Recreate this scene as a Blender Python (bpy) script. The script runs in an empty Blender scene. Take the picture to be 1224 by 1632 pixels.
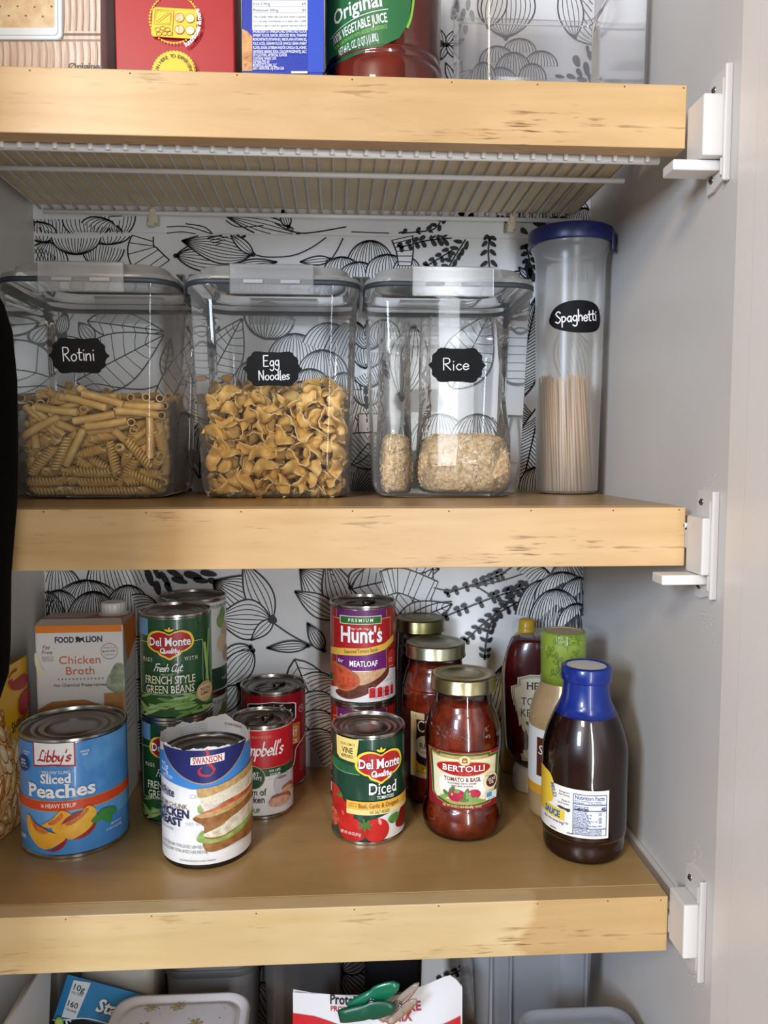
import bpy, bmesh, math, random
from mathutils import Vector, Matrix
from mathutils.geometry import tessellate_polygon

SC = bpy.context.scene
COL = SC.collection
PI = math.pi
RNG = random.Random(7)

# ------------------------------------------------------------------ camera
F_PX, YAW, PITCH, ROLL, ZC = 1235.2, math.radians(3.2785), math.radians(4.1987), math.radians(.028), 1.40
_cy, _sy, _cp, _sp = math.cos(YAW), math.sin(YAW), math.cos(PITCH), math.sin(PITCH)
_fw = Vector((_sy*_cp, _cy*_cp, -_sp)); _r0 = Vector((_cy, -_sy, 0)); _u0 = _r0.cross(_fw)
_rt = math.cos(ROLL)*_r0 + math.sin(ROLL)*_u0
_up = -math.sin(ROLL)*_r0 + math.cos(ROLL)*_u0
cam = bpy.data.cameras.new('camera'); cam.sensor_fit = 'HORIZONTAL'; cam.sensor_width = 36.0
cam.lens = 36.0*F_PX/1224.0; cam.clip_start = .02
camo = bpy.data.objects.new('camera', cam); COL.objects.link(camo)
m3 = Matrix((_rt, _up, -_fw)).transposed()
camo.matrix_world = Matrix.Translation((0, 0, ZC)) @ m3.to_4x4()
SC.camera = camo
SC.view_settings.view_transform = 'Standard'; SC.view_settings.look = 'None'
SC.view_settings.gamma = 1.0; SC.view_settings.use_curve_mapping = False
SC.view_settings.exposure = 0.0

# ------------------------------------------------------------------ light
world = bpy.data.worlds.new('room_ambient'); SC.world = world; world.use_nodes = True
bg = world.node_tree.nodes['Background']; bg.inputs[0].default_value = (.90, .93, 1.0, 1); bg.inputs[1].default_value = .12

def area(name, loc, target, sx, sy, power, col):
    l = bpy.data.lights.new(name, 'AREA'); l.shape = 'RECTANGLE'; l.size = sx; l.size_y = sy
    l.energy = power; l.color = col
    o = bpy.data.objects.new(name, l); COL.objects.link(o); o.location = loc
    o.rotation_euler = (Vector(target)-Vector(loc)).to_track_quat('-Z', 'Y').to_euler()
    return o
area('left_window', (-1.15, -1.25, 1.85), (.1, .85, 1.15), .36, .55, 44, (.68, .81, 1.0))
area('patio_window', (.34, -.95, 1.20), (.34, .85, 1.20), .13, 1.70, 17.5, (.92, .96, 1.0))
area('ceiling_lamp', (-.75, -1.20, 2.45), (.15, .65, 1.5), .40, .40, 18, (1.0, .81, .60))
for k, v in dict(max_bounces=14, diffuse_bounces=4, glossy_bounces=5, transmission_bounces=10, transparent_max_bounces=28).items():
    setattr(SC.cycles, k, v)
SC.cycles.caustics_reflective = False; SC.cycles.caustics_refractive = False
SC.cycles.sample_clamp_indirect = 4.0
SC.cycles.use_denoising = True

# ------------------------------------------------------------------ materials
def lin(h):
    if not isinstance(h, str): return tuple(h)[:3]
    h = h.lstrip('#'); c = [int(h[i:i+2], 16)/255 for i in (0, 2, 4)]
    return tuple(x/12.92 if x <= .04045 else ((x+.055)/1.055)**2.4 for x in c)
_mc = {}
def new_mat(name):
    m = bpy.data.materials.new(name); m.use_nodes = True
    return m, m.node_tree.nodes, m.node_tree.links, m.node_tree.nodes['Principled BSDF']
def M(h, rough=.42, metal=0., coat=0., spec=.5, name=None):
    k = (h, rough, metal, coat, spec)
    if k in _mc: return _mc[k]
    m, N, L, b = new_mat(name or 'ink_'+str(h).strip('#'))
    b.inputs['Base Color'].default_value = (*lin(h), 1); b.inputs['Roughness'].default_value = rough
    b.inputs['Metallic'].default_value = metal; b.inputs['Coat Weight'].default_value = coat
    b.inputs['Coat Roughness'].default_value = .05; b.inputs['Specular IOR Level'].default_value = spec
    _mc[k] = m; return m
def ramp(N, L, src, stops):
    r = N.new('ShaderNodeValToRGB'); e = r.color_ramp.elements
    while len(e) < len(stops): e.new(.5)
    for i, (p, c) in enumerate(stops): e[i].position = p; e[i].color = (*lin(c), 1)
    L.new(src, r.inputs[0]); return r
def coords(N, L, scale=(1, 1, 1), kind='Object'):
    t = N.new('ShaderNodeTexCoord'); mp = N.new('ShaderNodeMapping'); mp.inputs['Scale'].default_value = scale
    L.new(t.outputs[kind], mp.inputs[0]); return mp.outputs[0]
def noise(N, L, vec, scale, detail=4, rough=.55, dist=0):
    n = N.new('ShaderNodeTexNoise'); n.inputs['Scale'].default_value = scale; n.inputs['Detail'].default_value = detail
    n.inputs['Roughness'].default_value = rough; n.inputs['Distortion'].default_value = dist
    L.new(vec, n.inputs['Vector']); return n.outputs['Fac']
def bump(N, L, b, h, strength, dist=.002):
    bp = N.new('ShaderNodeBump'); bp.inputs['Strength'].default_value = strength; bp.inputs['Distance'].default_value = dist
    L.new(h, bp.inputs['Height']); L.new(bp.outputs[0], b.inputs['Normal'])
def mottled(name, stops, scale=60, rough=.5, bmp=.0, stretch=(1, 1, 1), coat=0, dist=0.):
    k = ('mot', name)
    if k in _mc: return _mc[k]
    m, N, L, b = new_mat(name); v = coords(N, L, stretch)
    f = noise(N, L, v, scale, 4, .6, dist); r = ramp(N, L, f, stops); L.new(r.outputs[0], b.inputs['Base Color'])
    b.inputs['Roughness'].default_value = rough; b.inputs['Coat Weight'].default_value = coat
    if bmp: bump(N, L, b, f, bmp)
    _mc[k] = m; return m
def paint(name, a, c, rough=.45):
    m, N, L, b = new_mat(name); v = coords(N, L)
    f = noise(N, L, v, 5, 3); r = ramp(N, L, f, ((.3, a), (.7, c))); L.new(r.outputs[0], b.inputs['Base Color'])
    b.inputs['Roughness'].default_value = rough
    bump(N, L, b, noise(N, L, v, 260, 2), .12, .001)
    return m
def wood(name, light, mid, dark, rough, streak=.6, blotch=None):
    m, N, L, b = new_mat(name)
    v = coords(N, L, (1.6, 9, 14)); f = noise(N, L, v, 2.6, 6, .62, .6)
    r = ramp(N, L, f, ((.28, mid), (.72, light)))
    vb = coords(N, L, (3, 5, 5)); fb = noise(N, L, vb, 1.6, 3)
    rb = ramp(N, L, fb, ((.35, (.80, .76, .70)), (.65, (1, 1, 1))))
    mx = N.new('ShaderNodeMix'); mx.data_type = 'RGBA'; mx.blend_type = 'MULTIPLY'; mx.inputs[0].default_value = .8
    L.new(r.outputs[0], mx.inputs[6]); L.new(rb.outputs[0], mx.inputs[7])
    vs = coords(N, L, (30, 150, 330)); fs = noise(N, L, vs, 1.0, 3, .5, .3)
    vk = coords(N, L, (9, 14, 30)); fk = noise(N, L, vk, 1.0, 2)
    mul = N.new('ShaderNodeMath'); mul.operation = 'MULTIPLY'
    r1 = ramp(N, L, fs, ((.565, (0, 0, 0)), (.68, (1, 1, 1)))); r2 = ramp(N, L, fk, ((.48, (0, 0, 0)), (.66, (1, 1, 1))))
    L.new(r1.outputs[0], mul.inputs[0]); L.new(r2.outputs[0], mul.inputs[1])
    mu2 = N.new('ShaderNodeMath'); mu2.operation = 'MULTIPLY'; mu2.inputs[1].default_value = streak; L.new(mul.outputs[0], mu2.inputs[0])
    m2 = N.new('ShaderNodeMix'); m2.data_type = 'RGBA'; L.new(mu2.outputs[0], m2.inputs[0])
    L.new(mx.outputs[2], m2.inputs[6]); m2.inputs[7].default_value = (*lin(dark), 1)
    out = m2.outputs[2]
    if blotch:                                   # a patch where the stain took differently
        t = N.new('ShaderNodeTexCoord'); sx = N.new('ShaderNodeSeparateXYZ'); L.new(t.outputs['Object'], sx.inputs[0])
        nz = noise(N, L, coords(N, L, (6, 6, 22)), 1.5, 3)
        ad = N.new('ShaderNodeMath'); ad.operation = 'MULTIPLY_ADD'; ad.inputs[1].default_value = .06; L.new(nz, ad.inputs[0]); L.new(sx.outputs[0], ad.inputs[2])
        rr = ramp(N, L, ad.outputs[0], ((blotch[0], (0, 0, 0)), (blotch[0]+.006, (1, 1, 1))))
        m3_ = N.new('ShaderNodeMix'); m3_.data_type = 'RGBA'; m3_.blend_type = 'MULTIPLY'
        L.new(rr.outputs[0], m3_.inputs[0]); L.new(out, m3_.inputs[6]); m3_.inputs[7].default_value = (*lin(blotch[1]), 1); out = m3_.outputs[2]
    L.new(out, b.inputs['Base Color']); b.inputs['Roughness'].default_value = rough
    b.inputs['Coat Weight'].default_value = .15; b.inputs['Coat Roughness'].default_value = .3
    return m
def clear(name, tint=(.95, .95, .95), haze=.04, hazecol=(.8, .8, .8), rough=.03, ior=1.45, bmp=0, bscale=40, trans=0., edge=0.):
    """thin clear plastic or glass: see-through, with a Fresnel gloss and a little haze"""
    m, N, L, b = new_mat(name); N.remove(b)
    tr = N.new('ShaderNodeBsdfTransparent'); tr.inputs[0].default_value = (*tint, 1)
    gl = N.new('ShaderNodeBsdfAnisotropic'); gl.inputs['Roughness'].default_value = rough
    gl.inputs['Color'].default_value = (1, 1, 1, 1)
    df = N.new('ShaderNodeBsdfDiffuse'); df.inputs[0].default_value = (*hazecol, 1)
    fr = N.new('ShaderNodeFresnel'); fr.inputs[0].default_value = ior
    src = df.outputs[0]
    if trans:
        tl = N.new('ShaderNodeBsdfTranslucent'); tl.inputs[0].default_value = (*hazecol, 1)
        mt = N.new('ShaderNodeMixShader'); mt.inputs[0].default_value = trans; L.new(df.outputs[0], mt.inputs[1]); L.new(tl.outputs[0], mt.inputs[2]); src = mt.outputs[0]
    m1 = N.new('ShaderNodeMixShader'); m1.inputs[0].default_value = haze; L.new(tr.outputs[0], m1.inputs[1]); L.new(src, m1.inputs[2])
    if edge:      # more plastic in the line of sight at grazing angles, so more haze
        lw = N.new('ShaderNodeLayerWeight'); lw.inputs[0].default_value = .35
        ma = N.new('ShaderNodeMath'); ma.operation = 'MULTIPLY_ADD'; ma.inputs[1].default_value = edge; ma.inputs[2].default_value = haze
        L.new(lw.outputs['Facing'], ma.inputs[0]); L.new(ma.outputs[0], m1.inputs[0])
    m2 = N.new('ShaderNodeMixShader'); L.new(fr.outputs[0], m2.inputs[0]); L.new(m1.outputs[0], m2.inputs[1]); L.new(gl.outputs[0], m2.inputs[2])
    if bmp:
        bp = N.new('ShaderNodeBump'); bp.inputs['Strength'].default_value = bmp; bp.inputs['Distance'].default_value = .004
        L.new(noise(N, L, coords(N, L), bscale, 3, .6, .8), bp.inputs['Height'])
        L.new(bp.outputs[0], gl.inputs['Normal']); L.new(bp.outputs[0], fr.inputs['Normal'])
    L.new(m2.outputs[0], N['Material Output'].inputs[0]); return m

TIN = M('#b9b6b0', .24, 1.0, name='tinplate'); TIN_D = M('#8d8a86', .30, 1.0, name='tinplate_lid')
GOLDLID = M('#b3a67c', .28, 1.0, name='gold_lid'); CHROME = M('#8a8a8a', .2, 1.0, name='screw_steel')
WHITE_W = M('#f4f3f0', .35, name='white_vinyl'); WHITE_P = M('#ddd9d4', .38, name='white_plastic')

# ------------------------------------------------------------------ mesh helpers
def tagit(o, label, cat, group=None, kind=None):
    if label: o['label'] = label
    if cat: o['category'] = cat
    if group: o['group'] = group
    if kind: o['kind'] = kind
    return o
def obj(name, V, Fc, mat, parent=None, smooth=False, loc=None, rot=None):
    me = bpy.data.meshes.new(name); me.from_pydata([tuple(v) for v in V], [], Fc); me.materials.append(mat)
    if smooth: me.shade_smooth()
    me.update(); return link(name, me, parent, loc, rot)
def link(name, me, parent=None, loc=None, rot=None):
    o = bpy.data.objects.new(name, me); COL.objects.link(o)
    if parent: o.parent = parent
    if loc: o.location = loc
    if rot: o.rotation_euler = rot
    return o
def bobj(name, bm, mat, parent=None, smooth=False, loc=None, rot=None):
    bmesh.ops.recalc_face_normals(bm, faces=bm.faces)
    me = bpy.data.meshes.new(name); bm.to_mesh(me); bm.free(); me.materials.append(mat)
    if smooth: me.shade_smooth()
    return link(name, me, parent, loc, rot)
def empty(name, loc, rz=0., label=None, cat=None, group=None):
    o = bpy.data.objects.new(name, None); COL.objects.link(o); o.location = loc; o.rotation_euler = (0, 0, rz)
    o.empty_display_size = .02
    return tagit(o, label, cat, group)
def struct(o, label=None):
    o['kind'] = 'structure'
    if label: o['label'] = label
    return o
def box_bm(x0, x1, y0, y1, z0, z1, bev=0., seg=2, bm=None):
    b = bm or bmesh.new()
    r = bmesh.ops.create_cube(b, size=1)
    for v in r['verts']: v.co = Vector(((x0+x1)/2+v.co.x*(x1-x0), (y0+y1)/2+v.co.y*(y1-y0), (z0+z1)/2+v.co.z*(z1-z0)))
    if bev:
        es = list({e for v in r['verts'] for e in v.link_edges})
        bmesh.ops.bevel(b, geom=es, offset=bev, segments=seg, profile=.5, affect='EDGES')
    return b
def box(name, x0, x1, y0, y1, z0, z1, mat, parent=None, bev=0., seg=2, smooth=False):
    return bobj(name, box_bm(x0, x1, y0, y1, z0, z1, bev, seg), mat, parent, smooth)
def lathe(prof, seg=56, cx=0, cy=0, sy=1.):
    V, Fc = [], []
    for r, z in prof:
        for i in range(seg):
            a = 2*PI*i/seg; V.append((cx+r*math.sin(a), cy-r*sy*math.cos(a), z))
    n = len(prof)
    for j in range(n-1):
        for i in range(seg):
            a, b = j*seg+i, j*seg+(i+1) % seg; Fc.append((a, b, b+seg, a+seg))
    if prof[0][0] > 1e-6 and prof[0][0] < 0: pass
    return V, Fc
def lobj(name, prof, mat, parent=None, seg=56, sharp=True, sy=1.):
    V, Fc = lathe(prof, seg, sy=sy); o = obj(name, V, Fc, mat, parent)
    me = o.data; me.shade_smooth()
    bm = bmesh.new(); bm.from_mesh(me); bmesh.ops.remove_doubles(bm, verts=bm.verts, dist=1e-6)
    bmesh.ops.recalc_face_normals(bm, faces=bm.faces)
    if sharp:
        for e in bm.edges:
            if len(e.link_faces) == 2 and e.calc_face_angle(0) > .7: e.smooth = False
    bm.to_mesh(me); bm.free(); return o
def tube_vf(pts, r, seg=8, cap=True, radii=None):
    V, Fc = [], []; pts = [Vector(p) for p in pts]; n = len(pts)
    t0 = (pts[1]-pts[0]).normalized(); ref = Vector((0, 0, 1)) if abs(t0.z) < .9 else Vector((1, 0, 0))
    nrm = t0.cross(ref).normalized()
    for i, p in enumerate(pts):
        t = (pts[min(i+1, n-1)]-pts[max(i-1, 0)]).normalized()
        nrm = (nrm-t*nrm.dot(t)).normalized(); bn = t.cross(nrm)
        rr = radii[i] if radii else r
        for k in range(seg):
            a = 2*PI*k/seg; V.append(p+nrm*rr*math.cos(a)+bn*rr*math.sin(a))
    for i in range(n-1):
        for k in range(seg):
            a, b = i*seg+k, i*seg+(k+1) % seg; Fc.append((a, b, b+seg, a+seg))
    if cap: Fc.append(tuple(range(seg))[::-1]); Fc.append(tuple(range((n-1)*seg, n*seg)))
    return V, Fc
def tube(name, pts, r, mat, parent=None, seg=8, radii=None):
    V, Fc = tube_vf(pts, r, seg, True, radii); return obj(name, V, Fc, mat, parent, True)
def merge(parts):
    V, Fc = [], []
    for v, f in parts:
        k = len(V); V += list(v); Fc += [tuple(i+k for i in q) for q in f]
    return V, Fc
def smooth_line(P, n=8, closed=False):
    """Catmull-Rom through 2-D points"""
    if len(P) < 3: return list(P)
    out = []; m = len(P); rng_ = range(m if closed else m-1)
    for i in rng_:
        g = (lambda k: P[k % m]) if closed else (lambda k: P[max(0, min(m-1, k))])
        p0, p1, p2, p3 = g(i-1), g(i), g(i+1), g(i+2)
        for s in range(n):
            t = s/n; t2 = t*t; t3 = t2*t
            out.append(tuple(.5*((2*b)+(c-a)*t+(2*a-5*b+4*c-d)*t2+(-a+3*b-3*c+d)*t3) for a, b, c, d in zip(p0, p1, p2, p3)))
    if not closed: out.append(P[-1])
    return out
def rrect(hw, hd, r, n=6):
    P = []
    for cx, cy, a0 in ((hw-r, hd-r, 0), (-hw+r, hd-r, 90), (-hw+r, -hd+r, 180), (hw-r, -hd+r, 270)):
        for k in range(n+1):
            a = math.radians(a0+90*k/n); P.append((cx+r*math.cos(a), cy+r*math.sin(a)))
    return P
def loft(sections, cap0=False, cap1=False):
    """sections: list of (points2d, z)"""
    V, Fc = [], []; n = len(sections[0][0])
    for P, z in sections: V += [(x, y, z) for x, y in P]
    for j in range(len(sections)-1):
        for i in range(n):
            a, b = j*n+i, j*n+(i+1) % n; Fc.append((a, b, b+n, a+n))
    if cap0: Fc.append(tuple(range(n))[::-1])
    if cap1: Fc.append(tuple(range((len(sections)-1)*n, len(sections)*n)))
    return V, Fc

# ------------------------------------------------------------------ flat print: 2-D art wrapped on a surface
def cyl_wrap(rf, v0=0.):
    g = rf if callable(rf) else (lambda v: rf)
    def w(u, v, off):
        r = g(v); a = u/r; return ((r+off)*math.sin(a), -(r+off)*math.cos(a), v+v0)
    return w
def flat_wrap(x0=0., y=0., z0=0., slope=0.):
    return lambda u, v, off: (x0+u, y-slope*v-off, z0+v)
_tc = {}
def text_mesh(s, bold=0., res=2):
    k = (s, bold)
    if k in _tc: return _tc[k]
    c = bpy.data.curves.new('t', 'FONT'); c.body = s; c.size = 1.0; c.resolution_u = res; c.offset = bold*.55; c.fill_mode = 'FRONT'
    o = bpy.data.objects.new('t', c); COL.objects.link(o)
    dg = bpy.context.evaluated_depsgraph_get(); ev = o.evaluated_get(dg); me = ev.to_mesh()
    V = [(v.co.x, v.co.y) for v in me.vertices]; Fc = [tuple(p.vertices) for p in me.polygons]
    ev.to_mesh_clear(); bpy.data.objects.remove(o); bpy.data.curves.remove(c)
    _tc[k] = (V, Fc); return V, Fc
GLY = {  # hand-drawn strokes
 'R': ([[(0, 0), (0, 1)], [(0, 1), (.35, .98), (.45, .75), (.3, .55), (0, .5)], [(.1, .5), (.5, 0)]], .62),
 'o': ([[(.25, .5), (.04, .32), (.1, .05), (.3, .01), (.45, .2), (.4, .42), (.25, .5)]], .56),
 't': ([[(.15, .85), (.15, .1), (.32, .02)], [(0, .55), (.36, .57)]], .42), 'i': ([[(.08, .5), (.09, 0)], [(.08, .72), (.1, .76)]], .26),
 'n': ([[(0, .5), (0, 0)], [(0, .33), (.2, .5), (.35, .4), (.36, 0)]], .52), 'E': ([[(.5, 1), (.25, 1), (.02, 1)], [(.02, 1), (0, 0)], [(0, 0), (.5, 0)], [(0, .52), (.4, .52)]], .66),
 'g': ([[(.4, .4), (.2, .5), (.02, .25), (.2, .02), (.4, .2)], [(.4, .5), (.4, -.25), (.2, -.42), (0, -.3)]], .56),
 'N': ([[(0, 0), (.02, 1)], [(.02, 1), (.5, 0)], [(.5, 0), (.52, 1)]], .68), 'd': ([[(.4, .4), (.2, .5), (.02, .25), (.2, .02), (.4, .2)], [(.4, 1), (.42, 0)]], .56),
 'l': ([[(.08, 1), (.06, .1), (.18, 0)]], .24), 'e': ([[(.03, .27), (.4, .27), (.35, .45), (.2, .5), (.03, .3), (.1, .05), (.25, 0), (.42, .1)]], .5),
 's': ([[(.35, .45), (.18, .5), (.04, .4), (.18, .27), (.33, .15), (.2, 0), (0, .06)]], .44), 'c': ([[(.38, .42), (.2, .5), (.02, .25), (.2, 0), (.4, .1)]], .48),
 'S': ([[(.5, .85), (.3, 1), (.05, .82), (.25, .55), (.5, .28), (.28, 0), (0, .12)]], .62), 'p': ([[(.02, .5), (.02, -.4)], [(.02, .35), (.2, .5), (.4, .28), (.2, .02), (.02, .15)]], .52),
 'a': ([[(.38, .4), (.2, .5), (.02, .25), (.2, .02), (.38, .2)], [(.38, .5), (.42, 0)]], .54), 'h': ([[(.02, 1), (.02, 0)], [(.02, .32), (.2, .5), (.36, .38), (.37, 0)]], .5),
 'b': ([[(.02, 1), (.02, 0)], [(.02, .38), (.2, .5), (.4, .25), (.2, 0), (.02, .1)]], .5), 'y': ([[(0, .5), (.05, .15), (.2, .05), (.38, .5)], [(.38, .5), (.3, -.2), (.1, -.4), (-.05, -.3)]], .5),
 'L': ([[(.38, .9), (.24, 1), (.15, .7), (.12, .2), (-.05, .03), (.2, .1), (.5, .02)]], .52), 'C': ([[(.55, .8), (.4, 1), (.05, .6), (.12, .1), (.35, 0), (.58, .18)]], .6),
 'm': ([[(0, .5), (0, 0)], [(0, .33), (.15, .5), (.27, .4), (.28, 0)], [(.28, .33), (.43, .5), (.56, .4), (.58, 0)]], .72), 'u': ([[(0, .5), (.02, .1), (.18, 0), (.36, .2)], [(.36, .5), (.4, 0)]], .52),
 'Q': ([[(.35, 1), (.03, .7), (.08, .15), (.35, 0), (.62, .3), (.6, .8), (.35, 1)], [(.3, .2), (.5, .0), (.8, -.1)]], .78), 'F': ([[(.02, 0), (.16, .98)], [(.0, .92), (.3, 1), (.65, 1)], [(.1, .5), (.45, .55)]], .56),
 'r': ([[(.02, .5), (.02, 0)], [(.02, .3), (.12, .46), (.3, .48)]], .34), "'": ([[(.06, 1.02), (.02, .8)]], .16), ' ': ([], .35), '.': ([[(.05, .0), (.07, .03)]], .2),
}
def ribbon(P, w, out, nib=None):
    """polyline to quads with round-ish ends; nib = slant angle of a broad pen"""
    V, Fc = out; n = len(P); k0 = len(V)
    for i in range(n):
        a = P[max(0, i-1)]; b = P[min(n-1, i+1)]; dx, dy = b[0]-a[0], b[1]-a[1]; l = math.hypot(dx, dy) or 1e-9
        nx, ny = -dy/l, dx/l; ww = w
        if nib is not None:
            ww = w*(.38+.62*abs(math.sin(math.atan2(dy, dx)-nib)))
        V.append((P[i][0]+nx*ww/2, P[i][1]+ny*ww/2)); V.append((P[i][0]-nx*ww/2, P[i][1]-ny*ww/2))
    for i in range(n-1):
        a = k0+2*i; Fc.append((a, a+1, a+3, a+2))
class Art:
    """layers of print for one surface; build() makes one mesh per part name"""
    def __init__(s, wrap, step=.0028, base=.00012, gap=.00006, vstep=0):
        s.vstep = vstep; s.wrap, s.step, s.base, s.gap, s.parts, s.order = wrap, step, base, gap, {}, []
        s.layer = 0
    def _add(s, part, mat, V, Fc, up=True):
        if up: s.layer += 1
        k = (part, mat.name)
        if k not in s.parts: s.parts[k] = (mat, []); s.order.append(k)
        s.parts[k][1].append((V, Fc, s.layer))
    def poly(s, part, h, P, sm=0):
        mat = h if not isinstance(h, str) else M(h)
        if sm: P = smooth_line(P, sm, True)
        T = tessellate_polygon([[Vector((x, y, 0)) for x, y in P]])
        s._add(part, mat, [tuple(p) for p in P], [tuple(t) for t in T])
    def rect(s, part, h, u0, v0, u1, v1): s.poly(part, h, [(u0, v0), (u1, v0), (u1, v1), (u0, v1)])
    def frame(s, part, h, u0, v0, u1, v1, t):
        for a in ((u0, v0, u1, v0+t), (u0, v1-t, u1, v1), (u0, v0, u0+t, v1), (u1-t, v0, u1, v1)): s.rect(part, h, *a)
    def ell(s, part, h, cu, cv, ru, rv, n=28, rot=0., a0=0, a1=360):
        c, q = math.cos(rot), math.sin(rot); P = []
        for i in range(n):
            a = math.radians(a0+(a1-a0)*i/(n if a1-a0 == 360 else n-1)); x, y = ru*math.cos(a), rv*math.sin(a); P.append((cu+x*c-y*q, cv+x*q+y*c))
        s.poly(part, h, P)
    def line(s, part, h, P, w, sm=0, nib=None, closed=False):
        mat = h if not isinstance(h, str) else M(h)
        if sm: P = smooth_line(P, sm, closed)
        if closed: P = list(P)+[P[0]]
        o = ([], []); ribbon(P, w, o, nib); s._add(part, mat, *o)
    def ring(s, part, h, cu, cv, r, w, n=36):
        s.line(part, h, [(cu+r*math.cos(2*PI*i/n), cv+r*math.sin(2*PI*i/n)) for i in range(n)], w, closed=True)
    def text(s, part, h, t, cu, cv, size, w=None, bold=.0, shear=0., sx=1., serif=False, align='C', rot=0., arc=None):
        """cap height = size; w forces the total width; cv = baseline"""
        mat = h if not isinstance(h, str) else M(h)
        V, Fc = text_mesh(t, bold)
        if not V: return
        V = [(x/.69, y/.69) for x, y in V]; Fc = list(Fc)
        if serif:
            ec = {}
            for f in Fc:
                for i in range(len(f)):
                    e = tuple(sorted((f[i], f[(i+1) % len(f)]))); ec[e] = ec.get(e, 0)+1
            add = []
            for (a, b), c in ec.items():
                if c != 1: continue
                (xa, ya), (xb, yb) = V[a], V[b]
                if abs(ya-yb) < 1e-3 and .05 < abs(xa-xb) < .36:
                    x0, x1 = min(xa, xb), max(xa, xb); low = ya < .3
                    e = .075; t_ = .07
                    add.append((x0-e, x1+e, ya if low else ya-t_, ya+t_ if low else ya))
            for x0, x1, y0, y1 in add:
                k = len(V); V += [(x0, y0), (x1, y0), (x1, y1), (x0, y1)]; Fc.append((k, k+1, k+2, k+3))
        xs = [p[0] for p in V]; x0, x1 = min(xs), max(xs)
        kx = (w/(x1-x0)) if w else size*sx
        ox = {'C': (x0+x1)/2, 'L': x0, 'R': x1}[align]
        c, q = math.cos(rot), math.sin(rot); P = []
        for x, y in V:
            X, Y = (x-ox)*kx+shear*y*size, y*size
            if arc: a = X/arc; X, Y = (arc+Y)*math.sin(a) if arc > 0 else (-arc-Y)*math.sin(-a), (arc+Y)*math.cos(a)-arc if arc > 0 else -arc-(-arc-Y)*math.cos(a)
            P.append((cu+X*c-Y*q, cv+X*q+Y*c))
        s._add(part, mat, P, Fc)
    def hand(s, part, h, t, cu, cv, size, pen, w=None, shear=0., nib=None, jitter=0., rot=0.):
        mat = h if not isinstance(h, str) else M(h)
        x = 0; S = []
        for ch in t:
            st, adv = GLY[ch]; jy = RNG.uniform(-jitter, jitter)
            for P in st: S.append([(x+a, b+jy) for a, b in P])
            x += adv
        tot = x-.1; k = (w/tot) if w else size; c, q = math.cos(rot), math.sin(rot)
        for P in S:
            Q = [((a-tot/2)*k+shear*b*size, b*size) for a, b in P]; Q = [(cu+a*c-b*q, cv+a*q+b*c) for a, b in Q]
            if len(Q) > 2: Q = smooth_line(Q, 5)
            o = ([], []); ribbon(Q, pen, o, nib); s._add(part, mat, *o)
            for e in (Q[0], Q[-1]):
                rr = pen*(.32 if nib is not None else .5)
                s._add(part, mat, [(e[0]+rr*math.cos(j*PI/4), e[1]+rr*math.sin(j*PI/4)) for j in range(8)], [tuple(range(8))], False)
    def build(s, parent):
        out = []
        for k in s.order:
            mat, L = s.parts[k]; bm = bmesh.new(); lay = bm.verts.layers.float.new('l')
            umin, umax = 1e9, -1e9; vmin, vmax = 1e9, -1e9
            for V, Fc, n in L:
                vs = []
                for x, y in V:
                    v = bm.verts.new((x, y, n)); vs.append(v); umin = min(umin, x); umax = max(umax, x); vmin = min(vmin, y); vmax = max(vmax, y)
                for f in Fc:
                    try: bm.faces.new([vs[i] for i in f])
                    except ValueError: pass
            if s.step:
                i0, i1 = math.floor(umin/s.step)+1, math.ceil(umax/s.step)
                for i in range(i0, i1):
                    bmesh.ops.bisect_plane(bm, geom=bm.verts[:]+bm.edges[:]+bm.faces[:], plane_co=(i*s.step, 0, 0), plane_no=(1, 0, 0), dist=1e-7)
            if s.vstep:
                for i in range(math.floor(vmin/s.vstep)+1, math.ceil(vmax/s.vstep)):
                    bmesh.ops.bisect_plane(bm, geom=bm.verts[:]+bm.edges[:]+bm.faces[:], plane_co=(0, i*s.vstep, 0), plane_no=(0, 1, 0), dist=1e-7)
            for v in bm.verts:
                u, w, n = v.co; v.co = s.wrap(u, w, s.base+s.gap*n)
            me = bpy.data.meshes.new(k[0]); bm.to_mesh(me); bm.free(); me.materials.append(mat)
            o = link(k[0], me, parent); out.append(o)
        return out
def at(px, py, Y):
    d = _fw+(px-612)/F_PX*_rt+(816-py)/F_PX*_up; d *= Y/d.y
    return Vector((d.x, d.y, d.z+ZC))
def face_cam(x, y): return math.atan2(-x, y)
S1, S2, S3, S4 = 1.7059, 1.3558, 1.0073, .66           # shelf tops
XL, XR, YF, YB = -.3628, .3111, .65, .9654             # side walls, shelf fronts, back wall

# ================================================================== the closet
WALLP = paint('white_wall_paint', '#d3cec8', '#dad6d0', .35)
TRIMP = paint('trim_paint', '#efe5da', '#f4ebe2', .3)
def wall(name, *a, mat=WALLP, label=None): return struct(box(name, *a, mat), label)
w_back = wall('wall_back', XL-.02, XR+.02, YB+.0008, YB+.03, 0, 2.25, label='back wall of the pantry behind the patterned paper')
wall('wall_left', XL-.03, XL, .45, YB+.03, 0, 2.25, label='white painted left side wall of the pantry')
wall('wall_right', XR, XR+.03, .45, YB+.03, 0, 2.25, label='white painted right side wall with brackets screwed on')
wall('ceiling', XL-.03, XR+.03, .45, YB+.03, 2.25, 2.28)
struct(box('floor', -2.2, 2.2, -2.6, YB+.03, -.03, 0, mottled('floor_board', ((.3, '#8a6a4c'), (.7, '#a88560')), 6, .5, 0, (1, 6, 1))), 'wooden floor below the pantry')
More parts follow.
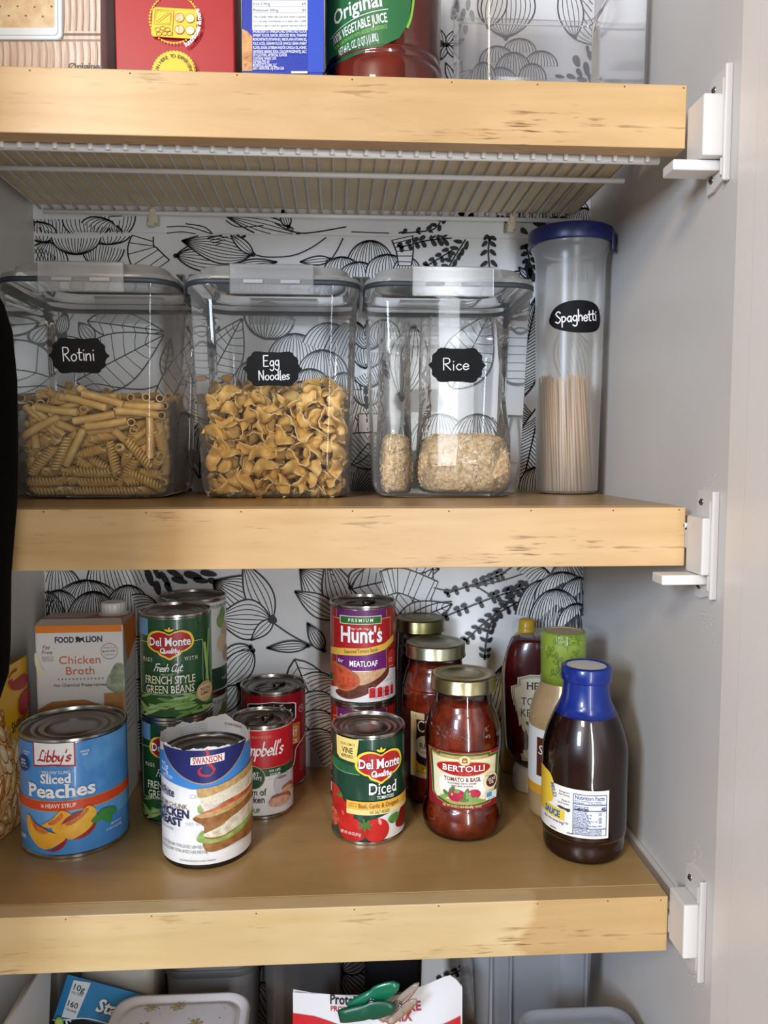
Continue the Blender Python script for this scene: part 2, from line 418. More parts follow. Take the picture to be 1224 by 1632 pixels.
def jamb(name, s, x, label):
    a = (x, x+.05) if s > 0 else (x-.05, x)
    o = struct(box(name, a[0]-(.0020 if s > 0 else 0), a[1]+(.0020 if s < 0 else 0), .40, .6035, 0, 2.25, TRIMP, None, .002), label)
    box('stop_strip', a[0]-(.0042 if s > 0 else 0), a[1]+(.0042 if s < 0 else 0), .3985, .5725, .001, 2.249, TRIMP, o, .0015)
jamb('trim_1', 1, XR, 'painted door jamb in front of the right wall'); jamb('trim_2', -1, XL, 'painted door jamb in front of the left wall')
wall('wall_front_right', XR+.0505, 1.5, .405, .45, 0, 2.5, label='room wall to the right of the pantry doorway')
wall('wall_front_left', -1.5, XL-.0505, .405, .45, 0, 2.5, label='room wall to the left of the pantry doorway')
# dried paint blobs on the right wall round the brackets
blob = []
for cz, n in ((S2-.095, 26), (S2+.022, 8), (S3+.045, 14), (S3-.07, 14)):
    for _ in range(n):
        y0, z0 = RNG.gauss(.634, .008), cz+RNG.gauss(0, .006); r = RNG.uniform(.0008, .0026); e = RNG.uniform(.4, .9)
        P = [(XR-.00025, y0+r*math.cos(k*PI/4), z0+r*e*math.sin(k*PI/4)) for k in range(8)]
        blob.append(([*P, (XR-.0010, y0, z0)], [(k, (k+1) % 8, 8) for k in range(8)]))
V, Fc = merge(blob); o = obj('dried_paint', V, Fc, M('#d3d0cb', .3), bpy.data.objects['wall_right'], True); o['kind'] = 'stuff'

# ------------------------------------------------------------------ patterned paper on the back wall
PAPER = mottled('wallpaper_sheet', ((.3, '#e9e9ea'), (.7, '#f1f1f1')), 8, .3)
z_seam = at(500, 375, YB).z
paper = [box('paper_strip', XL+.001, XR-.0005, YB, YB+.0008, 0.25, z_seam-.0003, PAPER, w_back), box('paper_strip', XL+.001, XR-.0005, YB-.0003, YB+.0005, z_seam, 2.2, PAPER, w_back)]
INK, FILL = ([], []), ([], [])
_lay = [0]
def wq(px, py):
    p = at(px, py, YB); return (p.x, p.z)
CLIP = [0, 0, 1224, 1632]
def ok(x, y): return CLIP[0] <= x <= CLIP[2] and CLIP[1] <= y <= CLIP[3]
def up(): _lay[0] += 1
def depth(k=0.): return YB-.0005-_lay[0]*7e-6-k
def put(buf, quads, k):
    V, Fc = buf; d = depth(k)
    for q in quads:
        if not all(ok(*p) for p in q): continue
        b = len(V); ws = [wq(*p) for p in q]
        if not all(XL+.001 < a < XR-.0006 for a, _ in ws): continue
        V += [(a, d, z) for a, z in ws]; Fc.append(tuple(range(b, b+len(q))))
def stroke(P, w=2.0, tap=False):
    n = len(P); L = []
    for i in range(n):
        a = P[max(0, i-1)]; b = P[min(n-1, i+1)]; dx, dy = b[0]-a[0], b[1]-a[1]; l = math.hypot(dx, dy) or 1
        ww = w*(.45+.55*math.sin(PI*min(1, max(0, i/(n-1))))) if tap else w
        L.append(((P[i][0]-dy/l*ww/2, P[i][1]+dx/l*ww/2), (P[i][0]+dy/l*ww/2, P[i][1]-dx/l*ww/2)))
    put(INK, [(L[i][0], L[i][1], L[i+1][1], L[i+1][0]) for i in range(n-1)], 3e-6)
def white(P):
    cx = sum(p[0] for p in P)/len(P); cy = sum(p[1] for p in P)/len(P); n = len(P)
    put(FILL, [((cx, cy), P[i], P[(i+1) % n]) for i in range(n)], 0)
def black(P):
    cx = sum(p[0] for p in P)/len(P); cy = sum(p[1] for p in P)/len(P); n = len(P)
    put(INK, [((cx, cy), P[i], P[(i+1) % n]) for i in range(n)], 3e-6)
def T(cx, cy, rot):
    c, s = math.cos(math.radians(rot)), math.sin(math.radians(rot)); return lambda x, y: (cx+x*c+y*s, cy-(-x*s+y*c))
def dome(cx, cy, w, h, n=13, rot=0, lw=1.5):
    up(); t = T(cx, cy, rot)
    arc = [t(w*math.cos(PI*i/20), h*math.sin(PI*i/20)) for i in range(21)]
    white(arc); up(); stroke(arc, lw*1.6)
    for k in range(1, n):
        q = -1+2*k/n; q += RNG.uniform(-.02, .02)
        stroke([t(q*w*math.sin(a), h*math.cos(a)) for a in [.06+.0001*i+i*(PI/2-.06)/8 for i in range(9)]], lw*.9)
def petal(x0, y0, x1, y1, w, n=8, lw=1.6, skew=0.):
    up(); dx, dy = x1-x0, y1-y0; L = math.hypot(dx, dy); nx, ny = -dy/L, dx/L
    def c(q, s): b = w*q*math.sin(PI*s**.8)+skew*math.sin(PI*s); return (x0+dx*s+nx*b, y0+dy*s+ny*b)
    S = [i/14 for i in range(15)]; white([c(1, s) for s in S]+[c(-1, s) for s in S[::-1]]); up()
    for k in range(n+1):
        q = -1+2*k/n; stroke([c(q, s) for s in S], lw*(1.5 if k in (0, n) else .85))
    black([(x0+4*math.cos(a), y0+4*math.sin(a)) for a in [i*PI/3 for i in range(6)]])
def vleaf(x0, y0, x1, y1, w, n=9, lw=1.6, fwd=.35, hat=1):
    up(); dx, dy = x1-x0, y1-y0; L = math.hypot(dx, dy); nx, ny = -dy/L, dx/L
    def c(q, s): b = w*q*math.sin(PI*max(0, min(1, s))**.75); return (x0+dx*s+nx*b, y0+dy*s+ny*b)
    S = [i/16 for i in range(17)]; out = [c(1, s) for s in S]+[c(-1, s) for s in S[::-1]]; white(out); up()
    stroke([c(1, s) for s in S], lw*1.5); stroke([c(-1, s) for s in S], lw*1.5); stroke([c(0, s) for s in S], lw*1.4)
    for k in range(1, n*hat):
        s = k/(n*hat)*.9
        for q in (1, -1): stroke([c(0, s), c(q*.5, s+fwd*.12), c(q, s+fwd*.25)], lw*.85)
def band(P, w0, w1, n=8, lw=1.6):
    up(); Q = smooth_line(P, 6); m = len(Q); A, B = [], []
    for i in range(m):
        a, b = Q[max(0, i-1)], Q[min(m-1, i+1)]; dx, dy = b[0]-a[0], b[1]-a[1]; l = math.hypot(dx, dy); w = w0+(w1-w0)*i/(m-1)
        A.append((Q[i][0]-dy/l*w/2, Q[i][1]+dx/l*w/2)); B.append((Q[i][0]+dy/l*w/2, Q[i][1]-dx/l*w/2))
    white(A+B[::-1]); up(); stroke(A, lw*1.4); stroke(B, lw*1.4)
    for k in range(n+1):
        i = round(k*(m-1)/n); stroke([A[i], B[i]], lw*.9)
def dab(x, y, a, b, rot):
    t = T(x, y, rot); black([t(a*math.cos(2*PI*i/10)*(1+.25*math.cos(2*PI*i/10)), b*math.sin(2*PI*i/10)) for i in range(10)])
def fern(P, n=9, l=13, wd=3.2, lw=2.2):
    up(); Q = smooth_line(P, 8); stroke(Q, lw); m = len(Q)
    for k in range(n):
        i = min(m-2, int((k+.6)*(m-1)/n)); a, b = Q[i], Q[i+1]; th = math.degrees(math.atan2(-(b[1]-a[1]), b[0]-a[0])); k2 = 1-.35*k/n
        for s in (1, -1):
            r = th+s*48; ll = l*k2; cx, cy = Q[i][0]+math.cos(math.radians(r))*ll*.62, Q[i][1]-math.sin(math.radians(r))*ll*.62
            dab(cx, cy, ll*.5, wd, r)
    dab(Q[-1][0], Q[-1][1], l*.35, wd*.8, th)
def line(P, w=1.8): up(); stroke(smooth_line(P, 8), w)
def dabs(spec):
    up()
    for s in spec: dab(*s)
def burst(cx, cy, r0, r1, a0, a1, n, lw=1.5):
    up()
    for k in range(n):
        a = math.radians(a0+(a1-a0)*k/(n-1)); r = r1*RNG.uniform(.8, 1)
        stroke([(cx+r0*math.cos(a), cy-r0*math.sin(a)), (cx+(r0+r)/2*math.cos(a+.05), cy-(r0+r)/2*math.sin(a+.05)), (cx+r*math.cos(a), cy-r*math.sin(a))], lw)
def stackdomes(spec):
    for s in spec: dome(*s)
# generic cover behind everything: clusters that only show through gaps
for (x, y) in ((120, 250), (330, 240), (560, 260), (760, 250), (900, 260)):
    stackdomes(((x-30, y+10, 45, 50, 14), (x+40, y+15, 45, 45, 14), (x, y+40, 55, 55, 16)))
# above the top shelf
CLIP[:] = [700, -200, 960, 200]
dabs([(728, 8, 11, 4, 80), (738, 22, 11, 4, 100), (746, 6, 10, 4, 95), (732, 36, 9, 4, 85), (752, 24, 10, 4, 80), (742, 46, 8, 4, 95), (722, 22, 9, 4, 80)])
petal(806, 62, 808, -60, 46, 12, 1.6); petal(778, 44, 800, -40, 20, 5); petal(958, 72, 890, -30, 34, 8); petal(916, 60, 900, -40, 20, 5)
for a in (20, 65, 110, 160, 205, 250, 300): petal(712+4*math.cos(a), 72, 712+30*math.cos(math.radians(a)), 72-26*math.sin(math.radians(a)), 5, 2, 1.3)
petal(722, 132, 736, 98, 7, 2, 1.3); petal(722, 132, 752, 112, 7, 2, 1.3); petal(722, 132, 710, 100, 6, 2, 1.3)
stackdomes(((828, 84, 26, 22, 10), (792, 100, 28, 26, 11), (862, 106, 26, 24, 10), (818, 122, 30, 38, 12), (848, 128, 22, 26, 9), (798, 136, 26, 28, 10), (770, 130, 20, 30, 8)))
dabs([(918, 96, 10, 6, 70), (934, 108, 12, 5, 80), (922, 115, 8, 4, 60), (940, 88, 8, 5, 75), (908, 122, 8, 4, 20), (925, 127, 9, 4, 10), (940, 124, 8, 4, 80), (936, 78, 7, 3, 80), (890, 122, 8, 3, 10)])
# strip above the seam (just under the top shelf)
CLIP[:] = [40, 300, 960, 374]
stackdomes(((60, 350, 34, 36, 12, 180), (180, 345, 36, 36, 12, 180), (95, 352, 34, 30, 12, 180), (140, 350, 40, 30, 12, 180), (60, 372, 30, 18, 10), (165, 376, 40, 26, 12, 30)))
band([(185, 345), (186, 376)], 20, 30, 4); band([(588, 345), (588, 378)], 66, 40, 4)
line([(266, 362), (300, 362), (340, 374)], 1.6); line([(266, 372), (290, 370), (312, 373)], 1.4); line([(296, 357), (325, 362), (340, 374)])
petal(475, 374, 360, 345, 16, 5); line([(360, 352), (380, 362), (420, 360)]); line([(438, 356), (480, 372), (552, 362)], 2.2); line([(512, 362), (503, 376)], 2); line([(574, 362), (580, 376)], 2)
petal(460, 362, 450, 335, 8, 4)
fern([(705, 345), (690, 366), (640, 372)], 5, 12); fern([(745, 340), (735, 376)], 4, 14); fern([(805, 345), (790, 375)], 3, 12); line([(560, 370), (620, 372)], 1.6)
stackdomes(((870, 352, 44, 40, 16), (912, 350, 30, 44, 14, -20), (930, 372, 40, 40, 16), (890, 376, 36, 30, 14)))
dabs([(860, 358, 16, 5, 20), (836, 372, 14, 5, 60)])
# middle bay below the seam
CLIP[:] = [40, 374, 960, 800]
stackdomes(((70, 374, 38, 12, 12, 180), (50, 400, 40, 40, 14, 150), (172, 374, 36, 16, 10, 180), (75, 420, 34, 34, 12, 10), (165, 392, 34, 36, 14, 190), (122, 374, 40, 32, 15, 180)))
band([(230, 374), (226, 400), (246, 432)], 30, 60, 6)
petal(280, 408, 400, 372, 12, 5); petal(281, 408, 390, 424, 18, 6); petal(402, 406, 290, 384, 24, 9); petal(404, 406, 366, 372, 8, 3)
line([(402, 405), (425, 410), (465, 408), (495, 396), (520, 379)], 2.0); petal(376, 424, 442, 418, 8, 4)
petal(528, 414, 478, 418, 7, 3); line([(528, 414), (538, 398), (547, 380)], 2); dabs([(525, 420, 10, 4, 40)])
stackdomes(((590, 428, 38, 44, 15), (545, 436, 30, 26, 11), (572, 444, 32, 26, 12), (617, 436, 34, 30, 13), (648, 436, 22, 26, 9)))
band([(641, 380), (645, 400), (645, 424)], 34, 20, 6)
fern([(720, 380), (680, 384), (640, 394)], 7, 15, 3.6); fern([(742, 382), (724, 410), (712, 432)], 6, 15, 3.4); fern([(722, 398), (700, 412), (680, 424)], 4, 12, 3.4); fern([(780, 432), (778, 400), (780, 380)], 4, 15, 3.4)
fern([(848, 450), (844, 420), (838, 392)], 5, 14, 3.6); petal(842, 442, 818, 434, 6, 2); petal(842, 444, 826, 426, 5, 2); dabs([(842, 428, 14, 6, 85), (846, 436, 12, 5, 70)])
# seen through the Rotini box
burst(96, 540, 8, 46, 60, 260, 26, 1.4); dabs([(97, 536, 12, 6, 60), (102, 528, 14, 5, 75)]); petal(96, 536, 106, 496, 10, 6); line([(100, 535), (126, 540), (150, 556)])
petal(150, 545, 126, 514, 12, 4); vleaf(140, 512, 262, 528, 22, 6, 1.5)
vleaf(120, 608, 262, 534, 44, 8, 1.5); vleaf(262, 600, 272, 540, 10, 5)
line([(56, 614), (85, 612), (118, 622), (150, 612), (190, 618), (232, 620), (262, 610)], 2.0); vleaf(52, 560, 40, 515, 16, 5)
stackdomes(((60, 690, 40, 60, 14), (110, 700, 40, 70, 14), (160, 700, 40, 60, 14)))
# leaves behind the gap between Rotini and Egg Noodles
vleaf(250, 690, 330, 520, 30, 10); vleaf(300, 700, 350, 520, 26, 10, 1.5); vleaf(330, 612, 386, 508, 34, 9, 1.5); line([(395, 505), (340, 550), (300, 600)], 1.6)
vleaf(268, 640, 296, 780, 26, 12, 1.5, -.5, 2); vleaf(325, 635, 318, 762, 34, 13, 1.5, -.5, 2)
dabs([(297, 768, 7, 3, 60), (303, 781, 6, 4, 60)])
# domes behind Egg Noodles
petal(394, 512, 470, 510, 30, 8); dome(430, 505, 40, 36, 12, 190); line([(388, 505), (410, 535), (450, 540), (470, 512)], 1.8)
stackdomes(((470, 578, 44, 46, 15), (520, 560, 40, 46, 13, 20), (548, 570, 34, 60, 12, 20), (514, 606, 42, 48, 15), (400, 610, 26, 34, 10), (548, 630, 28, 36, 11), (494, 628, 36, 40, 14), (480, 640, 26, 32, 11), (512, 650, 30, 34, 12)))
stackdomes(((420, 690, 50, 50, 15), (500, 720, 50, 60, 15), (560, 690, 40, 70, 14, 15), (350, 720, 50, 60, 14), (440, 770, 60, 60, 16)))
# column between Egg Noodles and Rice
stackdomes([(586, 532+i*30, 24, 26, 11, 180 if i % 2 else 150) for i in range(5)])
band([(588, 660), (588, 690)], 34, 34, 5, 1.4); dabs([(584, 622, 8, 5, 85), (584, 636, 6, 6, 5), (585, 647, 6, 6, 5), (587, 662, 5, 4, 5), (587, 670, 5, 4, 5), (588, 684, 4, 3, 5)])
vleaf(560, 740, 600, 690, 36, 10, 1.5); burst(560, 800, 10, 60, 10, 90, 16); line([(552, 745), (575, 735), (600, 712)], 2.2)
# behind Rice
dome(612, 540, 26, 30, 10); dabs([(622, 565, 10, 4, 70), (612, 580, 10, 4, 70), (606, 600, 9, 4, 75), (616, 595, 9, 4, 60), (606, 616, 8, 3, 75), (626, 578, 9, 4, 60), (604, 632, 8, 3, 80)])
petal(660, 520, 640, 640, 30, 7); petal(770, 470, 700, 460, 26, 10); vleaf(720, 620, 780, 500, 40, 9); stackdomes(((700, 720, 50, 60, 14), (760, 730, 50, 70, 14)))
burst(858, 560, 12, 60, 120, 240, 15); burst(866, 680, 10, 70, 130, 230, 18); vleaf(828, 790, 862, 640, 30, 12, 1.7, -.6, 2); vleaf(820, 640, 856, 470, 30, 14, 1.8, .6, 2)
stackdomes(((835, 792, 34, 26, 16), (856, 780, 30, 36, 14)))
petal(900, 520, 930, 640, 30, 9); stackdomes(((905, 740, 40, 60, 14), (925, 450, 30, 50, 12)))
# lower bay
CLIP[:] = [60, 895, 960, 1240]
stackdomes(((90, 960, 46, 60, 14), (200, 940, 60, 70, 18, -20), (140, 990, 64, 66, 20), (95, 1000, 40, 60, 14), (205, 990, 40, 58, 14), (150, 1000, 44, 58, 18), (70, 1010, 40, 70, 14)))
stackdomes([(222, 980+i*34, 34, 34, 13, 90 if i % 2 else 70) for i in range(7)]); stackdomes([(150, 1050+i*40, 60, 40, 14) for i in range(4)])
dabs([(238, 917, 15, 6, 70), (251, 934, 12, 6, 75), (262, 920, 15, 5, 55), (277, 912, 16, 5, 30), (284, 924, 14, 5, 15), (305, 916, 16, 6, 15), (330, 913, 14, 5, 10), (318, 924, 13, 5, 10), (268, 934, 10, 5, 60), (340, 926, 12, 5, 20), (250, 912, 10, 4, 60)])
petal(433, 988, 340, 925, 46, 11, 1.9); petal(433, 988, 388, 895, 22, 5, 1.8); petal(433, 988, 345, 985, 32, 8, 1.8); petal(436, 986, 400, 1020, 10, 3); line([(433, 990), (470, 1015), (520, 1038)], 2.2)
dabs([(433, 986, 8, 7, 30)])
petal(492, 1028, 425, 1032, 9, 4, 1.8); petal(516, 1036, 490, 992, 11, 5, 1.8)
petal(560, 980, 478, 905, 40, 9, 1.9); petal(556, 985, 520, 890, 26, 7, 1.9); petal(540, 984, 470, 942, 18, 5, 1.8)
petal(400, 1030, 345, 1060, 16, 5); petal(404, 1036, 350, 1098, 22, 6); petal(380, 1090, 350, 1140, 16, 5)
vleaf(470, 1050, 528, 1190, 36, 10, 1.6, .4); stackdomes([(505, 1110+i*30, 40, 40, 12, 60) for i in range(4)])
petal(558, 936, 590, 904, 16, 5); vleaf(560, 938, 700, 906, 34, 10, 1.7); vleaf(636, 992, 690, 905, 26, 9, 1.6); band([(610, 930), (640, 925), (690, 945)], 40, 40, 9); vleaf(630, 1000, 720, 962, 26, 10, 1.6); line([(630, 1000), (650, 980), (690, 962), (720, 958)], 2.2)
line([(820, 900), (780, 925), (720, 940), (690, 936)], 1.8); line([(850, 908), (800, 925), (752, 935)], 1.6)
fern([(806, 912), (770, 926), (712, 945)], 8, 13, 3.0); fern([(840, 936), (790, 950), (708, 982)], 10, 15, 3.4); fern([(826, 958), (780, 985), (742, 1020)], 8, 14, 3.2); fern([(788, 976), (776, 1010), (772, 1048)], 6, 13, 3.0)
line([(840, 958), (800, 957), (760, 935)], 2.2); fern([(840, 925), (815, 952), (790, 975)], 5, 11, 3)
stackdomes(((850, 930, 34, 30, 12, 40), (912, 930, 34, 40, 14, -20), (856, 985, 36, 62, 15, 10), (895, 955, 44, 44, 16), (925, 975, 40, 56, 15), (885, 1000, 44, 62, 18, 0), (918, 1005, 32, 44, 13)))
fern([(700, 1060), (690, 1120), (700, 1180)], 6, 14); petal(760, 1180, 800, 1060, 24, 7); stackdomes(((900, 1100, 40, 60, 13), (850, 1130, 40, 60, 13)))
# bottom bay
CLIP[:] = [230, 1480, 760, 1720]
petal(405, 1562, 440, 1640, 34, 9, 1.9); dome(420, 1562, 20, 26, 6, 0); petal(262, 1580, 310, 1530, 16, 6); dabs([(310, 1545, 14, 5, 20), (345, 1547, 14, 5, 5), (375, 1546, 14, 5, -20), (400, 1550, 12, 5, -30)])
petal(545, 1548, 600, 1600, 22, 7, 1.9); petal(545, 1546, 590, 1520, 16, 5); petal(450, 1540, 480, 1570, 14, 5)
fern([(760, 1530), (730, 1545), (700, 1560)], 5, 12, 3); vleaf(725, 1560, 740, 1650, 18, 7); petal(640, 1540, 660, 1600, 16, 5)
V, Fc = FILL; o = obj('paper_white_ground', V, Fc, PAPER, w_back); o['kind'] = 'stuff'
V, Fc = INK; o = obj('printed_line_pattern', V, Fc, M('#17191f', .4), w_back); o['kind'] = 'stuff'

# ------------------------------------------------------------------ wooden shelves
PINE = wood('pine_front', '#d7b583', '#c39a63', '#6a3f18', .40, .9)
PINE3 = wood('pine_front_stained', '#dac193', '#cbac78', '#7a5026', .40, .8, (.228, (.80, .70, .56)))
PTOP = wood('pine_top', '#b8945f', '#a5824f', '#6b4a22', .32, .25)
PUND = wood('plywood_underside', '#e8d6b4', '#dcc6a0', '#c2a67c', .6, .15)
def shelf(zt, xr, label, fm, tilt=0.):
    e = empty('wooden_shelf', ((xr-.358)/2, YF, zt-.0513), 0, label, 'shelf', 'wooden pantry shelves')
    ex, ez = e.location.x, e.location.z
    def bx(n, x0, x1, y0, y1, z0, z1, m, bv): return box(n, x0-ex, x1-ex, y0-YF, y1-YF, z0-ez, z1-ez, m, e, bv)
    bx('front_board', -.358, xr, YF, YF+.0185, zt-.0513, zt-.0004, fm, .0007)
    bx('top_board', -.358, xr, YF+.0190, .955, zt-.0125, zt, PTOP, .0004)
    for i, x in enumerate((-.30, -.235, -.16, -.075, .01, .09, .17, .235, xr-.006)):
        V, Fc = lathe(((.0, 0), (.0007, .0), (.0007, -.001), (0, -.001)), 8)
        o = obj('nail_hole', V, Fc, M('#6a4522', .7), e, False, (x-ex+RNG.uniform(-.008, .004), -.0002, .0513-.0024-RNG.uniform(0, .0015)), (PI/2, 0, 0))
    return e
sh1 = shelf(S1, .2882, 'top pine shelf holding the boxes and juice bottle', PINE)
sh2 = shelf(S2, .2976, 'middle pine shelf holding the clear pasta containers', PINE)
sh3 = shelf(S3, .2918, 'lower pine shelf holding the cans and jars', PINE3)
sh4 = shelf(S4, .2918, 'lowest pine shelf under the plastic tubs, hidden below', PINE)
# underside ply lining seen through the wires of the top shelf
box('bottom_lining', -.355-sh1.location.x, .285-sh1.location.x, .0195, .300, .0513-.0140, .0513-.0126, PUND, sh1)

# ------------------------------------------------------------------ wire shelves under the wood
def wire_shelf(zt, label, xs, full=True):
    zd = zt-.0175
    e = empty('wire_shelf', (-.04, .70, zd), 0, label, 'wire shelf')
    def P(x, y, z): return (x+.04, y-.70, z-zd)
    tube('front_rail', [P(-.36, .681, zt-.0500), P(.2785, .681, zt-.0500)], .0036, WHITE_W, e, 12)
    tube('middle_rod', [P(-.36, .812, zd-.0045), P(.296, .812, zd-.0045)], .0026, WHITE_W, e, 10)
    tube('back_rod', [P(-.345, .951, zd-.004), P(.296, .951, zd-.004)], .0026, WHITE_W, e, 10)
    me = None
    for x in xs:
        if me is None:
            V, Fc = tube_vf([(0, .953-.70, 0), (0, .68-.70, 0), (0, .6775-.70, -.0015), (0, .6768-.70, -.004), (0, .6768-.70, zt-.0528-zd)], .00135, 7)
            V2, F2 = tube_vf([(0, .6768-.70, zt-.0445-zd), (0, .6766-.70, zt-.0528-zd)], .0021, 8); V, Fc = merge([(V, Fc), (V2, F2)])
            o = obj('deck_wire', V, Fc, WHITE_W, e, True); me = o.data; o.location.x = x+.04
        else: o = link('deck_wire', me, e, (x+.04, 0, 0))
    return e
ws = wire_shelf(S1, 'white vinyl coated wire shelf under the top wooden shelf', [-.349+.01432*i for i in range(44)])
wire_shelf(S2, 'white wire shelf boxed inside the middle wooden shelf', [.2795]); wire_shelf(S3, 'white wire shelf end showing beside the lower wooden shelf', [.2795])
# side rails at the right wall of the lower shelves
for zt, nm in ((S3, 'white side rail along the right wall beside the bottled sauces'), (S2, 'white side rail along the right wall beside the middle shelf')):
    e = empty('side_rail', (.302, .80, zt-.02), 0, nm, 'rail')
    box('channel', -.0085, .0088, -.148, .16, -.016, .0, WHITE_P, e, .001); box('upper_lip', .003, .0088, -.148, .16, 0, .012, WHITE_P, e, .001)
    tube('rod', [(-.004, -.15, .004), (-.004, .158, .004)], .0022, WHITE_W, e)
# back wall clips on the top wire shelf
CREAM = M('#d8d0b4', .4, name='cream_plastic')
for px in (245, 815):
    p = at(px, 356, .9535); bmz = S1-.0215
    nm = 'cream plastic clip on the back rod above the '+('Rotini container' if px < 500 else 'tall spaghetti canister')
    e = empty('shelf_clip', (p.x, .9535, bmz-.008), 0, nm, 'clip', None)
    box('clip_body', -.0055, .0055, -.006, .0108, -.004, .0065, CREAM, e, .0015); box('clip_hook', -.0035, .0035, -.0075, -.001, .003, .0135, CREAM, e, .001)
    box('clip_tab', -.0065, .0015, -.0070, .004, -.0072, -.0035, CREAM, e, .001)
# ------------------------------------------------------------------ end brackets on the right wall
def bracket(zt, dz, xr, label, foot=True):
    e = empty('shelf_bracket', (XR, .633, zt-.06+dz), 0, label, 'bracket')
    def bx(n, x0, x1, y0, y1, z0, z1, bv=.001, mat=WHITE_P): return box(n, x0-XR, x1-XR, y0-.633, y1-.633, z0-e.location.z, z1-e.location.z, mat, e, bv)
    zc = zt-.0435+dz
    # wall plate with cut corners
    P = [(.6180, zc-.040), (.6180, zc+.046), (.650, zc+.046), (.652, zc+.030), (.652, zc-.034), (.650, zc-.046), (.640, zc-.046)]
    V = [(-.0032, a-.633, b-e.location.z) for a, b in P]+[(0.-.0001, a-.633, b-e.location.z) for a, b in P]; n = len(P)
    Fc = [tuple(range(n)), tuple(range(n, 2*n))[::-1]]+[(i, i+n, (i+1) % n+n, (i+1) % n) for i in range(n)]
    obj('wall_plate', V, Fc, WHITE_P, e)
    bx('plate_rib', XR-.0062, XR-.0001, .617, .6205, zc-.044, zc+.046, .0012); bx('plate_rib', XR-.0052, XR-.0001, .6235, .6262, zc-.038, zc+.038, .001)
    bx('face_plate', xr+.0012, XR-.0031, .6205, .6505, zc-.024, zc+.024, .0014)
    if foot: bx('foot', .269, XR-.0031, .628, .6492, zc-.033, zc-.0245+min(0, zt-.0515-(zc-.0245)), .0012)
    for s in (.036, -.036):
        sc = empty('screw_mount', (0, 0, 0)); bpy.data.objects.remove(sc)
        V, Fc = lathe(((0, .0016), (.0016, .0015), (.0029, .0006), (.0031, 0)), 16)
        o = obj('screw', V, Fc, CHROME, e, True, (-.0031, .643-.633, zc+s-e.location.z), (0, -PI/2, 0))
        V, Fc = merge([([(-.0018, -.0004, .0018), (.0018, -.0004, .0018), (.0018, .0004, .0018), (-.0018, .0004, .0018)], [(0, 1, 2, 3)]), ([(-.0004, -.0018, .0018), (.0004, -.0018, .0018), (.0004, .0018, .0018), (-.0004, .0018, .0018)], [(0, 1, 2, 3)])])
        obj('cross_slot', V, Fc, M('#1c1c1c', .6), o)
    return e
bracket(S1, .000, .2882, 'white shelf bracket screwed to the right wall beside the top shelf')
b2 = bracket(S2, .012, .2976, 'white shelf bracket screwed to the right wall beside the middle shelf')
bracket(S3, .028, .2918, 'white shelf bracket with paint blobs beside the lower shelf', False)

# ================================================================== canned food
def can(name, x, y, z, R, H, label, cat='can', lab='#2f6fb5', rot=0., lid='plain', group=None, v0=.0042, v1=None, labmat=None):
    """tin can: body with rims, stepped lid, paper label; returns (root, label object, Art)"""
    e = empty(name, (x, y, z), face_cam(x, y)+rot, label, cat, group)
    v1 = v1 or H-.0052
    lobj('body', ((0, .0028), (R-.006, .0028), (R-.0035, .0012), (R-.0022, .0028), (R-.0016, .0002), (R-.0004, 0), (R+.0009, .0006), (R+.0009, .0030), (R-.0006, .0042), (R-.0006, H-.0042), (R+.0009, H-.0030), (R+.0009, H-.0006), (R-.0002, H), (R-.0014, H-.0004), (R-.0020, H-.0030)), TIN, e)
    if lid == 'plain':
        pr = [(R-.0020, H-.0046), (R-.0045, H-.0050), (R*.80, H-.0036), (R*.77, H-.0040), (R*.74, H-.0054), (R*.69, H-.0056), (R*.66, H-.0042), (R*.62, H-.0044), (R*.59, H-.0058), (R*.52, H-.0058), (R*.49, H-.0046), (R*.2, H-.0044), (0, H-.0044)]
    else:
        pr = [(R-.0020, H-.0046), (R-.0045, H-.0058), (R*.84, H-.0058), (R*.80, H-.0046), (R*.76, H-.0046), (R*.73, H-.0060), (R*.55, H-.0062), (R*.53, H-.0054), (R*.3, H-.0056), (0, H-.0056)]
    ld = lobj('lid', [(R-.0019, H-.0020)]+pr, TIN_D, e, sharp=False)
    if lid == 'pull':
        P = [(.30*R*math.cos(t), -.28*R+.40*R*math.sin(t), H-.0036) for t in [2*PI*k/20 for k in range(21)]]
        V, Fc = tube_vf([Vector(p) for p in P], .0011, 6, False); V2, F2 = tube_vf([(0, .05*R, H-.0042), (0, .42*R, H-.0042)], .0035, 8)
        V, Fc = merge([(V, Fc), (V2, F2)]); ring = obj('pull_tab', V, Fc, M('#6f6c69', .28, 1.0), e, True); ring.rotation_euler = (0, 0, -.9)
    lo = lobj('label', ((R-.0007, v0), (R+.00015, v0), (R+.00015, v1), (R-.0007, v1)), labmat or M(lab, .32, 0, .25), e, 96)
    return e, lo, Art(cyl_wrap(R+.00015))
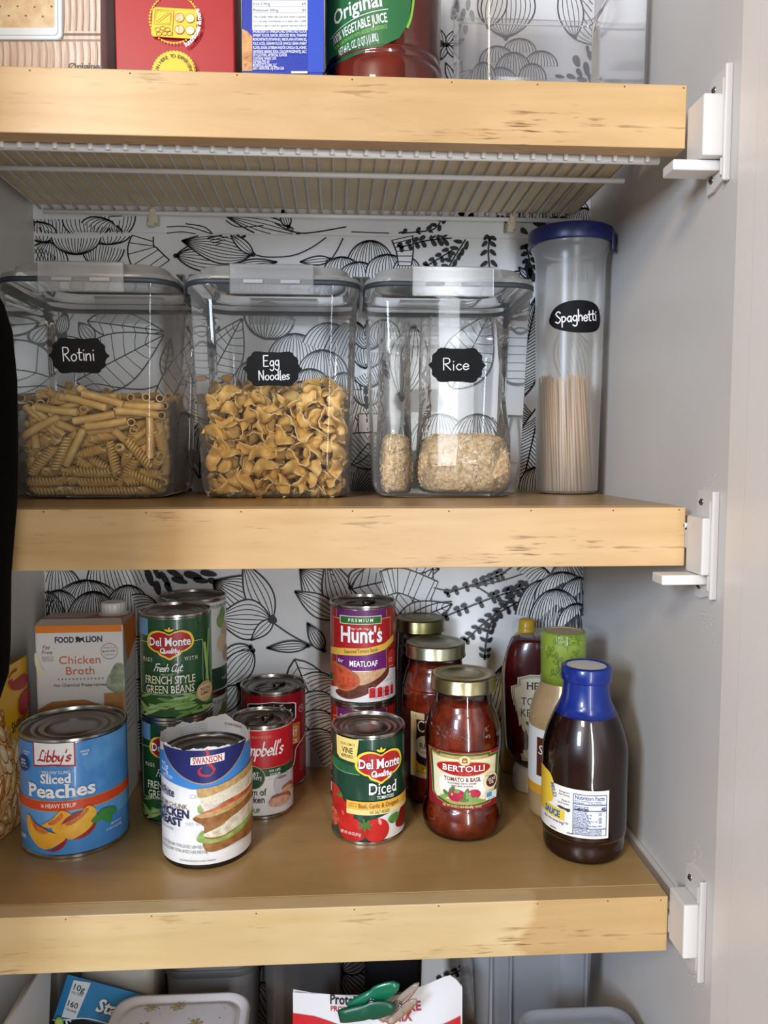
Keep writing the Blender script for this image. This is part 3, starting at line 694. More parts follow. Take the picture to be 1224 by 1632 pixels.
def heart(A, cu, cv, hw, hh, part='brand_shield'):
    H_ = [(0, .60), (-.2, .74), (-.5, .82), (-.85, .62), (-1, .15), (-.93, -.22), (-.66, -.48), (-.50, -.54), (-.40, -.72), (-.18, -.86), (0, -1)]
    P = H_+[(-x, y) for x, y in H_[-2:0:-1]]
    A.poly(part, '#f2d23c', [(cu+x*hw, cv+y*hh) for x, y in P], 3); A.poly(part, '#b3161f', [(cu+x*hw*.90, cv+y*hh*.87+hh*.00) for x, y in P], 3)
    for dx, r in ((0, 90), (-.16, 150), (.16, 30)):
        a = math.radians(r); A.ell(part, '#f2d23c', cu+hw*.10*math.cos(a), cv+hh*(.78+.10*math.sin(a)), hw*.11, hh*.06, 12, a)
    A.text('brand_text', '#14110f', 'Del Monte', cu+hw*.02, cv-hh*.15, hh*.50, w=hw*1.70, bold=.035, serif=True)
    A.text('brand_text', '#ffffff', 'Del Monte', cu, cv-hh*.12, hh*.50, w=hw*1.70, bold=.03, serif=True)
    A.hand('brand_text', '#ffffff', 'Quality', cu, cv-hh*.55, hh*.30, hh*.055, w=hw*.75, shear=.15)
def asn(t): return math.asin(max(-1, min(1, t)))
# --- sliced peaches
R = .0518; H = .1195
e, lo, A = can('peach_can', -.2745, .797, S3, R, H, 'large blue can of sliced peaches at the front left of the lower shelf', 'can', '#4a8fcf')
def U(x): return R*asn((x-630)/480)
def Vf(y): return .0042+(H-.0094)*(1500-y)/1010
sky = mottled('peach_label_blue', ((.35, '#3f86c8'), (.65, '#6aa9dd')), 22, .35)
A.poly('label_art', sky, [(U(700), Vf(480)), (U(1090), Vf(480)), (U(1090), Vf(860)), (U(820), Vf(940)), (U(700), Vf(700))])
A.poly('label_art', mottled('peach_label_pale', ((.3, '#4c8ec9'), (.7, '#7fb4de')), 30, .35), [(R*-1.5, Vf(1100)), (R*1.5, Vf(1100)), (R*1.5, Vf(1240)), (R*-1.5, Vf(1240))])
A.rect('label_band', '#d8471c', -R*1.9, Vf(1098), R*1.9, Vf(1005))
for y in (1098, 1005): A.rect('label_band', '#c9a05a', -R*1.9, Vf(y)-.0003, R*1.9, Vf(y)+.0003)
A.text('lettering', '#fff4ea', 'in HEAVY SYRUP', U(480), Vf(1068), .0043, w=.0335, bold=.02)
x0, x1 = U(290), U(640); v0 = Vf(700)
A.poly('brand_panel', '#b3202e', [(x0, Vf(478)), (x1, Vf(478)), (x1, v0), ((x0+x1)/2, v0+.0022), (x0, v0)]); b = .0016
A.poly('brand_panel', '#f3efe9', [(x0+b, Vf(478)), (x1-b, Vf(478)), (x1-b, v0+b*1.3), ((x0+x1)/2, v0+.0022+b), (x0+b, v0+b*1.3)])
A.hand('brand_text', '#b3202e', "Libby's", (x0+x1)/2+.0005, Vf(640), .0108, .0021, w=.0305, shear=.22, nib=.9)
A.text('lettering', '#f4f1ec', '\u00b7 YELLOW CLING \u00b7', U(470), Vf(752), .0029, w=.031, bold=.02)
A.text('lettering', '#f7f3ea', 'Sliced', U(468), Vf(838), .0088, w=.029, bold=.045, serif=True)
A.text('lettering', '#f7f3ea', 'Peaches', U(495), Vf(968), .0128, w=.066, bold=.05, serif=True)
A.ell('badge', '#1d3a70', U(212), Vf(690), .0095, .0078, 20); A.text('badge_text', '#ffffff', 'NEW', U(212), Vf(672), .0022, bold=.02); A.text('badge_text', '#ffffff', 'LOOK!', U(212), Vf(700), .0022, bold=.02); A.text('badge_text', '#e8eef8', 'SAME GREAT TASTE', U(212), Vf(722), .0011)
A.text('lettering', '#eef3fa', 'PREMIUM', U(245), Vf(580), .0016); A.text('lettering', '#eef3fa', 'FRUIT', U(245), Vf(603), .0016)
A.text('lettering', '#eef3fa', 'SINCE', U(715), Vf(578), .0020, bold=.02); A.text('lettering', '#eef3fa', '1868', U(715), Vf(605), .0020, bold=.02)
PEACH = mottled('peach_flesh', ((.3, '#e79a2c'), (.7, '#f6c343')), 60, .4)
def slc(pts, red):
    P = [(U(a), Vf(b)) for a, b in pts]; A.poly('fruit_picture', PEACH, P, 4); A.poly('fruit_picture', mottled('peach_pit_red', ((.3, '#c2481e'), (.7, '#e2873a')), 90), [(U(a), Vf(b)) for a, b in red], 3)
slc([(350, 1230), (440, 1160), (510, 1085), (590, 1130), (600, 1190), (480, 1240)], [(400, 1200), (470, 1150), (512, 1105), (520, 1150), (450, 1215)])
A.ell('fruit_picture', '#a32b24', U(650), Vf(1240), .0165, .0135, 24, .25)
slc([(430, 1250), (560, 1195), (650, 1150), (720, 1075), (780, 1110), (795, 1170), (750, 1270), (640, 1340), (560, 1350)], [(540, 1210), (640, 1160), (712, 1090), (730, 1120), (660, 1185), (580, 1225)])
A.poly('fruit_picture', '#9a2626', [(U(a), Vf(b)) for a, b in ((300, 1400), (420, 1448), (545, 1340), (520, 1420), (420, 1460))], 3)
slc([(235, 1180), (258, 1155), (330, 1260), (420, 1280), (540, 1330), (470, 1400), (370, 1440), (290, 1390), (240, 1290)], [(262, 1165), (300, 1210), (400, 1270), (380, 1300), (310, 1280), (275, 1220)])
for a, b, r, w in ((840, 1200, .3, .011), (900, 1190, -.3, .010), (880, 1230, -.9, .008)): A.ell('leaf_picture', '#3f8a3c', U(a), Vf(b), w, .0042, 14, r)
A.text('lettering', '#e6eef6', 'NET WT 29 OZ', U(960), Vf(1325), .0024, w=.013, bold=.01); A.text('lettering', '#e6eef6', '(1 LB 13 OZ) 822g', U(945), Vf(1362), .0024, w=.018, bold=.01)
A.text('lettering', '#e9eef4', '100', U(205), Vf(1380), .0045, bold=.02)
A.build(lo)
# --- chicken breast in a torn paper sleeve
R = .0424; H = .104
e = empty('chicken_can', (-.1335, .7585, S3), face_cam(-.1335, .7585), 'can of chicken breast in a white torn paper sleeve, frontmost on the shelf', 'can')
lobj('body', ((0, .003), (R-.006, .003), (R-.003, .0), (R-.001, .0006), (R, .004), (R, H-.004), (R+.0006, H-.003), (R+.0006, H), (R-.001, H), (R-.0018, H-.003)), M('#4f4b47', .38, 1.0), e)
lobj('lid', ((R-.0018, H-.002), (R-.003, H-.006), (R*.86, H-.006), (R*.82, H-.0045), (R*.78, H-.006), (R*.6, H-.006), (R*.56, H-.0048), (0, H-.005)), TIN_D, e, sharp=False)
RS = R+.0009; V = []; Fc = []; n = 120
def torn(a):   # a: angle, 0 = front
    t = .1185+.0012*math.sin(5*a+1)+.0007*math.sin(17*a)+.0005*math.sin(41*a)
    if abs(a) > 1.7: t += .003*math.sin(3*a)
    d = (a-2.35); t += -.0045*math.exp(-(d/.16)**2)
    d = (a+2.62); t += .003*math.exp(-(d/.10)**2)
    return t
for j in range(6):
    for i in range(n):
        a = -PI+2*PI*i/n; f = j/5; z = .006+(torn(a)-.006)*f
        r = RS+.0006*math.sin(3*a+6*f)*f+.0004*math.sin(9*a)*f*f; V.append((r*math.sin(a), -r*math.cos(a), z))
for j in range(5):
    for i in range(n): a, b = j*n+i, j*n+(i+1) % n; Fc.append((a, b, b+n, a+n))
sl = obj('paper_sleeve', V, Fc, mottled('sleeve_paper', ((.3, '#dedbd6'), (.7, '#f2efec')), 30, .4), e, True)
A = Art(cyl_wrap(lambda v: RS+.0007), gap=.00005)
def U(x): return R*asn((x-567)/425)
def Vf(y): return .006+.112*(1510-y)/1155
A.poly('label_art', '#3f86cf', [(U(140), Vf(470)), (U(200), Vf(400)), (U(940), Vf(400)), (U(988), Vf(430)), (U(988), Vf(610)), (U(800), Vf(690)), (U(600), Vf(742)), (U(430), Vf(748)), (U(280), Vf(715)), (U(140), Vf(660))])
arcp = [(U(x), Vf(y)) for x, y in ((178, 345), (195, 430), (250, 530), (340, 615), (450, 670), (560, 690), (680, 665), (790, 600), (880, 500), (930, 400), (945, 300))]
arcp = smooth_line(arcp, 5)
A.line('label_art', '#b8924a', [(a, min(b, .1175)) for a, b in arcp], .0022)
A.poly('label_art', '#1c2466', [(a, min(b, .1172)) for a, b in arcp]+[(U(800), .1172), (U(567), .1170), (U(300), .1172)])
A.line('brand_mark', '#c22434', [(U(a), Vf(b)) for a, b in ((570, 360), (585, 400), (575, 470), (620, 530), (640, 570), (600, 615), (520, 605), (500, 560), (530, 530))], .0026, 5, .5)
A.poly('brand_panel', '#f2ede8', [(U(425), Vf(505)), (U(428), Vf(430)), (U(738), Vf(412)), (U(735), Vf(487))])
A.text('brand_text', '#b81f2f', 'SWANSON', U(583), Vf(488), .0058, w=.0275, bold=.035, serif=True, rot=.055)
A.text('lettering', '#e9f0fa', '22g', U(190), Vf(610), .0085, w=.012, bold=.01); A.text('lettering', '#e9f0fa', 'PROTEIN', U(215), Vf(672), .0032, w=.015)
A.text('lettering', '#31355e', 'White', U(155), Vf(850), .0085, w=.0235, bold=.03, align='L'); A.text('lettering', '#8a6a48', 'PREMIUM CHUNK', U(142), Vf(950), .0045, w=.0485, align='L', bold=.01)
A.text('lettering', '#20264f', 'CHICKEN', U(146), Vf(1038), .0078, w=.0440, bold=.06, align='L'); A.text('lettering', '#20264f', 'BREAST', U(146), Vf(1128), .0074, w=.0370, bold=.06, align='L')
A.text('lettering', '#40404a', 'WITH RIB MEAT', U(150), Vf(1145), .0018, align='L'); A.text('lettering', '#40404a', 'PACKED IN WATER', U(150), Vf(1185), .0022, w=.024, align='L')
A.text('faint_print', '#c9c8cc', 'CH', U(450), Vf(838), .0040); A.text('faint_print', '#c6c5c9', 'NET WT', U(450), Vf(1110), .0030)
for y, t in ((1335, '2 - 12.5 OZ (354g) CANS  TOTAL 25 OZ (1 LB 9 OZ) 708g'), (1385, '2 - 9 OZ (255g) CANS  TOTAL 18 OZ (1 LB 2 OZ) 510g')): A.text('lettering', '#4a4a52', t, U(155), Vf(y), .0028, w=.056, align='L', bold=.01)
A.text('lettering', '#55555c', 'KEEP REFRIGERATED AFTER OPENING', U(470), Vf(1470), .0014)
CRUST = mottled('bread_crust', ((.3, '#7a4a22'), (.7, '#a8743c')), 120); CRUMB = mottled('bread_crumb', ((.3, '#a9824c'), (.7, '#d3ad75')), 200)
CHK = mottled('chicken_salad', ((.3, '#b9a98a'), (.55, '#e6dcc4'), (.7, '#cfc0a0')), 120); TOM = mottled('tomato_slice', ((.3, '#b0401f'), (.7, '#d8784a')), 100); GRN = mottled('lettuce', ((.3, '#6d8a3c'), (.7, '#a5b968')), 110)
for m, P in ((CRUST, ((470, 1010), (990, 860), (990, 1310), (820, 1350), (590, 1378), (525, 1290), (540, 1120))), (GRN, ((470, 1255), (520, 1160), (545, 1190), (560, 1240), (700, 1250), (960, 1140), (985, 1170), (800, 1270), (600, 1290))),
             (CHK, ((540, 1190), (700, 1130), (800, 1070), (980, 1010), (988, 1120), (850, 1190), (700, 1235), (570, 1225))), (CRUMB, ((470, 1010), (560, 980), (800, 930), (990, 850), (990, 900), (800, 990), (560, 1030))),
             (GRN, ((485, 920), (520, 900), (525, 960), (490, 975))), (TOM, ((495, 985), (640, 940), (820, 880), (985, 830), (985, 880), (800, 930), (600, 975))), (CHK, ((520, 820), (620, 790), (800, 760), (985, 680), (988, 830), (800, 880), (620, 920), (530, 935))),
             (CRUMB, ((482, 770), (500, 735), (700, 715), (985, 610), (988, 690), (800, 760), (600, 815), (500, 825)))):
    A.poly('sandwich_picture', m, [(U(a), Vf(b)) for a, b in P], 4)
A.build(sl)
# print bleeding on the inside of the paper
Ai = Art(lambda u, v, o: ((RS-.0008-o)*math.sin(u/RS), -(RS-.0008-o)*math.cos(u/RS), v))
for k in range(5): Ai.text('inside_print', '#a9a6a6', 'distributed by chicken broth water sea salt', RS*(PI+.3), .1125-.0024*k, .0012)
Ai.text('inside_print', '#8f8c8c', 'INGREDIENTS', RS*(PI-.75), .112, .0026, bold=.02); Ai.build(sl)
# --- diced tomatoes
R = .0378; H = .1135
def diced():
    global A
    e, lo, A = can('tomato_can', .0290, .7935, S3, R, H, 'green and red can of diced tomatoes in front of the stacked cans', 'can', '#17402f')
    U = lambda x: R*asn((x-505)/378); Vf = lambda y: .0042+(H-.0094)*(1510-y)/1120
    A.poly('label_art', mottled('leaf_green', ((.3, '#174a30'), (.7, '#2f7440')), 40), [(U(a), Vf(b)) for a, b in ((130, 640), (400, 690), (420, 780), (250, 780), (130, 740))])
    A.line('label_art', '#8fc47a', [(U(130), Vf(735)), (U(220), Vf(770)), (U(420), Vf(775))], .0005, 4)
    RED = mottled('tomato_red', ((.3, '#a81418'), (.7, '#d8322a')), 40, .3)
    A.poly('label_art', '#e9e4dc', [(U(600), Vf(1260)), (U(880), Vf(1130)), (U(880), Vf(1510)), (U(600), Vf(1510))])
    A.ell('tomato_picture', RED, U(165), Vf(1110), .015, .014); A.ell('tomato_picture', RED, U(250), Vf(1240), .013, .013); A.ell('tomato_picture', RED, U(330), Vf(1400), .017, .0125)
    A.ell('tomato_picture', '#e05a4a', U(250), Vf(1235), .0016, .0026, 14, .5)
    A.poly('tomato_picture', '#8f1418', [(U(870), Vf(1170)), (U(800), Vf(1300)), (U(790), Vf(1420)), (U(880), Vf(1440))], 3)
    A.ell('tomato_picture', RED, U(590), Vf(1395), .0135, .0125); A.ell('tomato_picture', '#f2b0a4', U(620), Vf(1300), .0015, .0035, 14, .3)
    A.ell('tomato_picture', mottled('cut_tomato', ((.35, '#b5382a'), (.6, '#e07a5c'), (.75, '#9c2018')), 150), U(160), Vf(1330), .010, .009)
    for a in (0, 50, 100, 160, 215, 270, 320): t = math.radians(a); A.ell('leaf_picture', '#4a7a35', U(470)+.0036*math.cos(t), Vf(1330)+.0032*math.sin(t), .0042, .0012, 10, t)
    for a in (60, 110, 160, 30): t = math.radians(a); A.ell('leaf_picture', '#4f7d3a', U(225)+.0020*math.cos(t), Vf(1065)+.003*math.sin(t), .0035, .0011, 10, t)
    A.poly('leaf_picture', mottled('parsley', ((.3, '#2f6a2a'), (.7, '#6ca04a')), 150), [(U(710), Vf(1270)), (U(760), Vf(1240)), (U(810), Vf(1260)), (U(790), Vf(1330)), (U(740), Vf(1350)), (U(700), Vf(1310))], 3)
    A.poly('label_band', '#e9b545', [(U(293), Vf(1160)), (U(293), Vf(1068)), (U(880), Vf(1068)), (U(880), Vf(1160))]); A.poly('label_band', '#efd98e', [(U(293), Vf(1160)), (U(293), Vf(1215)), (U(880), Vf(1215)), (U(880), Vf(1160))])
    A.text('lettering', '#8a2a1c', 'with the', U(355), Vf(1105), .0016); A.text('lettering', '#8a2a1c', 'flavors of', U(355), Vf(1130), .0016)
    A.text('lettering', '#6d1a16', 'Basil, Garlic & Oregano', U(410), Vf(1138), .0046, w=.043, align='L', bold=.01); A.text('lettering', '#3b2a18', 'NO SALT ADDED', U(520), Vf(1200), .0030, w=.0205, align='L', bold=.01)
    A.poly('corner_panel', '#efd27a', [(U(198), Vf(375)), (U(415), Vf(385)), (U(388), Vf(640)), (U(230), Vf(620)), (U(203), Vf(580))]); A.text('lettering', '#4a3a18', 'NON-GMO\u2020', U(305), Vf(460), .0026, w=.0165, bold=.01)
    A.text('lettering', '#2a2414', 'VINE', U(302), Vf(545), .0058, w=.0125, bold=.03); A.text('lettering', '#2a2414', 'RIPENED', U(302), Vf(595), .0032, w=.0135, bold=.02)
    heart(A, U(628), Vf(672), .0255, .0188)
    A.text('lettering', '#fbf8f2', 'Diced', U(650), Vf(980), .0118, w=.0285, bold=.01, serif=True); A.text('lettering', '#fbf8f2', 'TOMATOES', U(668), Vf(1035), .0034, w=.0175, bold=.015)
    A.text('lettering', '#f4e9e2', 'NET WT 14.5 OZ (411g)', U(335), Vf(1440), .0030, w=.021, bold=.02); A.build(lo)
diced()
# --- green beans: a stack of two
R = .0378; H = .1132
def beans(z, label):
    e, lo, A = can('green_bean_can', -.1793, .8470, z, R, H, label, 'can', '#1e4f2c', group='green bean cans in a stack')
    U = lambda x: R*asn((x-517)/372); Vf = lambda y: .0042+(H-.0094)*(1490-y)/1025
    A.rect('label_art', '#6fa3cf', U(150), Vf(640), U(240), Vf(465))
    BEAN = mottled('cut_beans', ((.3, '#5f8a3c'), (.5, '#86ab58'), (.7, '#a9c27c')), 30, .4, 0, (1, 1, 5))
    A.rect('label_art', '#2c5a26', U(150), Vf(1480), U(885), Vf(1262))
    rr = random.Random(3)
    for k in range(26):
        x = rr.uniform(150, 860); y = rr.uniform(1285, 1465); a = rr.uniform(-.45, .45); A.ell('bean_picture', [BEAN, M('#8db061'), M('#6c9444'), M('#a3bf78')][k % 4], U(x), Vf(y), rr.uniform(.008, .015), rr.uniform(.0012, .0021), 14, a)
    for k, (xa, ya, xb, yb) in enumerate(((838, 610, 800, 1250), (790, 740, 830, 1300), (860, 900, 850, 1350))): A.line('bean_picture', ['#79a04c', '#9abb6c', '#6c9444'][k], [(U(xa), Vf(ya)), (U((xa+xb)/2), Vf((ya+yb)/2)), (U(xb), Vf(yb))], .0036, 5)
    A.frame('label_line', '#dfe6d6', U(178), Vf(1250), U(772), Vf(700), .0004)
    heart(A, U(453), Vf(712), .0245, .0172)
    A.text('lettering', '#e4e6c8', 'M A D E', U(252), Vf(900), .0042, w=.0120, serif=True); A.text('lettering', '#e4e6c8', 'W I T H', U(652), Vf(895), .0042, w=.0135, serif=True)
    A.hand('lettering', '#f5f3ea', 'Fresh Cut.', U(435), Vf(995), .0078, .0013, w=.0275, shear=.3, nib=.9); A.text('lettering', '#dfe3c6', '\u2022 Blue Lake\u00ae \u2022', U(432), Vf(1035), .0019, w=.013)
    A.text('lettering', '#eee9c4', 'FRENCH STYLE', U(445), Vf(1125), .0082, w=.0495, bold=.005, serif=True); A.text('lettering', '#eee9c4', 'GREEN BEANS', U(445), Vf(1225), .0082, w=.0475, bold=.005, serif=True)
    A.ell('badge', '#d9b887', U(775), Vf(1255), .0105, .0108); A.ring('badge', '#8a5a34', U(775), Vf(1255), .0096, .0004); A.text('badge_text', '#3a2a1a', 'NON', U(775), Vf(1245), .0036, bold=.02); A.text('badge_text', '#3a2a1a', 'GMO', U(775), Vf(1290), .0036, bold=.02)
    A.text('badge_text', '#5a3a20', 'INGREDIENTS OF THIS', U(775), Vf(1180), .0012); A.text('badge_text', '#5a3a20', 'PRODUCT', U(775), Vf(1330), .0012)
    A.build(lo); return e
beans(S3, 'can of French style green beans at the bottom of its stack'); beans(S3+H, 'can of French style green beans on top of its stack')
# --- pale cans behind the beans
R = .0376; H = .1135
for k in range(2):
    e, lo, A = can('mushroom_can', -.1745, .9266, S3+k*H, R, H, 'can with mushroom pictures behind the green beans, '+('upper of the two' if k else 'lower of the two'), 'can', '#cfd0c8', group='mushroom cans behind the green beans')
    A.rect('label_art', '#1d3b2a', -R*.2, .0045, R*1.9, .030)
    for x, z, r, c in ((.95, .085, .008, '#7d8f55'), (1.2, .072, .010, '#b39a78'), (1.0, .058, .010, '#c6ae8c'), (1.25, .044, .009, '#a98e68'), (1.05, .094, .006, '#6f8448')): A.ell('mushroom_picture', c, R*x, z, r, r*1.1)
    A.text('lettering', '#3a4a3a', 'MUSHROOM', R*.95, .101, .004); A.text('lettering', '#e8ebe2', '4 OZ', R*1.1, .014, .0035); A.build(lo)
# --- chunky soup
R = .0384; H = .1185
e, lo, A = can('chunky_soup_can', -.0810, .9255, S3, R, H, 'dark red soup can with a black shield logo, behind the smaller red soup can', 'can', '#8f1420', lid='pull')
U = lambda x: R*asn((x-432)/302); Vf = lambda y: .0042+(H-.0094)*(1290-y)/980
sh = [(195, 420), (215, 405), (420, 368), (620, 405), (638, 420), (638, 570), (600, 620), (420, 640), (220, 620), (195, 570)]
A.poly('brand_shield', '#e9e4e0', [(U(a), Vf(b)) for a, b in sh]); c0 = (U(420), Vf(510)); A.poly('brand_shield', '#180f10', [((U(a)-c0[0])*.95+c0[0], (Vf(b)-c0[1])*.94+c0[1]) for a, b in sh])
A.hand('brand_text', '#efe8e0', "Campbell's", U(412), Vf(470), .0075, .0011, w=.030, shear=.2, nib=.9); A.text('brand_text', '#f7f3ee', 'CHUNKY', U(418), Vf(560), .0100, w=.0465, bold=.05)
A.rect('label_art', '#c2702a', U(420), Vf(850), U(665), Vf(625)); A.text('lettering', '#f6efe4', 'SAVORY', U(560), Vf(770), .0090, w=.026, bold=.02); A.text('lettering', '#f6efe4', 'RICE', U(600), Vf(840), .0045, bold=.02); A.text('lettering', '#f6efe4', 'WITH', U(620), Vf(680), .002)
A.line('label_line', '#d9cfc8', [(U(735), Vf(720)), (U(690), Vf(830)), (U(630), Vf(900)), (U(615), Vf(1020)), (U(600), Vf(1080))], .0012, 6)
A.ring('badge', '#d8b0a8', U(678), Vf(490), .0042, .0006); A.text('badge_text', '#e0c0b8', 'R', U(678), Vf(500), .003)
for k, t in enumerate(('NET WT 18.6 OZ (1 LB 2.6 OZ)', '527g SOUP THAT EATS LIKE A MEAL')): A.text('lettering', '#c98a8a', t, U(668)+.0030*k, Vf(1030), .0018, w=.030, rot=PI/2)
A.build(lo)
# --- cream of chicken
R = .0334; H = .1035
e, lo, A = can('soup_can', -.0870, .8505, S3, R, H, 'small red and white can of cream of chicken soup', 'can', '#ece8e4', lid='pull')
U = lambda x: R*asn((x-332)/277); Vf = lambda y: .0042+(H-.0094)*(1540-y)/840
A.rect('label_art', '#c01a26', -R*2.2, Vf(1090), R*2.2, Vf(705)); A.rect('label_band', '#1d4a2e', -R*2.2, Vf(1155), R*2.2, Vf(1075))
A.rect('label_band', '#b99a58', -R*2.2, Vf(1078), R*2.2, Vf(1073)); A.rect('label_line', '#a9a6a2', U(340), Vf(1190), U(590), Vf(1187))
A.text('lettering', '#cfa76a', 'C O N D E N S E D', U(405), Vf(778), .0026, align='R', w=.027)
A.hand('brand_text', '#f7f2ec', "Campbell's", U(300), Vf(945), .0148, .0024, w=.0510, shear=.22, nib=.9)
A.ell('badge', '#c9b078', U(245), Vf(1160), .0132, .0132); A.ell('badge', '#1d4a2e', U(245), Vf(1160), .0124, .0124); A.text('badge_text', '#f2efe6', 'HEART', U(240), Vf(1140), .0038, w=.0145, bold=.03); A.text('badge_text', '#f2efe6', 'HEALTHY\u2020', U(240), Vf(1180), .0038, w=.0205, bold=.03)
A.text('lettering', '#e6efe2', '50% LESS', U(435), Vf(1112), .0026, w=.0125, bold=.03); A.text('lettering', '#e6efe2', 'SODIUM', U(435), Vf(1148), .0026, w=.0115, bold=.03)
A.text('lettering', '#1f3a35', 'Cream of', U(362), Vf(1335), .0072, w=.031, align='R', bold=.02); A.text('lettering', '#1f3a35', 'Chicken', U(345), Vf(1408), .0072, w=.027, align='R', bold=.02)
A.text('lettering', '#5a5a55', 'SOUP', U(305), Vf(1505), .0046, w=.014, align='R', bold=.02)
A.poly('mug_picture', '#c9c4cc', [(U(440), Vf(1180)), (U(550), Vf(1165)), (U(535), Vf(1330)), (U(440), Vf(1330))], 3); A.ell('mug_picture', '#8d7f80', U(495), Vf(1183), .0062, .0016)
MEAT = mottled('chicken_meat', ((.3, '#c08872'), (.6, '#dcb09a')), 160); SKIN = mottled('chicken_skin', ((.3, '#8f4a2c'), (.7, '#b97248')), 160)
for m, P in ((SKIN, ((490, 1290), (540, 1262), (585, 1285), (588, 1340), (520, 1350))), (MEAT, ((495, 1310), (540, 1290), (575, 1310), (560, 1350), (510, 1350))), (SKIN, ((400, 1370), (470, 1340), (545, 1350), (565, 1400), (540, 1450), (440, 1460))), (MEAT, ((380, 1400), (430, 1370), (520, 1375), (560, 1420), (520, 1465), (400, 1455)))): A.poly('chicken_picture', m, [(U(a), Vf(b)) for a, b in P], 4)
A.build(lo)
# --- tomato sauce for meatloaf: a stack of two, and a stack behind it
R = .0376; H = .1132
def hunts(x, y, z, label, rot=0., group='meatloaf tomato sauce cans in a stack'):
    e, lo, A = can('tomato_sauce_can', x, y, z, R, H, label, 'can', '#a4231f', lid='pull', rot=rot, group=group)
    U = lambda q: R*asn((q-462)/357); Vf = lambda q: .0042+(H-.0094)*(1360-q)/1050
    A.rect('label_art', '#6b1f66', U(183), Vf(1010), U(712), Vf(310))
    for q in (183, 712): A.rect('label_line', '#c9a24a', U(q)-.0003, Vf(1010), U(q)+.0003, Vf(310))
    A.poly('label_art', '#e9e5e2', [(U(110), Vf(1360)), (U(112), Vf(1250)), (U(250), Vf(1200)), (U(330), Vf(1000)), (U(712), Vf(1000)), (U(810), Vf(1030)), (U(815), Vf(1360))])
    LOAF = mottled('meatloaf_crust', ((.3, '#4a1f16'), (.7, '#7a3a26')), 150); IN = mottled('meatloaf_slice', ((.3, '#b98a62'), (.7, '#d9b48c')), 160); SAU = mottled('chunky_sauce', ((.3, '#9c2f1a'), (.6, '#cf5a34'), (.7, '#8f3a20')), 170)
    for m, P in ((LOAF, ((180, 1250), (420, 1160), (715, 1000), (725, 1080), (600, 1190), (520, 1260), (330, 1330), (200, 1310))), (IN, ((330, 1020), (500, 1010), (700, 990), (650, 1070), (500, 1150), (400, 1150))), (mottled('wooden_spoon', ((.3, '#9a5a2e'), (.7, '#c07c44')), 80), ((112, 960), (150, 930), (260, 960), (400, 1040), (430, 1140), (330, 1230), (200, 1230), (120, 1100))), (SAU, ((125, 990), (170, 960), (270, 985), (380, 1060), (415, 1130), (340, 1205), (220, 1215), (140, 1110)))):
        A.poly('meatloaf_picture', m, [(U(a), Vf(b)) for a, b in P], 4)
    A.rect('label_line', '#d2b050', U(148), Vf(760), U(752), Vf(412)); A.rect('brand_panel', '#b01a1e', U(152), Vf(760), U(748), Vf(420))
    A.rect('label_line', '#e8e0c0', U(222), Vf(470), U(655), Vf(375)); A.rect('label_band', '#2f6a2c', U(230), Vf(462), U(648), Vf(384)); A.text('lettering', '#f4efd8', 'P R E M I U M', U(438), Vf(440), .0035, w=.028, bold=.03, serif=True)
    for k in range(9): A.ell('tomato_picture', ['#d8847a', '#e7b0a4', '#c2554a'][k % 3], U(340+k*24), Vf(515+(k % 2)*8), .0016, .0012, 10)
    A.text('brand_text', '#fbf7f2', "Hunt's", U(445), Vf(672), .0172, w=.0475, bold=.045, serif=False); A.ell('brand_mark', '#e8a83a', U(628), Vf(530), .0012, .0022)
    A.poly('label_band', '#e2b24a', [(U(130), Vf(850)), (U(130), Vf(770)), (U(300), Vf(742)), (U(500), Vf(735)), (U(680), Vf(700)), (U(775), Vf(620)), (U(775), Vf(700)), (U(680), Vf(775)), (U(500), Vf(815)), (U(300), Vf(825))])
    A.text('lettering', '#3a2812', 'Seasoned Tomato Sauce', U(440), Vf(790), .0042, w=.0375, bold=.015, rot=.075, serif=False)
    A.text('lettering', '#f7f2f4', 'for', U(230), Vf(915), .0042, shear=.25, bold=.01); A.text('lettering', '#fbf7fa', 'MEATLOAF', U(468), Vf(945), .0062, w=.0305, bold=.035)
    A.ell('tomato_picture', '#b8322a', U(755), Vf(890), .0075, .0105); A.ring('badge', '#e9d9d2', U(745), Vf(905), .0022, .0005); A.text('lettering', '#f0e6e0', 'VEGETABLE', U(750), Vf(985), .0012)
    A.ell('badge', '#2a3a22', U(138), Vf(1110), .0045, .0052); A.ring('badge', '#c8d0b8', U(138), Vf(1110), .0045, .0004)
    for k, t in enumerate(('25', '0g', '380mg', '4g')):
        w = (75, 62, 55, 40)[k]; cx = (556, 632, 698, 750)[k]; A.poly('nutrition_badges', '#f2d8d6', [(U(cx-w/2), Vf(1315)), (U(cx-w/2), Vf(1195)), (U(cx), Vf(1183)), (U(cx+w/2), Vf(1195)), (U(cx+w/2), Vf(1315)), (U(cx), Vf(1322))]); A.poly('nutrition_badges', '#c8262c', [(U(cx-w/2+5), Vf(1308)), (U(cx-w/2+5), Vf(1200)), (U(cx), Vf(1190)), (U(cx+w/2-5), Vf(1200)), (U(cx+w/2-5), Vf(1308))])
        A.text('lettering', '#3a0c0e', t, U(cx), Vf(1260), .0032 if k == 0 else .0020, bold=.02); A.text('lettering', '#3a0c0e', ('CALORIES', 'SAT FAT', 'SODIUM', 'SUGARS')[k], U(cx), Vf(1290), .0009)
    A.text('lettering', '#5a5a55', 'NET WT 15.25 OZ', U(720), Vf(1135), .0018, w=.011, rot=.1); A.build(lo)
hunts(.0263, .885, S3, 'meatloaf tomato sauce can at the bottom of its stack'); hunts(.0263, .885, S3+H, 'meatloaf tomato sauce can on top of its stack')


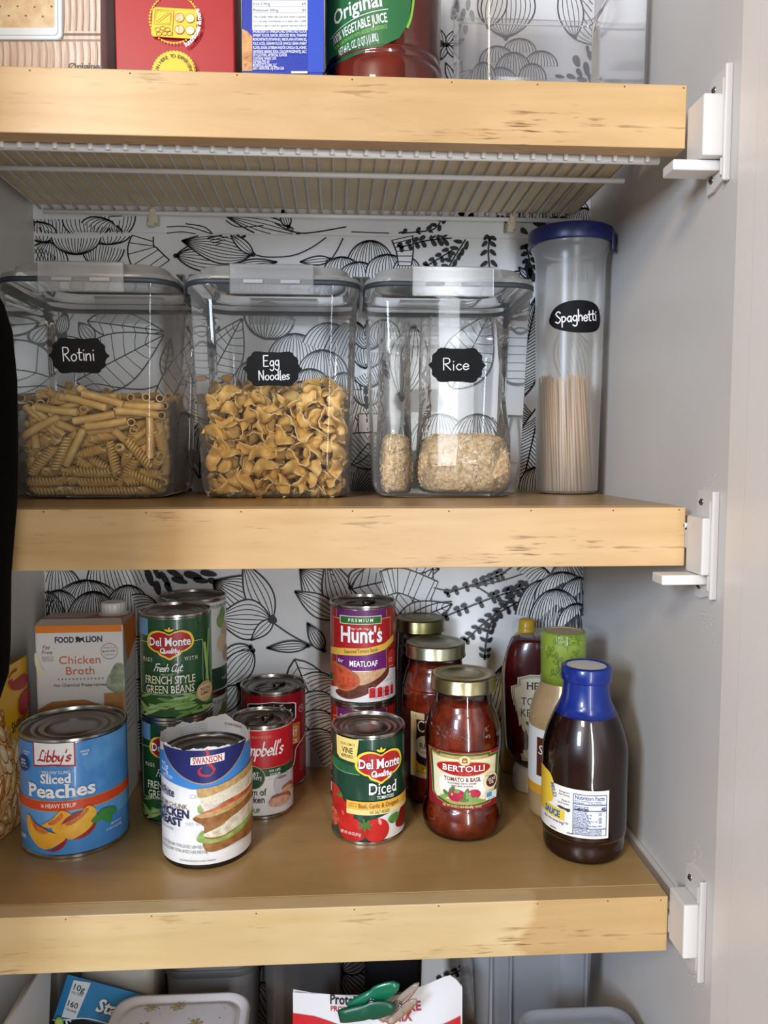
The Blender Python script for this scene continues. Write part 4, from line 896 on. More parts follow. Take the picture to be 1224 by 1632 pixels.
# ================================================================== jars and bottles
GLASS = clear('jar_glass', (.96, .96, .96), .0, rough=.03, ior=1.5)
SAUCE = mottled('tomato_sauce', ((.25, '#4c1406'), (.5, '#72220b'), (.62, '#8c3213'), (.75, '#591907')), 55, .25, 0)
def jar(name, x, y, label, prof, content, lidr, lidh, top, smat, lidmat=GOLDLID, wob=None):
    e = empty(name, (x, y, S3), face_cam(x, y), label, 'jar')
    lobj('glass', prof, GLASS, e, 64, False)
    lobj('sauce', content, smat, e, 48, False)
    ld = lobj('lid', ((lidr-.002, top-lidh+.001), (lidr+.0006, top-lidh), (lidr+.0008, top-lidh+.0015), (lidr, top-lidh+.0025), (lidr, top-.0022), (lidr-.0006, top-.0008), (lidr-.0022, top), (lidr-.006, top-.0002), (lidr-.008, top-.0010), (lidr*.62, top-.0010), (lidr*.58, top-.0004), (lidr*.2, top-.0005), (0, top-.0005)), lidmat, e, 56, False)
    return e
def inner(prof, t, z0, z1):
    P = [(max(0, r-t), max(z, z0)) for r, z in prof if z <= z1]; P = [(0, z0)]+P[1:]; return P+[(0, P[-1][1])]
def smp(P, n=6): return [(max(0., a), b) for a, b in smooth_line(P, n)]
bp = smp(((.0, .0015), (.030, .0012), (.0385, .0035), (.0418, .012), (.0425, .022), (.0405, .031), (.0385, .036), (.0382, .050), (.0388, .078), (.0400, .092), (.0402, .100), (.0392, .110), (.0355, .124), (.0318, .133), (.0300, .140), (.0296, .152)), 4)
e = jar('pasta_sauce_jar', .1285, .7890, 'glass jar of tomato and basil pasta sauce with cream label and gold lid', bp, inner(bp, .0016, .003, .139), .0338, .0155, .1665, SAUCE)
dd = []   # embossed dots below the shoulder
for k in range(70):
    a = RNG.uniform(-.75, .75); z = RNG.uniform(.1085, .1195); r = .0392-(z-.110)*.26+.0002
    V, Fc = lathe(((0, .0009), (.0007, .0006), (.0010, 0)), 7); m = Matrix.Rotation(a, 4, 'Z') @ Matrix.Translation((0, -r-.0002, z)) @ Matrix.Rotation(PI/2, 4, 'X'); dd.append(([m @ Vector(v) for v in V], Fc))
V, Fc = merge(dd); o = obj('embossed_dots', V, Fc, GLASS, e, True); o['kind'] = 'stuff'
lo = lobj('label', [(.03905, .0362), (.03915, .040), (.0389, .055), (.0391, .075), (.0404, .092), (.0406, .0962)], M('#8a1c24', .4), e, 64)
bm = bmesh.new(); bm.from_mesh(lo.data)
bmesh.ops.delete(bm, geom=[v for v in bm.verts if abs(math.atan2(v.co.x, -v.co.y)) > 1.12], context='VERTS'); bm.to_mesh(lo.data); bm.free()
def rf(v):
    P = [(.036, .03915), (.040, .0392), (.055, .03895), (.075, .03918), (.092, .04048), (.1, .0407)]
    for (a, ra), (b, rb) in zip(P, P[1:]):
        if v <= b: return ra+(rb-ra)*max(0, v-a)/(b-a)
    return P[-1][1]
A = Art(cyl_wrap(rf), .0022, vstep=.003); RR = .0390
U = lambda x: RR*asn((x-497)/272); Vf = lambda y: .0362+.060*(1325-y)/490
def fr(A, h, d, part='label_art'):
    P = [(262+d, 845+d), (318+d, 862+d), (318+d, 845+d), (690-d, 845+d), (690-d, 865+d), (748-d, 868+d), (742-d, 1250-d), (700-d, 1262-d), (690-d, 1285-d), (560, 1300-d), (420, 1298-d), (318+d, 1262-d), (312+d, 1240-d), (285+d, 1225-d)]
    A.poly(part, h, [(U(a), Vf(b)) for a, b in P])
fr(A, '#b79a5a', 0); fr(A, '#3f5a26', 4); fr(A, '#b79a5a', 20)
A.poly('label_art', mottled('label_cream', ((.3, '#e2d6a4'), (.6, '#ece6c8')), 50), [(U(a), Vf(b)) for a, b in ((286, 880), (320, 895), (690, 895), (724, 890), (718, 1232), (680, 1245), (320, 1240), (300, 1212))]); A.ell('label_art', '#f4f0e4', U(500), Vf(1120), .026, .0165)
A.text('lettering', '#d9cf9a', 'SINCE', U(410), Vf(885), .0022, w=.0085); A.text('lettering', '#d9cf9a', '1865', U(597), Vf(887), .0022, w=.0065)
A.ell('brand_shield', '#d9c27c', U(503), Vf(975), .0300, .0083, 40); A.ell('brand_shield', '#b0181e', U(503), Vf(975), .0288, .0074, 40)
A.ell('brand_mark', '#d9c27c', U(510), Vf(903), .0062, .0052); A.ell('brand_mark', '#e9dfae', U(510), Vf(903), .0052, .0044); A.poly('brand_mark', '#a86a2c', [(U(490), Vf(925)), (U(492), Vf(885)), (U(500), Vf(878)), (U(520), Vf(878)), (U(530), Vf(888)), (U(530), Vf(925))]); A.rect('brand_mark', '#e2c98a', U(500), Vf(912), U(520), Vf(900))
A.text('brand_text', '#4a0a0c', 'BERTOLLI', U(506), Vf(1000), .0062, w=.0440, bold=.02, serif=True); A.text('brand_text', '#fffaf0', 'BERTOLLI', U(504), Vf(998), .0062, w=.0440, bold=.02, serif=True); A.text('lettering', '#d98a70', 'D A L  1 8 6 5', U(512), Vf(1022), .0014)
A.text('lettering', '#6a1a1a', 'TOMATO & BASIL', U(495), Vf(1083), .0042, w=.038, bold=.01, serif=True); A.text('lettering', '#7a2a2a', 'FLAVORED WITH OTHER', U(494), Vf(1107), .0018, w=.0285, bold=.01); A.text('lettering', '#7a2a2a', 'NATURAL FLAVOR', U(494), Vf(1128), .0018, w=.021, bold=.01)
for x, y, s in ((455, 1200, 1.), (575, 1188, .78)): A.ell('tomato_picture', mottled('plum_tomato', ((.3, '#9c1638'), (.7, '#c22a48')), 70), U(x), Vf(y), .0088*s, .0064*s); A.ell('tomato_picture', '#f0b8c0', U(x-30), Vf(y-6), .0009, .0013, 10)
for x, y, r, l in ((520, 1180, 1.2, .006), (535, 1200, 2.0, .005), (515, 1235, .1, .006), (570, 1230, .4, .005), (385, 1190, 2.4, .004), (372, 1222, .3, .005), (425, 1150, .9, .004), (600, 1240, -.2, .005), (550, 1222, 1.9, .005), (460, 1162, 0.2, .003)): A.ell('leaf_picture', ['#4f7a35', '#7aa352'][int(l*1000) % 2], U(x), Vf(y), l, .0019, 12, r)
A.ell('badge', '#e9dfb8', U(685), Vf(1098), .0092, .0088); A.ell('badge', '#5a1620', U(690), Vf(1098), .0070, .0062); A.text('badge_text', '#f4ead0', 'OLIVE', U(690), Vf(1093), .0030, w=.0105, bold=.02); A.text('badge_text', '#f4ead0', 'OIL', U(690), Vf(1120), .0030, w=.0065, bold=.02); A.text('badge_text', '#4a3a22', 'MADE WITH', U(680), Vf(1052), .0012)
A.rect('badge', '#e6e8ea', U(650), Vf(1250), U(722), Vf(1185)); A.rect('badge', '#4f8fb0', U(655), Vf(1228), U(690), Vf(1188)); A.text('badge_text', '#3a4a3a', 'NON GMO', U(686), Vf(1245), .0012)
A.text('lettering', '#d9d08c', 'NET WT 24 OZ (1 LB 8 OZ) 680g   SAUCE', U(495), Vf(1297), .0025, w=.038, bold=.02); A.build(lo)
# second jar
p2 = smp(((0, .0015), (.028, .0012), (.0355, .004), (.0375, .012), (.0378, .030), (.0378, .120), (.0370, .132), (.0340, .146), (.0315, .152), (.0305, .158), (.0300, .170)), 4)
e = jar('spicy_sauce_jar', .1090, .8690, 'tall glass jar of spicy red sauce with silver lid behind the front jar', p2, inner(p2, .0016, .003, .157), .0338, .0155, .1805, SAUCE, M('#a8a48c', .3, 1.0))
lo = lobj('label', ((.0379, .034), (.0381, .034), (.0381, .108), (.0379, .108)), M('#2a120c', .4), e, 64)
A = Art(cyl_wrap(.0381)); A.rect('label_art', '#cdb183', -.030, .0345, -.022, .1075); A.rect('label_art', '#cdb183', -.022, .034, .012, .040); A.rect('label_art', '#cdb183', -.030, .100, -.012, .1075)
A.text('brand_text', '#e8dcc4', 'CLASSICO', -.0205, .086, .0135, align='L', serif=True, sx=.7); A.ell('badge', '#d9d2c0', -.010, .070, .0135, .0125); A.text('badge_text', '#2a2018', 'RED', -.010, .068, .006, bold=.01, serif=True); A.text('badge_text', '#4a4034', 'RISERVA', -.010, .0625, .002)
A.poly('label_art', '#d8b02c', [(-.026, .058), (-.018, .050), (0, .046), (.014, .048), (.014, .040), (-.026, .041)]); A.text('lettering', '#5a3a10', 'SPICY', -.008, .0435, .0045, shear=.15); A.text('lettering', '#6a4a2a', 'L E', -.024, .1025, .003); A.build(lo)
# third jar
p3 = smp(((0, .0015), (.022, .0012), (.0270, .004), (.0282, .012), (.0282, .140), (.0275, .158), (.0270, .180)), 4)
e = jar('dark_sauce_jar', .0980, .9355, 'dark sauce jar with dull gold lid at the back beside the meatloaf sauce', p3, inner(p3, .0016, .003, .160), .0300, .0160, .1950, mottled('dark_sauce', ((.3, '#2a0a06'), (.7, '#4a140a')), 50, .3), M('#7d7550', .34, 1.0))
lobj('label', ((.0283, .040), (.0285, .040), (.0285, .130), (.0283, .130)), M('#3a1a12', .4), e, 64)
# barbecue bottle
bq = smp(((0, .0015), (.030, .0012), (.0375, .0035), (.0395, .010), (.0395, .018), (.0405, .024), (.0412, .030), (.0412, .078), (.0414, .098), (.0405, .110), (.0365, .125), (.0300, .141), (.0250, .150), (.0225, .156), (.0210, .172), (.0200, .180)), 4)
e = empty('barbecue_sauce_bottle', (.2420, .7375, S3), face_cam(.2420, .7375), 'dark brown barbecue sauce bottle with blue cap at the front right', 'bottle')
lobj('glass', bq, GLASS, e, 64, False); lobj('sauce', inner(bq, .0014, .003, .150), mottled('barbecue_sauce', ((.3, '#1e0906'), (.7, '#300f09')), 40, .3), e, 48, False)
BLUE = mottled('blue_cap_plastic', ((.3, '#0a216c'), (.7, '#0e2b80')), 30, .3, 0, (1, 1, 1), .3)
lobj('neck_seal', ((.0302, .1405), (.0304, .1405), (.0256, .1500), (.0232, .1565), (.0222, .168), (.0218, .174)), BLUE, e, 56, False)
cp = lobj('cap', ((.0215, .1725), (.0240, .1728), (.0244, .1740), (.0244, .1860), (.0236, .1872), (.0205, .1876), (.0192, .1868), (.0190, .1862)), BLUE, e, 56, False); lobj('cap_disc', ((.0190, .1864), (.012, .1866), (0, .1866)), M('#d9d3cf', .4), cp, 48)
RB = .0416
lo = lobj('label', ((.0413, .0305), (RB, .0305), (RB, .0770), (.0413, .0770)), M('#ece9e2', .38), e, 96)
bm = bmesh.new(); bm.from_mesh(lo.data)
bmesh.ops.delete(bm, geom=[v for v in bm.verts if math.atan2(v.co.x, -v.co.y) > .62], context='VERTS'); bm.to_mesh(lo.data); bm.free()
# label slopes with the bottle turned; crop frame: silhouette 122..715
A = Art(cyl_wrap(RB)); U = lambda x: RB*asn((x-418)/297); Vf = lambda y: .0305+.0465*(1405-y)/435
A.poly('label_art', '#e9c23c', [(U(170), Vf(880)), (U(205), Vf(925)), (U(225), Vf(1010)), (U(218), Vf(1100)), (U(190), Vf(1165)), (U(125), Vf(1180)), (U(122), Vf(900))], 3)
A.poly('label_art', '#e9c23c', [(U(122), Vf(1165)), (U(295), Vf(1190)), (U(292), Vf(1285)), (U(122), Vf(1270))])
A.text('lettering', '#2f6fb0', 'MILD', U(205), Vf(1040), .0048, w=.0135, bold=.04, rot=-1.25); A.text('lettering', '#1d2f60', 'SAUCE', U(205), Vf(1262), .0062, w=.0205, bold=.06, rot=-.03); A.text('lettering', '#2f7fc0', 'SAUCE', U(203), Vf(1258), .0060, w=.0200, bold=.03, rot=-.03)
A.text('lettering', '#4a4640', 'Refrigerate', U(290), Vf(1025), .0018, w=.0105); A.text('lettering', '#4a4640', 'After Opening', U(288), Vf(1050), .0018, w=.0115); A.text('lettering', '#4a4640', 'Made in', U(300), Vf(1102), .0018); A.text('lettering', '#4a4640', 'North Carolina', U(285), Vf(1128), .0018, w=.0115)
A.poly('label_art', '#3a3a3a', [(U(240), Vf(1165)), (U(262), Vf(1150)), (U(300), Vf(1160)), (U(330), Vf(1158)), (U(332), Vf(1175)), (U(318), Vf(1192)), (U(300), Vf(1178)), (U(270), Vf(1176))])
A.text('lettering', '#3a3a44', 'pigs are wearing!\u2122', U(225), Vf(1315), .0028, w=.0300, shear=.1, rot=-.02); A.text('lettering', '#2a2a2a', 'www.          .com', U(270), Vf(1385), .0019, w=.026, bold=.03)
A.frame('nutrition_panel', '#2a2f55', U(350), Vf(1375), U(565), Vf(1005), .0005); A.rect('nutrition_panel', '#dfe4f0', U(354), Vf(1370), U(561), Vf(1010))
A.text('nutrition_text', '#1d2348', 'Nutrition Facts', U(458), Vf(1050), .0036, w=.0270, bold=.03)
for y, t in ((1068, 'About 16 servings per container'), (1085, 'Serving size        2 Tbsp (30 mL)'), (1118, 'Amount per serving'), (1158, '% Daily Value*'), (1172, 'Total Fat 0g                 0%'), (1188, '  Saturated Fat 0g         0%'), (1202, '  Trans Fat 0g'), (1216, 'Cholesterol 0mg           0%'), (1230, 'Sodium 280mg             12%'), (1244, 'Total Carbohydrate 11g  4%'), (1258, '  Dietary Fiber 0g           0%'), (1272, '  Total Sugars 10g'), (1286, '    Includes 10g Added Sugars 20%'), (1300, 'Protein 0g'), (1325, 'Vitamin D 0mcg 0%   Calcium 20mg 2%'), (1338, 'Iron 0mg 0%   Potassium 90mg 2%'), (1352, '* The % Daily Value tells you how much a'), (1364, 'nutrient contributes to a daily diet.')): A.text('nutrition_text', '#2a3058', t, U(358), Vf(y), .0012, align='L', w=.0250 if len(t) > 20 else .013, bold=.02)
A.text('nutrition_text', '#1d2348', 'Calories', U(360), Vf(1140), .0026, align='L', bold=.03); A.text('nutrition_text', '#1d2348', '45', U(556), Vf(1140), .0032, align='R', bold=.03)
for y in (1092, 1146, 1308): A.rect('nutrition_text', '#1d2348', U(356), Vf(y), U(560), Vf(y-6))
A.build(lo)
# dressing bottle
pd = smp(((0, .0015), (.026, .0012), (.0335, .004), (.0352, .012), (.0352, .030), (.0355, .100), (.0350, .112), (.0315, .128), (.0255, .142), (.0225, .149), (.0218, .153)), 4)
e = empty('salad_dressing_bottle', (.2420, .8170, S3), face_cam(.2420, .8170), 'creamy salad dressing bottle with a leaf-patterned green cap wrap', 'bottle')
CREAMY = mottled('creamy_dressing', ((.3, '#a3865e'), (.7, '#b69a72')), 30, .3, 0, (1, 1, 1), .5)
bo = lobj('body', pd, CREAMY, e, 64, False)
GW = mottled('green_wrap', ((.3, '#78902e'), (.7, '#8ba23a')), 30, .35, 0, (1, 1, 1), .3)
cw = lobj('cap_wrap', ((.0235, .1480), (.0240, .1480), (.0238, .160), (.0240, .175), (.0242, .2005), (.0234, .2025), (.0205, .2030)), GW, e, 56, False); lobj('cap_top', ((.0205, .2027), (.0195, .2018), (0, .2018)), M('#b9a888', .5), cw, 40)
A = Art(cyl_wrap(.0244)); 
for x, z, r in ((-.012, .190, 40), (.004, .186, 80), (.018, .190, 110), (-.018, .175, 60), (-.004, .168, 100), (.010, .172, 70), (-.014, .158, 30), (.002, .155, 90), (.016, .158, 130)):
    t = math.radians(r); A.line('leaf_print', '#4f6a22', [(x, z), (x+.010*math.cos(t), z+.010*math.sin(t))], .0004)
    for d, s in ((.003, 1), (.006, -1), (.009, 1), (.010, 0)):
        cx, cz = x+d*math.cos(t), z+d*math.sin(t); q = t+s*.8; L_ = [(cx+.004*math.cos(q)+.0030*math.cos(a)*math.cos(q)-.0012*math.sin(a)*math.sin(q), cz+.004*math.sin(q)+.0030*math.cos(a)*math.sin(q)+.0012*math.sin(a)*math.cos(q)) for a in [k*PI/6 for k in range(12)]]
        A.line('leaf_print', '#4f6a22', L_, .0004, closed=True)
A.build(cw)
lo = lobj('label', ((.0355, .030), (.0358, .030), (.0358, .101), (.0355, .101)), M('#e4e2de', .4), e, 72)
A = Art(cyl_wrap(.0358)); A.rect('label_art', '#5a2a1c', -.0285, .050, .030, .092); A.rect('label_art', '#d99a2c', -.06, .030, .06, .040)
A.text('brand_text', '#efe6dc', 'Sweet', -.026, .074, .010, align='L', shear=.1); A.text('brand_text', '#efe6dc', 'Onion', -.022, .060, .009, align='L', shear=.1); A.build(lo)
sp_ = []
for k in range(26):
    a = RNG.uniform(-1.4, .9); z = RNG.uniform(.104, .140); r = .0352 if z < .112 else .0352-(z-.112)*.36; sp_.append((a, z, r))
V, Fc = merge([([((r+.0002)*math.sin(a+.018*math.cos(k*PI/3)*s_), -(r+.0002)*math.cos(a+.018*math.cos(k*PI/3)*s_), z+.0006*math.sin(k*PI/3)*s_) for k in range(6)], [tuple(range(6))]) for a, z, r in sp_ for s_ in (RNG.uniform(.5, 1.2),)])
o = obj('herb_specks', V, Fc, M('#5a2a14', .5), e); o['kind'] = 'stuff'
# ketchup, standing on its cap
e = empty('ketchup_bottle', (.2330, .8830, S3), face_cam(.233, .883)*.6, 'upside-down ketchup squeeze bottle with keystone label, standing on its white cap', 'bottle')
def sec(hw, hd, p=2.6, n=40):
    return [(math.copysign(abs(math.cos(2*PI*i/n))**(2/p), math.cos(2*PI*i/n))*hw, math.copysign(abs(math.sin(2*PI*i/n))**(2/p), math.sin(2*PI*i/n))*hd) for i in range(n)]
KP = smp(((.020, .027), (.028, .034), (.036, .045), (.0385, .060), (.0400, .090), (.0415, .125), (.0410, .145), (.0385, .162), (.034, .175), (.030, .180), (.020, .1815)), 3)
V, Fc = loft([(sec(r, .0265*(r/.0415)**.7), z) for r, z in KP], True, True); KET = mottled('ketchup_red', ((.3, '#2c0608'), (.7, '#460a0d')), 20, .25, 0, (1, 1, 1), .6)
ko = obj('body', V, Fc, KET, e, True)
V, Fc = loft([(sec(r, r*.8, 2.3), z) for r, z in ((.0285, 0), (.0295, .002), (.0285, .020), (.0262, .027), (.020, .0285))], True, True); obj('cap', V, Fc, M('#c9c5c4', .4), e, True)
KR = [z for _, z in KP]
def kw(u, v, off):   # wrap on the front of the oval body
    r = .0265*((.0360+.0055*min(1, max(0, (v-.045)/.08)))/.0415)**.7; hw = .036+.0055*min(1, max(0, (v-.045)/.08)); 
    if v > .145: r -= (v-.145)*.10
    x = max(-.97, min(.97, u/hw)); return (u, -(r*(1-abs(x)**2.6)**(1/2.6))-.0002-off, v)
A = Art(kw, .002, vstep=.005)
def key(d): return [(-.0265+d, .138-d*.6), (-.0265+d, .130), (-.0335+d, .1265-d*.5), (-.0335+d, .121-d*.3), (-.0200+d*.6, .040+d), (.0200-d*.6, .040+d), (.0335-d, .121-d*.3), (.0335-d, .1265-d*.5), (.0265-d, .130), (.0265-d, .138-d*.6), (.012, .1425-d), (-.012, .1425-d)]
A.poly('label', '#b9b6a6', key(0)); A.poly('label', '#26302a', key(.0016)); A.poly('label', '#b9b6a6', key(.0022)); A.poly('label', '#26302a', key(.0034)); A.poly('label', '#c4c0b0', key(.0038))
A.text('brand_text', '#1b1e1c', 'HEINZ', 0, .1255, .0082, w=.033, bold=.03, serif=True); A.text('lettering', '#4a4a42', "ESTD 1869", 0, .1200, .0020); A.text('lettering', '#23241f', 'TOMATO', 0, .1065, .0090, w=.044, bold=.005); A.text('lettering', '#23241f', 'KETCHUP', 0, .0930, .0090, w=.044, bold=.005)
for k, (x, z, r) in enumerate(((-.012, .084, -.5), (-.006, .074, .8), (-.010, .066, .2), (0, .070, 1.4), (.006, .078, .4), (.008, .066, 2))): A.ell('leaf_picture', '#3f5a34', x, z, .0055, .0022, 12, r)
A.ell('tomato_picture', '#7a201c', .004, .058, .008, .007); A.text('lettering', '#6a675c', 'GROWN NOT MADE', 0, .049, .0016); A.text('lettering', '#6a675c', 'NET WT 38 OZ', 0, .045, .0020); A.build(ko)
# mustard bottle
e = empty('mustard_bottle', (.2310, .9370, S3), 0, 'yellow mustard squeeze bottle mostly hidden behind the ketchup', 'bottle')
YEL = M('#c8a022', .35, name='mustard_yellow')
V, Fc = loft([(sec(r, r*.78), z) for r, z in smp(((.026, .0), (.030, .004), (.030, .10), (.029, .13), (.022, .150), (.016, .156)), 3)], True, True); obj('body', V, Fc, YEL, e, True)
lobj('cap', ((.017, .155), (.0175, .156), (.0170, .168), (.014, .171), (.0105, .1715), (.0100, .180), (.0095, .1885), (.0075, .1905), (0, .1905)), YEL, e, 28, False)

# ================================================================== cartons on the lower shelf
# chicken broth
e = empty('broth_carton', (-.2890, .8920, S3), .035, 'white chicken broth carton with an orange top and white screw cap', 'carton')
w, d, h = .0472, .0315, .2060
CART = M('#d9d3cb', .4)
bo = box('body', -w, w, -d, d, 0, h, CART, e, .0022)
OR = M('#d0702a', .4)
V = [(-w, -d, h), (w, -d, h), (w, d, h), (-w, d, h), (-w+.004, -d+.010, h+.0050), (w-.004, -d+.010, h+.0050), (w, d-.002, h+.0015), (-w, d-.002, h+.0015)]
gt = obj('top', [(a, b, c-.0008) for a, b, c in V[:4]]+V[4:], [(0, 1, 5, 4), (1, 2, 6, 5), (2, 3, 7, 6), (3, 0, 4, 7), (4, 5, 6, 7)], M('#b9a89a', .45), e)
A = Art(lambda u, v, o: (u, -d+.010+(v)*.0505/.052, h+.0051-.0035*v/.052+o), 0); A.poly('top_print', '#b0402a', [(.0, .001), (.046, .001), (.046, .04), (.008, .04)]); A.rect('top_print', '#b0402a', -.045, .0005, .045, .006); A.text('top_print', '#8a8480', 'OPEN HERE', -.022, .020, .003); A.build(gt)
lobj('cap_base', ((.0165, 0), (.0165, .003), (.014, .0035)), M('#dcd8d2', .4), e, 32).location = (.0275, .010, h+.0022)
cpv = []
for k in range(40):
    a = 2*PI*k/40; r = .0135+(.0004 if k % 2 else 0); cpv.append((r*math.cos(a), r*math.sin(a)))
V, Fc = loft([(cpv, .0), (cpv, .0105), ([(x*.94, y*.94) for x, y in cpv], .0120), ([(x*.80, y*.80) for x, y in cpv], .0122)], False, True); obj('screw_cap', V, Fc, M('#e2ded8', .38), e, False, (.0275, .010, h+.0055))
A = Art(flat_wrap(0, -d, 0), 0)
A.rect('label_band', '#dd7a22', -w+.001, h-.0085, w-.001, h-.0005)
U = lambda x: (x-515)/820*2*w*1.0+.0; Vf = lambda y: h-(y-378)/820*2*w*1.0
A.text('brand_text', '#26354f', 'FOOD', U(380), Vf(548), .0062, w=.0205, bold=.07); A.text('brand_text', '#26354f', 'LION', U(657), Vf(545), .0062, w=.0175, bold=.07)
A.poly('brand_mark', '#20242c', [(U(a), Vf(b)) for a, b in ((482, 548), (490, 530), (482, 505), (495, 490), (515, 492), (525, 505), (545, 505), (560, 495), (568, 500), (558, 512), (562, 530), (578, 548), (562, 548), (548, 532), (535, 530), (530, 548), (515, 548), (512, 532), (500, 548))])
A.text('lettering', '#3a3a3a', 'Fat', U(210), Vf(608), .0045, shear=.25); A.text('lettering', '#3a3a3a', 'Free', U(215), Vf(658), .0045, shear=.25); 
for k, t in enumerate(('SEE NUTRITION', 'INFORMATION FOR', 'SODIUM CONTENT')): A.text('lettering', '#5a5652', t, U(222), Vf(690+k*18), .0014, w=.0125)
A.ring('badge', '#8a8078', U(797), Vf(640), .0088, .0006); A.text('badge_text', '#6a625a', 'MONEY BACK', U(797), Vf(648), .0020, w=.014, bold=.02, rot=.07); A.text('badge_text', '#7a726a', 'DOUBLE YOUR', U(797), Vf(612), .0013); A.text('badge_text', '#7a726a', 'GUARANTEE', U(797), Vf(678), .0013)
A.text('lettering', '#c8643a', 'Chicken', U(520), Vf(755), .0088, w=.0445, bold=.005); A.text('lettering', '#c8643a', 'Broth', U(522), Vf(860), .0088, w=.0305, bold=.005)
for k in range(13): A.ell('lettering', '#8a6a5a', U(318+k*34.5), Vf(903), .0009, .0009, 8)
A.text('lettering', '#4a443e', 'No Chemical Preservatives', U(522), Vf(975), .0034, w=.056, bold=.01)
PAR = mottled('parsley_blur', ((.3, '#5f6a48'), (.55, '#98a080'), (.75, '#c4bfae')), 90)
A.poly('herb_picture', PAR, [(U(a), Vf(b)) for a, b in ((770, 920), (800, 860), (850, 770), (890, 760), (930, 800), (932, 1030), (850, 1045), (770, 990))], 4)
A.poly('table_picture', mottled('table_wood', ((.3, '#a06a34'), (.7, '#c08a50')), 40), [(U(740), Vf(1050)), (U(935), Vf(1040)), (U(935), Vf(1250)), (U(740), Vf(1250))]); A.poly('table_picture', mottled('broth_bowl', ((.3, '#8a5424'), (.7, '#b87a3c')), 30), [(U(110), Vf(1200)), (U(250), Vf(1120)), (U(420), Vf(1110)), (U(560), Vf(1105)), (U(740), Vf(1170)), (U(740), Vf(1300)), (U(110), Vf(1300))])
A.poly('herb_picture', '#d9d4ae', [(U(a), Vf(b)) for a, b in ((108, 650), (130, 640), (160, 760), (200, 820), (180, 880), (140, 850), (108, 740))], 3)
A.build(bo)
As = Art(lambda u, v, o: (w+o, u, v), 0); As.poly('side_print', '#dd7a22', [(-d+.001, h-.0005), (d-.001, h-.0005), (d-.001, h-.030), (-d+.020, h-.046), (-d+.010, h-.024)]); As.poly('side_print', '#bdb5ac', [(-d+.001, h-.0085), (-d+.010, h-.024), (-d+.019, h-.046), (-d+.001, h-.05)])
for k in range(8): As.text('side_text', '#8a847c', 'INGREDIENTS CHICKEN STOCK SALT', 0, h-.07-.008*k, .002, w=.05)
As.build(bo)
# yellow pasta bag at the left edge
P0 = Vector((-.3300, .7440, S3)); P1 = Vector((-.3330, .8080, S3)); 
e = empty('pasta_bag', (-.3490, .808, S3), -.115, 'yellow pasta bag with red lettering cut off by the left edge', 'bag')
hh = .173
nU, nV = 14, 18; V = []; Fc = []
def bagpt(s, t, side):   # s along width (front to back), t up
    s = min(1, max(0, s)); t = min(1, max(0, t)); b = math.sin(PI*s+1e-9)**.55*(max(0, math.sin(PI*min(1, t*1.02+.06)))**.45 if t < .93 else .35) if 0 < s < 1 else 0; x = (.0098*b)*side
    return (x, -.050+.100*s, hh*t+.001)
for side in (1, -1):
    k = len(V)
    for j in range(nV+1):
        for i in range(nU+1): V.append(bagpt(i/nU, j/nV, side))
    for j in range(nV):
        for i in range(nU):
            a = k+j*(nU+1)+i; q = (a, a+1, a+nU+2, a+nU+1); Fc.append(q if side > 0 else q[::-1])
YB_ = M('#d9a31c', .35, 0, .3)
bo = obj('bag', V, Fc, YB_, e, True)
A = Art(lambda u, v, o: (bagpt(u, v, 1)[0]+.0003+o, bagpt(u, v, 1)[1], bagpt(u, v, 1)[2]), .05, gap=.000004, vstep=.05)
A.poly('pasta_picture', mottled('macaroni_photo', ((.3, '#8a5a24'), (.5, '#d9a060'), (.65, '#ecc48c'), (.8, '#a86c30')), 70), [(.02, .02), (.8, .02), (.7, .35), (.45, .62), (.2, .78), (.02, .80)], 3)
rp = random.Random(8)
for k in range(90):
    u_, v_ = rp.uniform(.04, .74), rp.uniform(.04, .76)
    if u_ > .80-.75*max(0, v_-.15): continue
    c_ = ['#c98a48', '#e0ac6c', '#efcf9c', '#b87838', '#dca060'][k % 5]; r_ = rp.uniform(0, 3); A.ell('pasta_picture', '#8a5626', u_, v_, .085, .042, 14, r_); A.ell('pasta_picture', c_, u_-.004, v_+.004, .078, .036, 14, r_); A.ell('pasta_picture', '#f4dcb0', u_-.012, v_+.010, .040, .012, 10, r_)
A.poly('red_swash', '#a8161e', [(.55, .93), (.72, .96), (.62, .89), (.88, .90), (.95, .85), (.80, .82), (.58, .85)], 4); A.poly('red_swash', '#a8161e', [(.70, .78), (.92, .80), (.96, .72), (.80, .66), (.64, .70)], 4)
A.text('lettering', '#3a1a14', 'SHELLS', .62, .60, .06, w=.30, bold=.02); 
for o in A.build(bo):
    if o.name.startswith('pasta_picture'): o['kind'] = 'stuff'


